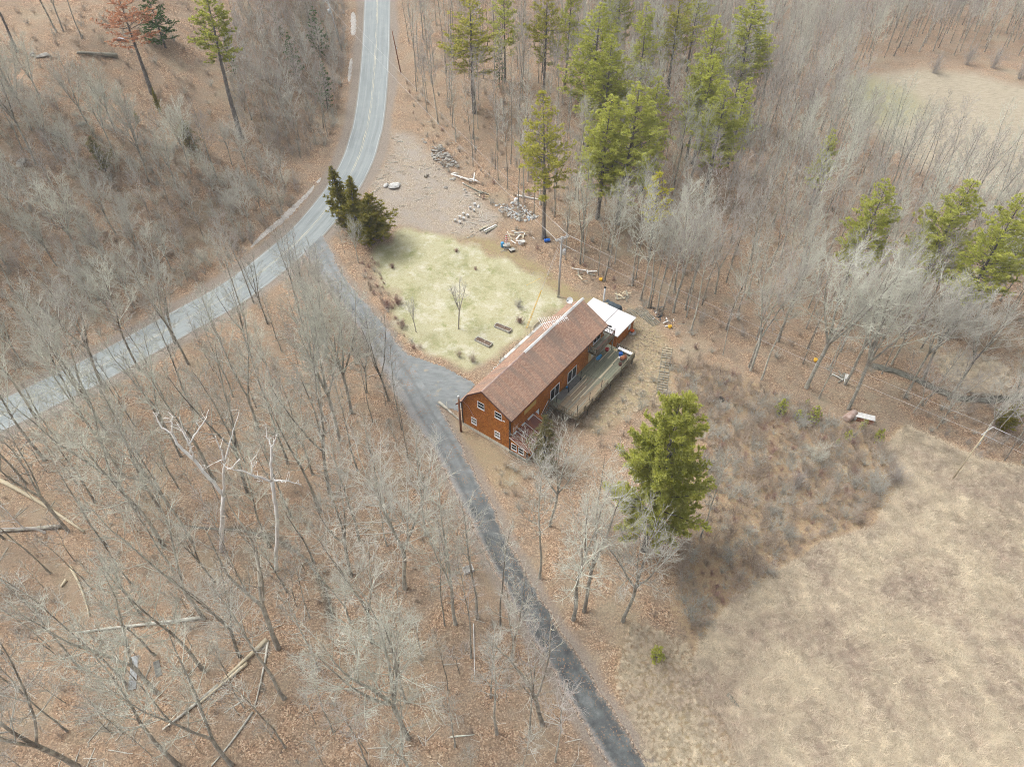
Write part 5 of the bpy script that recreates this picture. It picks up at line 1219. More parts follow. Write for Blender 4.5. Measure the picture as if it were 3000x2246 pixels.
# --- the rest of the woods, sown at natural spacing
def sow(poly, dist, seed, tries=6000, keep=lambda x, y: True, rmin=None):
    rd = random.Random(seed); xs = [p[0] for p in poly]; ys = [p[1] for p in poly]; out = []; cell = {}
    A = (max(xs) - min(xs)) * (max(ys) - min(ys)); n = int(min(60000, A / (dist * dist) * 6))
    X_ = np.array([rd.uniform(min(xs), max(xs)) for _ in range(n)]); Y_ = np.array([rd.uniform(min(ys), max(ys)) for _ in range(n)])
    ok = inside(poly, X_, Y_); dr, _ = seg_dist(X_, Y_, ROAD); dd_, _ = seg_dist(X_, Y_, DRIVE); ok &= (dr > 4.6) & (dd_ > 3.6)
    ok &= ~inside(PAD, X_, Y_) & ~inside(LAWN, X_, Y_) & ~inside(CLEARED, X_, Y_)
    for x, y in zip(X_[ok], Y_[ok]):
        if not keep(x, y): continue
        c = (int(x // dist), int(y // dist)); bad = False
        for i in (-1, 0, 1):
            for j in (-1, 0, 1):
                for (a, b) in cell.get((c[0] + i, c[1] + j), ()):
                    if (a - x) ** 2 + (b - y) ** 2 < dist * dist: bad = True
        if bad: continue
        if rmin and any((a - x) ** 2 + (b - y) ** 2 < (r + rmin) ** 2 for a, b, r in occupied): continue
        cell.setdefault(c, []).append((x, y)); out.append((x, y))
    return out
WOOD_L = [(-76.21,55.52), (-67.89,60.58), (-57.87,69.50), (-46.61,80.67), (-38.70,89.35), (-33.22,92.13), (-27.76,87.58), (-21.59,79.71), (-16.29,68.54), (-10.58,57.15), (-4.42,45.54), (0.74,35.95), (6.31,24.71), (7.37,21.35), (0.00,20.18), (-31.61,20.19), (-56.86,20.17)]
WOOD_HILL = [(-92.62,114.03), (-86.61,119.75), (-76.33,119.28), (-64.62,117.75), (-53.07,119.25), (-41.29,122.38), (-39.12,117.46), (-43.52,105.95), (-49.06,97.55), (-58.90,86.24), (-68.25,76.79), (-79.08,68.56), (-90.37,87.74)]
WOOD_YOUNG = [(-58.39,175.10), (-41.76,192.84), (-38.37,170.71), (-35.91,147.43), (-36.60,133.39), (-40.73,126.49), (-47.95,127.52), (-52.98,132.87), (-58.56,145.55)]
WOOD_R = [(-26.06,200.40), (8.71,201.68), (53.19,246.21), (116.86,270.47), (174.15,257.65), (143.26,198.22), (103.39,198.31), (86.83,187.20), (76.05,166.71), (78.10,146.71), (88.56,129.30), (102.94,114.78), (82.48,77.03), (77.69,81.76), (66.18,82.38), (56.14,76.26),
          (49.04,73.70), (40.71,77.10), (31.49,82.69), (24.87,87.85), (18.37,93.01), (11.55,99.72), (7.10,104.71), (1.84,112.32), (-3.84,120.55), (-10.75,131.24), (-17.61,142.62), (-23.74,160.04)]
WOOD_RL = [(55.61,72.08), (61.68,69.68), (71.68,70.72), (84.35,70.97), (76.37,57.27), (67.82,58.60), (61.36,59.87), (56.78,65.34)]
rd = random.Random(77)
cand = []
for x, y in sow(WOOD_L, 4.1, 1, rmin=2.0): cand.append((rd.choice(['maple1', 'maple2', 'maple3', 'maple4', 'pole1', 'pole2', 'pole1', 'pole2', 'maple4']), x, y, rd.uniform(12, 20), L1_, W1))
for x, y in sow(WOOD_HILL, 3.3, 2, rmin=1.6): cand.append((rd.choice(['fan2', 'fan2', 'pole2', 'mauve2', 'fan1', 'sapling']), x, y, rd.uniform(8, 15), L2_, W2))
for x, y in sow(WOOD_YOUNG, 2.4, 3, rmin=1.2): cand.append((rd.choice(['pole1', 'pole2', 'sapling', 'mauve1']), x, y, rd.uniform(8, 15), 'thin bare tree in the dense young wood left of the far road', 'young wood left of the far road'))
for x, y in sow(WOOD_R, 3.3, 4, rmin=1.6):
    far = 'far' if y > 150 else ''
    cand.append((rd.choice(['mauve1', 'mauve2', 'maple4', 'pole1', 'pole2', 'pole1', 'maple1', 'maple3'] if x > 12 else ['maple4', 'pole1', 'pole2', 'pole1', 'mauve1']), x, y, rd.uniform(14, 20), L3_, W3))
for x, y in sow(WOOD_RL, 3.0, 5, rmin=1.2): cand.append((rd.choice(['fan2', 'mauve2', 'sapling', 'sapling2']), x, y, rd.uniform(7, 13), 'bare tree under the power lines at the right edge', 'trees under the power lines'))
UNDER = [(rd.choice(['sapling', 'sapling2', 'sapling']), x, y, rd.uniform(3.5, 8.5), '', '') for x, y in sow(WOOD_L, 3.7, 6, rmin=0.8)]
cand.sort(key=lambda c: -c[3] / math.sqrt(c[1] ** 2 + c[2] ** 2 + 5000))
n_take = 293 - len(TREES)
REST = cand[n_take:] + UNDER; TREES += cand[:n_take]
GENERIC = {L1_, L2_, L3_}
for k, x, y, h, lab, g in TREES: set_tree(BT[k], x, y, h, tree_label(k, x, y, lab), g, wide=rd.uniform(.9, 1.12))
print('bare trees', len(TREES), 'in the mass', len(REST))

# --- masses nobody could count: far woods, thicket, dry grass (points carrying instances)
def scatter(name, pts, protos, label, cat, tilt=0.06):
    """pts: (x, y, z, scale, index); protos: list of mesh lists; one object, one mass"""
    me = bpy.data.meshes.new(name); me.from_pydata([(p[0], p[1], p[2]) for p in pts], [], [])
    r = np.random.default_rng(len(pts))
    a = me.attributes.new('sc', 'FLOAT', 'POINT'); a.data.foreach_set('value', np.array([p[3] for p in pts], np.float32))
    a = me.attributes.new('idx', 'INT', 'POINT'); a.data.foreach_set('value', np.array([p[4] for p in pts], np.int32))
    a = me.attributes.new('rot', 'FLOAT_VECTOR', 'POINT')
    rv = np.stack([r.normal(0, tilt, len(pts)), r.normal(0, tilt, len(pts)), r.uniform(0, 6.28, len(pts))], 1).astype(np.float32); a.data.foreach_set('vector', rv.ravel())
    o = bpy.data.objects.new(name, me); COL.objects.link(o)
    g = bpy.data.node_groups.new(name, 'GeometryNodeTree')
    g.interface.new_socket('Geometry', in_out='INPUT', socket_type='NodeSocketGeometry'); g.interface.new_socket('Geometry', in_out='OUTPUT', socket_type='NodeSocketGeometry')
    gi = g.nodes.new('NodeGroupInput'); go_ = g.nodes.new('NodeGroupOutput'); iop = g.nodes.new('GeometryNodeInstanceOnPoints'); iop.inputs['Pick Instance'].default_value = True
    jn = g.nodes.new('GeometryNodeJoinGeometry')
    for i, ms in reversed(list(enumerate(protos))):
        inner = g.nodes.new('GeometryNodeJoinGeometry')
        for m_ in ms:
            so_ = bpy.data.objects.new(name + '_source', m_)
            oi = g.nodes.new('GeometryNodeObjectInfo'); oi.inputs['Object'].default_value = so_
            g.links.new(oi.outputs['Geometry'], inner.inputs[0])
        g2 = g.nodes.new('GeometryNodeGeometryToInstance'); g.links.new(inner.outputs[0], g2.inputs[0]); g.links.new(g2.outputs[0], jn.inputs[0])
    def named(n_, t_):
        x = g.nodes.new('GeometryNodeInputNamedAttribute'); x.data_type = t_; x.inputs['Name'].default_value = n_
        return [s for s in x.outputs if s.enabled and s.name == 'Attribute'][0]
    g.links.new(gi.outputs[0], iop.inputs['Points']); g.links.new(jn.outputs[0], iop.inputs['Instance'])
    g.links.new(named('idx', 'INT'), iop.inputs['Instance Index']); g.links.new(named('rot', 'FLOAT_VECTOR'), iop.inputs['Rotation']); g.links.new(named('sc', 'FLOAT'), iop.inputs['Scale'])
    g.links.new(iop.outputs[0], go_.inputs[0])
    md = o.modifiers.new('scatter', 'NODES'); md.node_group = g
    return tag(o, label, cat, kind='stuff')
kinds = sorted({c[0] for c in REST})
if REST:
    scatter('far_woods', [(x, y, hz(x, y), h / BT[k][2], kinds.index(k)) for k, x, y, h, _, _ in REST], [[BT[k][0], BT[k][1]] for k in kinds], 'grey mass of far bare woods', 'woods', 0.02)

SH = [shrub_mesh(61, 1.7, 1.1, 18, 'brush_brown'), shrub_mesh(62, 1.3, 1.2, 20, 'brush_brown'), shrub_mesh(63, 2.3, 1.3, 18, 'twig_mauve'), shrub_mesh(64, 1.5, 1.2, 22, 'twig_grey'), shrub_mesh(65, 1.0, 0.9, 22, 'twig_red'), shrub_mesh(66, 2.4, 1.6, 20, 'twig_pale')]
def brush_pts(poly, dist, seed, lo, hi, kinds_, keep=lambda x, y: True):
    r = random.Random(seed); return [(x, y, hz(x, y), r.uniform(lo, hi), r.choice(kinds_)) for x, y in sow(poly, dist, seed + 100, keep=keep)]
bp = brush_pts(THICKET, 0.9, 1, .6, 1.5, [0, 0, 1, 1, 3, 3, 4])
bp += brush_pts([(p[0] + (p[0] - 38) * .16, p[1] + (p[1] - 55) * .16) for p in THICKET], 3.2, 12, .3, .8, [0, 1, 3])
bp += brush_pts(WOOD_HILL, 1.65, 2, .5, 1.7, [0, 1, 2, 3, 3, 5, 5])
bp += brush_pts(WOOD_YOUNG, 1.6, 3, .7, 1.8, [0, 2, 3])
HILLTOP = [(-95.77,142.80), (-79.87,149.80), (-62.21,164.74), (-58.02,145.92), (-52.98,132.87), (-53.07,119.25), (-64.62,117.75), (-76.33,119.28), (-86.61,119.75)]
bp += brush_pts(HILLTOP, 2.6, 4, .4, 1.2, [0, 1, 3])
EDGE_R = [(-22.92,154.90), (-16.91,142.64), (-10.08,131.32), (-3.20,120.53), (2.46,112.33), (8.27,104.32), (12.64,98.86), (19.40,92.22), (25.66,85.91), (31.68,80.91), (28.03,75.14), (24.27,83.67), (20.14,89.04), (15.51,92.15), (10.76,96.26), (3.49,101.25), (-0.61,109.33), (-7.62,118.62), (-13.09,125.59), (-19.16,135.65)]
bp += brush_pts(EDGE_R, 1.9, 5, .4, 1.0, [0, 1, 3, 4])
bp += brush_pts(WOOD_R, 2.9, 6, .4, 1.1, [0, 1, 2, 3], keep=lambda x, y: y < 150)
bp += brush_pts(WOOD_L, 3.6, 7, .3, .8, [0, 3, 1])
bp += brush_pts(WOOD_RL, 1.8, 8, .5, 1.1, [0, 2, 3])
DECKSIDE = [(9.34,64.82), (13.84,67.93), (18.27,73.08), (21.83,73.76), (23.29,67.32), (20.92,61.19), (15.70,59.42), (10.00,61.17)]
bp += brush_pts(DECKSIDE, 1.9, 9, .45, 1.0, [3, 3, 5, 0])
bp += brush_pts([(-3.12,58.56), (2.61,55.52), (4.21,51.32), (1.67,50.31), (-2.13,52.85)], 1.2, 10, .4, .9, [3, 5, 0])
bp += brush_pts([(-23.35,101.67), (-19.74,90.45), (-16.18,82.03), (-11.75,78.53), (-13.74,77.84), (-19.43,83.29), (-24.39,92.25), (-25.87,98.89)], 1.1, 11, .4, .9, [4, 4, 0, 3], keep=lambda x, y: True)
scatter('brush', bp, [[m_] for m_ in SH], 'tangled brown brush and saplings', 'brush', 0.12)
print('brush', len(bp))

# dry grass of the field: tussocks
GR = {}
def grassmat(name, a, b_): 
    q = NT(name, 0.9, 0.1); f = q.noise(q.pos(), 0.16, 5, 0.62); g = q.noise(q.pos(), 1.4, 4, 0.7)
    c = q.mix(q.rng(f, 0.42, 0.66), a, b_); c = q.mix(q.rng(g, 0.45, 0.7, 0.0, .7), c, (0.68, 0.60, 0.46)); return q.done(q.mul(c, q.rng(q.rnd(), 0, 1, .62, 1.35)))
gmat = grassmat('dry_grass', (0.58, 0.49, 0.36), (0.40, 0.315, 0.245))
def tussock(seed, n=46, L=0.62, lay=0.9, w=0.012):
    rd_ = random.Random(seed); V, Fc = [], []; bias = rd_.uniform(-.4, .4)
    for i in range(n):
        az = rd_.gauss(bias, 1.2); p = (rd_.gauss(0, .16), rd_.gauss(0, .16), -.02); a = R(rd_.uniform(15, 50) * lay); l = L * rd_.uniform(.5, 1.1)
        d0 = (math.cos(az) * math.sin(a), math.sin(az) * math.sin(a), math.cos(a)); a2 = min(a + R(45), R(96)); d1 = (math.cos(az) * math.sin(a2), math.sin(az) * math.sin(a2), math.cos(a2))
        o = (-math.sin(az) * w, math.cos(az) * w, 0); m1 = tuple(p[k] + d0[k] * l * .5 for k in range(3)); m2 = tuple(m1[k] + d1[k] * l * .6 for k in range(3)); b0 = len(V)
        V += [tuple(p[k] - o[k] for k in range(3)), tuple(p[k] + o[k] for k in range(3)), tuple(m1[k] + o[k] for k in range(3)), tuple(m1[k] - o[k] for k in range(3)), m2]
        Fc += [(b0, b0 + 1, b0 + 2, b0 + 3), (b0 + 3, b0 + 2, b0 + 4)]
    return mk_mesh('tussock', V, Fc, gmat, False)
TS = [tussock(71), tussock(72, 40, .8), tussock(73, 52, .5, 1.1), tussock(74, 36, .7)]
def grass_pts(poly, n, seed, lo, hi):
    r = np.random.default_rng(seed); xs = [p[0] for p in poly]; ys = [p[1] for p in poly]
    X_ = r.uniform(min(xs), max(xs), n); Y_ = r.uniform(min(ys), max(ys), n); ok = inside(poly, X_, Y_)
    X_, Y_ = X_[ok], Y_[ok]; Z_ = hgt(X_, Y_); sc = r.uniform(lo, hi, len(X_)); ii = r.integers(0, len(TS), len(X_))
    return list(zip(X_.tolist(), Y_.tolist(), Z_.tolist(), sc.tolist(), ii.tolist()))
gp_ = grass_pts(FIELD, 85000, 1, .6, 1.45) + grass_pts(TRANS, 5000, 2, .3, .6) + grass_pts(YARD, 3500, 3, .2, .5) + grass_pts(GLADE, 2500, 5, .5, 1.0)
scatter('dry_grass', gp_, [[m_] for m_ in TS], 'tall pale dry grass of the meadow', 'grass', 0.15)
print('grass', len(gp_))

# ================================================================ power line
def upole(x, y, h, label, lean=(0, 0), r=0.19, mat='pole_wood', name='utility_pole'):
    z = hz(x, y); e = empty(name, (x, y, z), 0, label, 'pole'); e.rotation_euler = (lean[0], lean[1], 0)
    MB().tube([(0, 0, -.4), (0, 0, h * .5), (0, 0, h)], [r, r * .85, r * .68], 12).build('shaft', M[mat], e, True)
    return e, z
px_, py_, ph_ = (7.46,90.54,11.38)
ph_ = min(ph_, 12.5)
pole, pz = upole(px_, py_, ph_, 'tall silvery utility pole with crossarms at the corner of the lawn')
arm_d = Vector((0.83, 0.55, 0)).normalized(); arm_n = Vector((-arm_d.y, arm_d.x, 0))
for s_ in (-0.16, 0.16):
    c = arm_n * s_ + Vector((0, 0, ph_ - 0.35)); MB().bar(tuple(c - arm_d * 1.15), tuple(c + arm_d * 1.15), 0.11, 0.13).build('crossarm', M['pole_wood'], pole)
for t in (-1.0, 1.0):
    for s_ in (-0.16, 0.16):
        c = arm_d * t + arm_n * s_ + Vector((0, 0, ph_ - 0.28)); MB().lathe([(.03, 0), (.07, .05), (.04, .1), (.07, .15), (.03, .22)], 8, tuple(c)).build('insulator', M['galv'], pole)
for t in (-0.75, 0.75): MB().bar(tuple(arm_d * t + Vector((0, 0, ph_ - .42))), (0, 0, ph_ - 1.15), 0.04, 0.04).build('brace', M['pole_wood'], pole)
MB().lathe([(0.05, 0), (0.27, .02), (.28, .85), (.25, .9), (.05, .95)], 14, (0.46, -0.1, ph_ - 3.1)).build('transformer', M['galv'], pole, True)
for k in (-.1, .12): MB().lathe([(.03, 0), (.06, .06), (.03, .12), (.06, .18), (.03, .3)], 8, (0.46 + k, -0.1, ph_ - 2.15)).build('bushing', M['ceramic'], pole)
MB().tube([(0.16, 0, 0), (0.13, 0, ph_ * .55)], 0.035, 6).build('conduit', M['galv'], pole)
top = Vector((px_, py_, pz + ph_ - 0.05))
wA = top - arm_d * 1.1; wB = top + arm_d * 1.1
x2, y2, h2 = (-38.44,166.65,9.14); pole2, z2 = upole(x2, y2, 11.0, 'grey leaning utility pole beside the far road', (0.0, -0.12))
MB().lathe([(0.05, 0), (0.27, .02), (.28, .85), (.05, .95)], 12, (-0.42, 0, 8.0)).build('transformer', M['galv'], pole2, True)
MB().bar((-1.1, 0, 10.6), (1.1, 0, 10.6), 0.1, 0.12).build('crossarm', M['pole_wood'], pole2)
x3, y3, z3 = (56.78,55.98,8.00); pole3, pz3 = upole(x3, y3, 8.2 - hz(x3, y3), 'pale utility pole among bare trees at the right edge', r=0.10, mat='wood_pale')
MB().bar(tuple(arm_n * 0 + Vector((-0.95, -.62, 8.0 - pz3))), (0.95, .62, 8.0 - pz3), 0.11, 0.13).build('crossarm', M['pole_wood'], pole3)
MB().tube([(0.2, 0, 5.4 - pz3), (0.2, 0, 5.8 - pz3)], 0.09, 8).build('guard', M['galv'], pole3)
xb, yb, hb_ = (-24.42,158.35,8.64); pole4, _z = upole(xb, yb, min(hb_, 11), 'thin reddish-brown pole leaning beside the far road', (0.0, -0.10), 0.13, 'pole_brown')
MB().lathe([(.02, 0), (.1, .02), (.1, .3), (.02, .32)], 8, (0.2, 0, 5.0)).build('marker', M['white'], pole4)
wire_m = flat('wire_grey', (0.50, 0.50, 0.50), 0.5)
def wire(p, q, s, label, r=0.017):
    p = Vector(p); q = Vector(q); e = empty('power_line', p, 0, label, 'wire', 'overhead wires')
    n = 24; pts = [tuple(p.lerp(q, i / n) - p - Vector((0, 0, 4 * s * (i / n) * (1 - i / n)))) for i in range(n + 1)]
    MB().tube(pts, r, 4).build('wire', wire_m, e); MB().tube([pts[0], pts[1]], r * 2.2, 5).build('dead_end', wire_m, e)
far_t = Vector((x2, y2, z2 + 10.7)) + Vector((-1.2, 0, 0))
wire(wA, far_t + Vector((-1.0, 0, 0)), 1.2, 'left of two overhead wires running from the lawn pole to the far road')
wire(wB, far_t + Vector((1.0, 0, 0)), 1.2, 'right of two overhead wires running from the lawn pole to the far road')
e3 = Vector((x3, y3, 8.1)); a3 = Vector((0.9, 0.6, 0))
wire(wB, e3 + a3, 0.9, 'upper of two overhead wires running down to the right edge'); wire(top + Vector((.1, -.1, -1.2)), e3 - a3, 0.9, 'lower of two overhead wires running down to the right edge')
far_r = Vector((x3, y3, 8.1)) + (Vector((x3, y3, 0)) - Vector((px_, py_, 0))).normalized() * 40
wire(e3 + a3, far_r + a3 + Vector((0, 0, -1)), 0.7, 'upper overhead wire beyond the right-hand pole'); wire(e3 - a3, far_r - a3 + Vector((0, 0, -1)), 0.7, 'lower overhead wire beyond the right-hand pole')
# yellow-sleeved guy wires at the lawn edge
for i, (a, b_, lab) in enumerate([((-9.9, 19.9), (-12.9, 27.6), 'left yellow guy-wire guard leaning over the lawn'), ((-9.7, 20.3), (-12.2, 27.4), 'right yellow guy-wire guard leaning over the lawn')]): pass
for (gx0, gy0), hgt_, lab in (((2.16,83.46), 4.2, 'left yellow guy-wire guard leaning over the lawn'), ((2.37,83.60), 4.0, 'right yellow guy-wire guard leaning over the lawn')):
    z = hz(gx0, gy0); d = (top - Vector((gx0, gy0, z))); d.normalize(); e = empty('guy_wire', (gx0, gy0, z), 0, lab, 'guy wire', 'guy wires of the lawn pole')
    MB().tube([(0, 0, 0), tuple(d * 6.2)], 0.035, 6).build('sleeve', M['yellow'], e); MB().tube([tuple(d * 6.2), tuple(top - Vector((gx0, gy0, z)))], 0.012, 4).build('wire', wire_m, e)
for (gx0, gy0), lab in (((5.99,95.67), 'grey guy wire left of the lawn pole'), ((2.12,93.13), 'yellow-tipped guy stub on the lawn by the path')):
    z = hz(gx0, gy0); e = empty('guy_wire', (gx0, gy0, z), 0, lab, 'guy wire', 'guy wires of the lawn pole'); v_ = top - Vector((gx0, gy0, z)) - Vector((0, 0, 1))
    if 'stub' in lab: v_ = Vector((2.6, 1.0, 0.9))
    MB().tube([(0, 0, 0), tuple(v_)], 0.02, 5).build('wire', wire_m if 'grey' in lab else M['yellow'], e); MB().tube([(0, 0, 0), tuple(v_ * .06)], 0.04, 5).build('anchor', M['galv'], e)
# leaning pole by the gable
gx0, gy0, gh = (-6.89,63.40,6.85)
gp4, _z = upole(gx0, gy0, min(gh, 7.6), 'tall weathered brown post in front of the gable corner', (0, 0), 0.16, 'pole_brown', 'service_post')
MB().lathe([(0.15, 0), (.16, .35), (.1, .42), (.02, .44)], 10, (0, 0, min(gh, 7.6) - .35)).build('cap', M['galv'], gp4)
MB().tube([(0, 0, min(gh, 7.6) - .1), (1.2, -.3, min(gh, 7.6) - 1.6), (2.2, -0.9, 3.0)], 0.012, 4).build('service_wire', wire_m, gp4)

# ================================================================ clutter in the clearing
def rock_mesh(seed, mat):
    rd_ = random.Random(seed); b = MB(); n = 8; prof = [(.35, -.3), (.85, -.15), (1.0, .15), (.8, .5), (.42, .68), (.05, .72)]
    b.lathe(prof, n); ph = [rd_.uniform(0, 6.28) for _ in range(6)]
    b.v = [(x * (1 + .22 * math.sin(3 * x + ph[0] + y * 2)) + rd_.uniform(-.08, .08), y * (1 + .22 * math.sin(3 * y + ph[1] - 2 * x)) + rd_.uniform(-.08, .08), z * (1 + .2 * math.sin(4 * x + ph[2])) + rd_.uniform(-.06, .06)) for x, y, z in b.v]
    return b.mesh('stone', mat, False)
stone_m = noisy('field_stone', (0.23, 0.215, 0.19), (0.46, 0.44, 0.40), 2.0, 0.95, 6, 0.5, vary=0.2)
white_stone = noisy('pale_boulder', (0.34, 0.335, 0.32), (0.68, 0.675, 0.66), 3.0, 0.95, 6, 0.6)
RK = [rock_mesh(i, stone_m) for i in range(5)]
x, y = (-22.31,119.67); bd = empty('boulder', (x, y, hz(x, y)), 0.5, 'pale speckled boulder lying beside the road bend', 'boulder')
link_mesh('stone', rock_mesh(21, white_stone), bd, (0.25, -0.2, 0.2), (0, 0, 0.6), (1.25, 0.85, 0.75)); link_mesh('stone', rock_mesh(22, white_stone), bd, (-1.0, 0.75, 0.15), (0, 0, 0.2), (0.6, 0.5, 0.55))
rd = random.Random(8)
PILE = [(-16.00,131.59), (-14.16,132.18), (-10.54,126.78), (-10.15,125.57), (-13.09,125.59), (-15.36,128.18)]
k = 0
for x, y in sow([(a, b_) for a, b_ in PILE], 0.72, 31, keep=lambda x, y: True) if False else []: pass
xs = [p[0] for p in PILE]; ys = [p[1] for p in PILE]
got = []
while len(got) < 95 and k < 6000:
    k += 1; x = rd.uniform(min(xs), max(xs)); y = rd.uniform(min(ys), max(ys))
    if inside(PILE, np.array([x]), np.array([y]))[0] and all((x - a) ** 2 + (y - b_) ** 2 > .22 for a, b_ in got): got.append((x, y))
sp = empty('stone_pile', (sum(xs) / len(xs), sum(ys) / len(ys), hz(sum(xs) / len(xs), sum(ys) / len(ys))), 0, 'heap of grey field stones at the wood edge by the road', 'stone pile')
for x, y in got:
    s = rd.uniform(.18, .42); link_mesh('stone', rd.choice(RK), sp, (x - sp.location.x, y - sp.location.y, hz(x, y) - sp.location.z + rd.uniform(0, .35)), (rd.uniform(-.3, .3), rd.uniform(-.3, .3), rd.uniform(0, 6)), (s, s * rd.uniform(.7, 1.2), s * .8))
for i, ((x, y), lab) in enumerate([((-12.63,119.62), 'two grey stones side by side on the bare clearing'), ((-11.48,122.05), 'row of small stones leading to the grey planks'), ((-17.28,133.35), 'two pale stones left of the stone heap'), ((-8.76,118.66), 'tan stone on the brush bank')]):
    e = empty('loose_stones', (x, y, hz(x, y)), rd.uniform(0, 6), lab, 'stones', 'loose stones')
    for j in range(2 + i % 3): s = rd.uniform(.25, .4); link_mesh('stone', rd.choice(RK), e, (rd.uniform(-.5, .5) + j * .55, rd.uniform(-.2, .2), .05), (0, 0, rd.uniform(0, 6)), (s, s, s * .8))

def plank_set(name, x, y, rz, label, cat, items, parts='board', group=None):
    """items: (x, y, z, length, width, thickness, yaw, material)"""
    e = empty(name, (x, y, hz(x, y)), rz, label, cat, group)
    for (a, b_, c, L, w, t, yaw, mk) in items:
        link_mesh(parts, MB().box(-L / 2, L / 2, -w / 2, w / 2, 0, t).mesh(parts, M[mk]), e, (a, b_, c), (0, 0, yaw))
    return e
x, y = (-3.97,107.61); plank_set('board_stack', x, y, 0.75, 'two stacks of weathered boards lying on the brown grass', 'boards',
    [(0, .75, .06, 3.4, .3, .1, 0.02, 'wood_grey'), (0.1, .95, .06, 3.3, .14, .09, 0.0, 'wood_pale'), (.1, -.05, .06, 3.0, .3, .12, -.02, 'wood_grey'), (.1, -.05, .19, 2.9, .28, .05, 0.0, 'white_dirty'), (0, -.4, .06, 3.0, .32, .1, .03, 'wood_grey')])
x, y = (-10.01,122.31); e = empty('fallen_limb', (x, y, hz(x, y)), 0, 'bleached white dead limbs tangled at the wood edge', 'dead limbs')
for a, b_ in (((-1.6, 1.4, .3), (2.6, -1.8, .5)), ((0.2, .1, .3), (3.8, -1.6, .35)), ((2.2, -.6, .4), (3.9, -1.7, .3)), ((2.8, -1.4, .3), (2.9, .5, 1.1)), ((-1.6, 1.4, .3), (-.4, .9, .7))):
    MB().tube([a, tuple((Vector(a) + Vector(b_)) / 2 + Vector((0.05, .1, .08))), b_], [.14, .12, .07], 7).build('limb', BK['bone'], e, True)
x, y = (-7.32,119.16); plank_set('timber', x, y, -0.75, 'long grey timber lying along the brush bank', 'timber', [(0, 0, .1, 5.0, .22, .2, 0, 'wood_grey'), (2.6, .4, .1, 2.2, .18, .16, .12, 'wood_grey'), (-2.6, .2, .05, 2.5, .2, .15, -.1, 'white_dirty')])
# the white rubble
x0, y0 = (0.93,113.17); rub = empty('rubble_heap', (x0, y0, hz(x0, y0)), 0, 'heap of white broken rubble and bags at the wood edge', 'rubble')
rmats = [noisy('rubble_white', (0.40, 0.39, 0.375), (0.66, 0.65, 0.63), 4, .8), noisy('rubble_blue', (0.22, 0.30, 0.38), (0.45, 0.52, 0.58), 4, .6), noisy('rubble_tan', (0.40, 0.33, 0.25), (0.6, 0.52, 0.42), 4, .9)]
RB = [rock_mesh(40 + i, rmats[(0, 0, 0, 1, 2, 0)[i]]) for i in range(6)]
poly_r = [(-3.74,115.04), (-1.24,114.34), (0.63,115.54), (2.78,112.88), (4.88,111.00), (3.63,109.38), (0.91,109.29), (-1.53,111.21)]
xs = [p[0] for p in poly_r]; ys = [p[1] for p in poly_r]; n_ = 0
while n_ < 230:
    x = rd.uniform(min(xs), max(xs)); y = rd.uniform(min(ys), max(ys))
    if not inside(poly_r, np.array([x]), np.array([y]))[0]: continue
    n_ += 1; s = rd.uniform(.08, .30); cz = .5 * math.exp(-((x - x0) ** 2 + (y - y0) ** 2) / 9)
    link_mesh('rubble_piece', rd.choice(RB), rub, (x - x0, y - y0, hz(x, y) - rub.location.z + rd.uniform(0, cz + .05)), (rd.uniform(-1, 1), rd.uniform(-1, 1), rd.uniform(0, 6)), (s, s * rd.uniform(.5, 1.2), s * rd.uniform(.4, .9)))
x, y = (0.75,115.01); wh = empty('white_drum', (x, y, hz(x, y)), 0, 'white drum standing behind the white rubble', 'drum')
MB().lathe([(.33, 0), (.36, .05), (.36, .9), (.3, .96), (.02, .97)], 14).build('body', M['white_dirty'], wh, True); MB().lathe([(.1, 0), (.1, .05), (.02, .06)], 8, (.1, 0, .97)).build('bung', M['blue'], wh)
# pails
bpos = [(-6.75,113.83), (-6.11,113.20), (-6.82,112.14), (-7.52,112.86), (-8.69,111.34), (-7.93,110.73), (-9.33,110.48), (-8.63,109.96), (-9.26,109.08), (-10.08,109.62)]
me_p = MB().lathe([(.12, 0), (.15, .33), (.165, .34), (.16, .37), (.135, .36), (.11, .05), (.01, .04)], 12).mesh('pail_body', M['white'], True)
me_h = MB().tube([(-.15, 0, .34), (0, .02, .47), (.15, 0, .34)], .007, 4).mesh('pail_handle', M['alu'])
for x, y in bpos:
    e = empty('pail', (x, y, hz(x, y)), rd.uniform(0, 6), 'small white pail among those scattered on the clearing', 'pail', 'white pails scattered on the clearing')
    s = rd.uniform(1.2, 1.7); e.scale = (s, s, s); e.rotation_euler.x = rd.choice([0, 0, 1.4]); link_mesh('body', me_p, e); link_mesh('handle', me_h, e)
# parasol table
x, y = (-0.94,102.50); tb = empty('parasol_table', (x, y, hz(x, y)), 0.2, 'grey garden table with a closed striped parasol', 'table')
MB().box(-.62, .62, -.5, .5, .68, .74).build('tabletop', M['concrete'], tb)
for a in (-.5, .5):
    for b_ in (-.38, .38): MB().box(a - .04, a + .04, b_ - .04, b_ + .04, 0, .68).build('leg', M['concrete'], tb)
MB().tube([(0, 0, .1), (0, 0, 2.9)], .025, 6).build('pole', M['white_dirty'], tb)
MB().lathe([(.4, 0), (.42, .05), (.05, .1), (.03, .25)], 12, (0, 0, 0)).build('base', M['concrete'], tb)
for i in range(8):
    z0 = 1.15 + i * .2; r_ = [.19, .23, .22, .20, .17, .14, .11, .07, .03]
    MB().lathe([(r_[i], 0), (r_[i + 1], .2)], 8, (0, 0, z0), False).build('canopy_stripe', M['white' if i % 2 else 'red'], tb)
x, y = (-1.64,102.78); e = empty('blue_drum', (x, y, hz(x, y)), 0, 'blue drum beside the parasol table', 'drum')
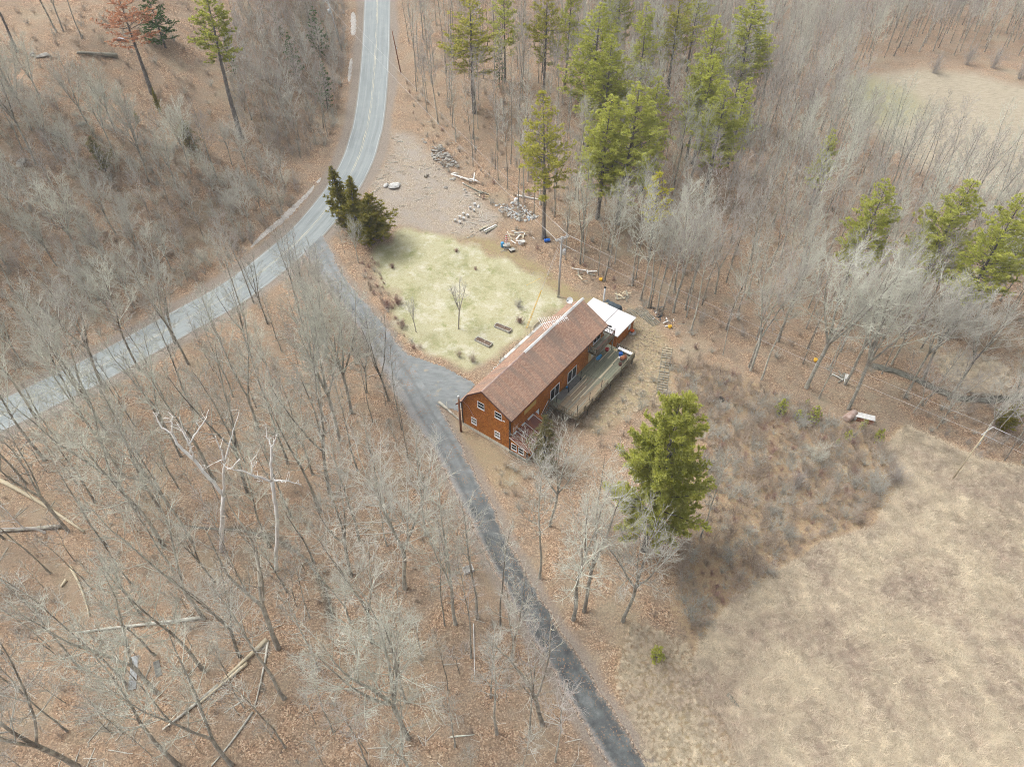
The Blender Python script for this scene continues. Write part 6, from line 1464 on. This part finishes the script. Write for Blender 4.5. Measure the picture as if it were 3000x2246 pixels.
MB().lathe([(.27, 0), (.3, .05), (.3, .4), (.31, .42), (.3, .45), (.3, .85), (.26, .9), (.02, .9)], 14).build('body', M['light_blue'], e, True); MB().lathe([(.07, 0), (.07, .04), (.01, .05)], 8, (.12, 0, .9)).build('bung', M['black_metal'], e)
x, y = (0.00,101.68); e = empty('low_table', (x, y, hz(x, y)), 0.5, 'low dark table right of the parasol table', 'table')
MB().box(-.5, .5, -.38, .38, .3, .36).build('top', M['concrete'], e)
for a in (-.42, .42): MB().box(a - .05, a + .05, -.34, .34, 0, .3).build('support', M['corner_dark'], e)
x, y = (1.59,103.54); e = empty('wire_reel', (x, y, hz(x, y)), 0, 'pale tangled coil of wire on the ground near the path', 'coil')
for i in range(9): MB().tube([(math.cos(t * .7) * (.45 + .02 * i), math.sin(t * .7) * (.45 + .02 * i), .05 + .06 * i + .06 * math.sin(t + i)) for t in range(10)], .02, 4).build('turn', M['alu'], e)
x, y = (6.07,104.03); e = empty('tipped_drum', (x, y, hz(x, y)), 0.2, 'bright blue drum lying at the edge of the wood', 'drum')
MB().tube([(-.5, 0, .3), (-.42, 0, .3), (.42, 0, .3), (.5, 0, .3)], [.26, .3, .3, .26], 14).build('body', M['blue'], e, True); MB().lathe([(.06, 0), (.06, .03), (.01, .04)], 8, (-.3, 0, .6)).build('bung', M['black_metal'], e)
rdk = random.Random(15)
def scrap(px_py, n, spread, label, mats, Lr=(.5, 1.8), name='scrap_heap'):
    x, y = px_py
    plank_set(name, x, y, rdk.uniform(0, 3), label, 'scrap', [(rdk.gauss(0, spread), rdk.gauss(0, spread), .03 + rdk.random() * .25, rdk.uniform(*Lr), rdk.uniform(.1, .28), .04, rdk.uniform(0, 6), rdk.choice(mats)) for _ in range(n)])
scrap((1.19,105.69), 22, 1.1, 'scattered pale boards behind the parasol', ['wood_pale', 'wood_grey', 'white_dirty']); scrap((11.64,96.69), 9, .9, 'white scraps and poles in the brush pile by the pole', ['white_dirty', 'wood_pale', 'wood_grey'], (.8, 2.6))
scrap((18.01,90.59), 10, .8, 'jumble of grey pallets behind the annex', ['wood_grey', 'wood_grey', 'wood_pale'], (1.2, 2.2)); scrap((22.91,87.33), 12, .7, 'white and dark litter at the foot of the trees', ['white_dirty', 'mat_grey', 'corner_dark'], (.3, .9)); scrap((23.64,84.81), 10, .7, 'dark scrap with a pale sheet by the trees', ['mat_grey', 'tarp_dark', 'white_dirty'], (.4, 1.1))
scrap((48.43,74.65), 8, .6, 'grey pallet wreck with a white sheet under the trees', ['wood_grey', 'white_dirty', 'wood_grey'], (1, 2.2)); scrap((-6.29,116.90), 8, .9, 'splintered tan boards on the brush bank', ['wood_pale', 'tan', 'wood_grey'], (.6, 1.6)); scrap((28.27,69.65), 7, .5, 'dark scrap in the thicket beside the tyre', ['corner_dark', 'white_dirty', 'mat_grey'], (.4, 1.0))
def pallet(pxy, rz, label, w=1.15, l=1.25, n=8):
    x, y = pxy; e = empty('pallet', (x, y, hz(x, y)), rz, label, 'pallet', 'wooden pallets on the leaf litter'); me_s = MB().box(-w / 2, w / 2, -.05, .05, .1, .125).mesh('slat', M['wood_grey'])
    for i in range(n): link_mesh('slat', me_s, e, (0, -l / 2 + l * i / (n - 1), 0))
    for a in (-w / 2 + .06, 0, w / 2 - .06): MB().box(a - .04, a + .04, -l / 2, l / 2, 0, .098).build('runner', M['wood_grey'], e)
pallet((18.71,86.85), 0.7, 'slatted pallet against the annex corner', 1.6, 1.9, 8); pallet((20.32,87.33), 0.75, 'first of three pallets in a row, nearest the annex', 1.7, 1.9, 8); pallet((21.10,86.18), 0.7, 'middle of three pallets in a row behind the annex', 1.7, 1.7, 8); pallet((21.91,85.04), 0.65, 'last of three pallets in a row, half buried in leaves', 1.5, 1.7, 7)
# slatted boardwalk lying in the yard
x, y = (22.42,75.11); bw = empty('boardwalk', (x, y, hz(x, y)), 0.05, 'long slatted wooden track lying in the pale yard grass', 'boardwalk')
x0, y0 = (23.35,79.13); x1, y1 = (21.26,70.47); v_ = Vector((x1 - x0, y1 - y0, 0)); Lw = v_.length; bw.location = (x0, y0, 0); bw.rotation_euler.z = math.atan2(v_.y, v_.x)
for i in range(19):
    if i in (5, 9): continue
    t = i / 18 * Lw; p = Vector((x0, y0, 0)) + v_.normalized() * t
    link_mesh('slat', MB().box(-.07, .07, -.72, .72, 0, .04).mesh('slat', M['wood_pale' if i < 3 else 'wood_grey']), bw, (t, rd.uniform(-.05, .05), hz(p.x, p.y) + .14), (0, 0, rd.uniform(-.05, .05)))
for s_ in (-.68, 0, .68):
    pts = []
    for i in range(12):
        t = i / 11 * (Lw + .6) - .3; p = Vector((x0, y0, 0)) + v_.normalized() * t; pts.append((t, s_, hz(p.x, p.y) + .08))
    MB().tube(pts, .05, 4).build('runner', M['wood_grey'], bw)
x, y = (18.38,82.46); e = empty('fire_ring', (x, y, hz(x, y)), 0, 'orange bowl standing on a grey tyre by the annex', 'tyre')
MB().lathe([(.32, .02), (.5, 0), (.62, .1), (.6, .22), (.45, .26), (.3, .2)], 16).build('tyre', M['concrete'], e, True); MB().lathe([(.1, .2), (.3, .5), (.34, .62), (.3, .6), (.08, .3)], 12).build('bowl', M['orange'], e, True); MB().lathe([(.15, .22), (.12, .3)], 8).build('stem', M['black_metal'], e)
for (x, y), lab, mk in (((14.58,94.43), 'yellow tub hanging among bushes by the path', 'yellow'), ((24.37,83.67), 'yellow bag on the leaves at the wood edge', 'yellow'), ((45.53,77.76), 'yellow and black bundle against a tree trunk', 'yellow')):
    e = empty('yellow_tub', (x, y, hz(x, y)), 0, lab, 'tub'); MB().lathe([(.2, 0), (.3, .2), (.28, .5), (.2, .52), (.18, .3)], 10).build('body', M[mk], e, True); MB().tube([(-.2, 0, .5), (0, 0, .75), (.2, 0, .5)], .02, 4).build('handle', M['black_metal'], e)
x, y = (29.50,69.23); e = empty('tyre', (x, y, hz(x, y)), 0, 'black tyre half sunk in the brown thicket', 'tyre'); e.rotation_euler = (.7, .2, .4)
MB().lathe([(.28, .0), (.42, -.03), (.5, .06), (.5, .18), (.42, .27), (.28, .24)], 18).build('tread', M['rubber'], e, True); MB().lathe([(.28, .04), (.1, .1), (.1, .14), (.28, .2)], 14).build('rim', M['rust'], e, True)
x, y = (46.91,66.41); e = empty('rusted_tank', (x, y, hz(x, y)), 0.6, 'pale rusty cylindrical tank lying at the thicket edge', 'tank')
MB().tube([(-1.0, 0, .55), (-.9, 0, .55), (.9, 0, .55), (1.0, 0, .55)], [.35, .55, .55, .35], 16).build('shell', M['rust_light'], e, True)
for a in (-.6, .6): MB().box(a - .1, a + .1, -.4, .4, -.1, .12).build('skid', M['corner_dark'], e)
x, y = (48.88,66.01); e = empty('red_cabinet', (x, y, hz(x, y)), -0.35, 'white-topped reddish metal box lying near the rusty tank', 'box')
MB().box(-1.1, 1.1, -.45, .45, 0, .8).build('body', M['rust'], e); MB().box(-1.15, 1.15, -.5, .5, .802, .88).build('top', M['white_dirty'], e); MB().box(-1.4, -1.12, -.4, .4, .1, .84).build('end_panel', M['white_dirty'], e)
x, y = (-4.16,33.48); e = empty('white_pole', (x, y, hz(x, y)), 0, 'long thin pale pole lying on the leaf litter', 'pole'); MB().tube([(0.0, 2.6, .1), (.3, -3.0, .12)], .05, 6).build('shaft', M['white_dirty'], e); MB().tube([(.3, -3.0, .12), (.34, -3.6, .12)], .06, 6).build('tip', M['wood_grey'], e)
x, y = (-5.01,42.41); e = empty('white_crate', (x, y, hz(x, y)), .4, 'pale open crate on leaf litter beside the driveway', 'crate'); 
for a in (-.55, .55): MB().box(a - .03, a + .03, -.4, .4, 0, .4).build('side', M['white_dirty'], e)
for a in (-.38, .38): MB().box(-.52, .52, a - .02, a + .02, 0, .4).build('side', M['white_dirty'], e)
MB().box(-.52, .52, -.36, .36, 0, .04).build('bottom', M['concrete'], e)
# corrugated sheet
def corr(pxy, rz, L, W, mat, label, n=16):
    x, y = pxy; e = empty('corrugated_sheet', (x, y, hz(x, y)), rz, label, 'sheet'); vs = []; fs = []
    for i in range(n * 2 + 1):
        a = -W / 2 + W * i / (2 * n); z = .06 + (.04 if i % 2 else 0); vs += [(a, -L / 2, z), (a, L / 2, z + .03), (a, -L / 2, z - .02), (a, L / 2, z + .01)]
    for i in range(n * 2): k = i * 4; fs += [(k, k + 4, k + 5, k + 1), (k + 2, k + 3, k + 7, k + 6)]
    MB().add(vs, fs).build('sheet', M[mat], e); MB().box(-W / 2, W / 2, L / 2 - .1, L / 2, .0, .05).build('batten', M['wood_grey'], e)
corr((-38.95,30.65), 0.28, 3.6, 0.75, 'galv', 'pale corrugated metal sheet on leaf litter at lower left'); corr((-36.54,30.99), 0.5, 1.8, 0.6, 'concrete', 'dull grey sheet leaning by a trunk at lower left')
x, y = (-40.49,30.92); plank_set('board', x, y, 0.1, 'short mossy board left of the corrugated sheet', 'board', [(0, 0, .04, 1.2, .42, .05, 0, 'wood_green'), (0, .25, .04, 1.2, .06, .06, 0, 'wood_green')])
# fallen logs (from, to, radius, look)
def log(a, b_, r, label, mat='trunk_grey', bend=.15, stub=2):
    ax, ay = a; bx, by = b_; e = empty('fallen_log', (ax, ay, hz(ax, ay)), 0, label, 'log', 'fallen logs'); n = 8; pts = []
    for i in range(n + 1):
        t = i / n; x = ax + (bx - ax) * t; y = ay + (by - ay) * t; pts.append((x - ax + bend * math.sin(3 * t), y - ay + bend * math.cos(2.5 * t), hz(x, y) - e.location.z + r * .8))
    MB().tube(pts, [r * (1 - .55 * i / n) for i in range(n + 1)], 8).build('trunk', BK[mat] if mat in BK else M[mat], e, True)
    for k in range(stub):
        p = Vector(pts[3 + 2 * k]); MB().tube([tuple(p), tuple(p + Vector((rd.uniform(-.8, .8), rd.uniform(-.8, .8), rd.uniform(.3, .9))))], [r * .35, .02], 5).build('branch', BK[mat] if mat in BK else M[mat], e)
log((-25.94,33.98), (-29.28,29.59), .28, 'upper half of the split pale fallen log at lower left', 'wood_pale', 0, 0); log((-27.34,31.38), (-31.08,27.45), .20, 'lower half of the split pale fallen log at lower left', 'wood_pale', .05, 0); log((-29.65,29.08), (-33.96,25.09), .2, 'dark end of the long fallen log at lower left', 'trunk_grey', .1)
log((-33.32,36.34), (-46.75,35.08), .22, 'mottled fallen log lying across the leaf litter', 'twig_grey', .2); log((-25.83,33.79), (-25.54,26.98), .14, 'thin fallen stem below the split log', 'trunk_grey'); log((-25.59,26.50), (-28.38,21.96), .13, 'thin fallen stem near the bottom edge', 'twig_grey')
log((-53.77,47.86), (-61.37,47.65), .3, 'mossy fallen log at the left edge', 'trunk_dark'); log((-64.82,54.64), (-51.02,47.56), .28, 'pale split trunk fallen at the left edge', 'wood_pale', .3); log((-72.92,135.40), (-78.11,132.12), .45, 'thick pale fallen log on the leafy hillside', 'wood_grey', .1, 1)
log((-38.42,56.60), (-35.14,47.48), .12, 'dark stem lying by the white dead tree', 'trunk_dark') if False else None
log((0.95,117.09), (6.25,115.44), .2, 'pale birch log lying behind the white rubble', 'bone', .1); log((21.65,28.38), (22.56,27.06), .3, 'grey log at the edge of the meadow', 'wood_grey', 0, 1); log((-5.95,24.38), (-3.65,24.70), .1, 'thin pale stick on the leaves at the bottom', 'twig_pale', .05, 0)
log((-16.47,122.50), (-15.86,123.03), .3, 'dark stump on the clearing', 'trunk_dark', 0, 0); log((-10.30,68.55), (-7.02,65.14), .24, 'dark weathered log edging the driveway by the gable', 'trunk_dark', .05, 1); log((-50.65,41.25), (-50.84,40.39), .2, 'short pale split wood at lower left', 'wood_pale', 0, 0); log((-50.92,42.76), (-46.07,37.00), .16, 'pale barkless stem at lower left', 'wood_pale', .2)
x, y = (-74.07,140.50); e = empty('blue_scrap', (x, y, hz(x, y)), .4, 'pale blue crumpled sheet on the hillside leaves', 'sheet'); MB().add([(-.9, -.4, .1), (0, -.5, .3), (.9, -.3, .08), (-.8, .5, .12), (.1, .4, .35), (1, .5, .1)], [(0, 1, 4, 3), (1, 2, 5, 4)]).build('sheet', M['blue_white'], e); MB().box(-.4, .4, -.1, .1, 0, .1).build('weight', M['wood_grey'], e)
for (x, y), lab, s in (((-80.86,108.70), 'dark mossy boulder at the left edge of the hillside', 1.0), ((-77.18,114.79), 'mossy green boulder on the hillside', .9), ((-73.97,117.81), 'low mossy rock on the hillside', .7), ((-83.08,130.27), 'pale flat rock on the upper left hillside', .9), ((-85.18,130.45), 'smaller pale flat rock at upper left', .6)):
    e = empty('boulder', (x, y, hz(x, y)), rd.uniform(0, 6), lab, 'boulder'); link_mesh('stone', rock_mesh(int(s * 90), stone_m), e, (0, 0, .1), None, (s, s * .8, s * .6)); link_mesh('stone', rock_mesh(int(s * 70), stone_m), e, (s * 1.1, .2, 0), None, (s * .5, s * .5, s * .4))

# ---- lawn: planters, bushes
def planter(a, b_, label):
    ax, ay = a; bx, by = b_; e = empty('planter', ((ax + bx) / 2, (ay + by) / 2, hz((ax + bx) / 2, (ay + by) / 2)), math.atan2(by - ay, bx - ax), label, 'planter', 'long planters on the lawn'); L = math.hypot(bx - ax, by - ay) / 2
    for s_ in (-1, 1): MB().box(-L, L, s_ * .42 - .05, s_ * .42 + .05, -.1, .32).build('side', M['concrete'], e); MB().box(s_ * L - .05, s_ * L + .05, -.37, .37, -.1, .32).build('end', M['concrete'], e)
    MB().box(-L + .05, L - .05, -.37, .37, -.1, .24).build('soil', M['soil'], e); o = link_mesh('dead_stems', SH[1], e, (.2, 0, .2), None, (.35, .3, .2)); link_mesh('dead_stems', SH[4], e, (-.6, 0, .2), None, (.35, .3, .25))
planter((-5.45,81.18), (-3.19,79.67), 'stone-edged planter nearer the driveway on the lawn'); planter((-2.59,84.13), (-0.21,82.72), 'stone-edged planter nearer the house on the lawn')
def bush(pxy, k, s, label, group='bushes', hs=1.0):
    x, y = pxy; e = empty('bush', (x, y, hz(x, y)), rd.uniform(0, 6), label, 'bush', group); link_mesh('stems', SH[k], e, None, None, (s, s, s * hs)); link_mesh('inner_stems', SH[k], e, None, (0, 0, 2), (s * .7, s * .7, s * hs * .8))
bush((1.17,84.73), 4, 1.3, 'dark brown bush on the lawn beside the yellow guards', 'bushes on the lawn'); bush((0.97,88.17), 3, 1.1, 'round twiggy bush on the pale lawn above the planters', 'bushes on the lawn'); bush((-9.49,101.44), 4, .8, 'reddish tuft on the upper lawn', 'bushes on the lawn'); bush((-6.09,97.15), 4, .7, 'small dark tuft in mid lawn', 'bushes on the lawn')
bush((-18.20,88.84), 4, 1.7, 'red-brown bush at the left edge of the lawn', 'bushes on the lawn'); bush((-19.72,87.99), 4, 1.6, 'red-brown bush beside the driveway', 'bushes on the lawn'); bush((-20.01,97.74), 4, 1.0, 'pinkish low bush below the cedars', 'bushes on the lawn'); bush((-5.80,76.45), 0, 1.0, 'brown shrub at the driveway corner of the lawn', 'bushes on the lawn'); bush((-7.87,77.48), 0, .8, 'low brown shrub on the lawn bank', 'bushes on the lawn'); bush((-16.88,83.83), 4, 1.3, 'red-brown bush at the driveway curve', 'bushes on the lawn')
for i, ((x, y), k, s) in enumerate([((45.87,53.95), 3, 2.0), ((49.11,55.60), 2, 1.3), ((36.07,54.48), 2, 1.5), ((39.71,58.80), 5, 1.5), ((44.17,56.79), 4, 1.3), ((31.92,50.58), 3, 1.3)]):
    bush((x, y), k, s, ['grey rounded bush at the meadow edge, largest of the thicket', 'dark bush touching the large grey meadow bush', 'mauve bush in the middle of the thicket', 'pale arching bush behind the thicket', 'reddish bush near the pine seedlings', 'grey bush low in the thicket'][i], 'bushes of the thicket')
for i, (x, y) in enumerate([(109.53,187.38), (120.24,192.62), (126.28,190.17), (130.08,184.14)]): bush((x, y), 2, 2.2, ['dark bush at the far field edge, first from the left', 'dark bush at the far field edge, second from the left', 'dark bush at the far field edge, third from the left', 'dark bush at the far field edge, cut by the frame'][i], 'bushes along the far field')

# wood chips and sticks strewn over the clearing
chip_m = noisy('pale_splinters', (0.26, 0.21, 0.155), (0.52, 0.45, 0.36), 3, 0.9, vary=0.35)
CH = [MB().box(-.35, .35, -.035, .035, .0, .05).mesh('splinter', chip_m), MB().box(-.16, .16, -.06, .06, .0, .04).mesh('splinter', chip_m), MB().box(-.7, .7, -.025, .025, .02, .06).mesh('splinter', BK['twig_grey'])]
cp = []
for poly, n, sd_ in ((CLEARED, 2600, 21), (PATHB, 250, 22), (PILE, 200, 23), (WOOD_L, 4200, 24), (EDGE_R, 900, 25)):
    r = np.random.default_rng(sd_); xs = [p[0] for p in poly]; ys = [p[1] for p in poly]; X_ = r.uniform(min(xs), max(xs), n); Y_ = r.uniform(min(ys), max(ys), n); ok = inside(poly, X_, Y_) & (lowfreq(X_, Y_, 0.35, 9) + r.normal(0, .25, n) > 0.25)
    for x, y in zip(X_[ok], Y_[ok]): cp.append((float(x), float(y), hz(x, y) + .01, float(r.uniform(.5, 1.4)), int(r.integers(0, 3)) if sd_ != 24 else 2))
scatter('splinters', cp, [[m_] for m_ in CH], 'pale wood splinters and sticks strewn over the ground', 'splinters', 0.12)

# ================================================================ thin spring haze over the whole valley
hzm = bpy.data.materials.new('haze_air'); hzm.use_nodes = True; ht = hzm.node_tree; ht.nodes.clear()
pv = ht.nodes.new('ShaderNodeVolumePrincipled'); pv.inputs['Color'].default_value = (0.90, 0.94, 1.0, 1); pv.inputs['Density'].default_value = 0.0003; pv.inputs['Anisotropy'].default_value = 0.0
mo = ht.nodes.new('ShaderNodeOutputMaterial'); ht.links.new(pv.outputs[0], mo.inputs['Volume'])
hb_o = MB().box(-3000, 3000, -1500, 4600, -7, 77).build('haze', hzm); tag(hb_o, 'thin pale haze lying over the valley', 'haze', kind='stuff')
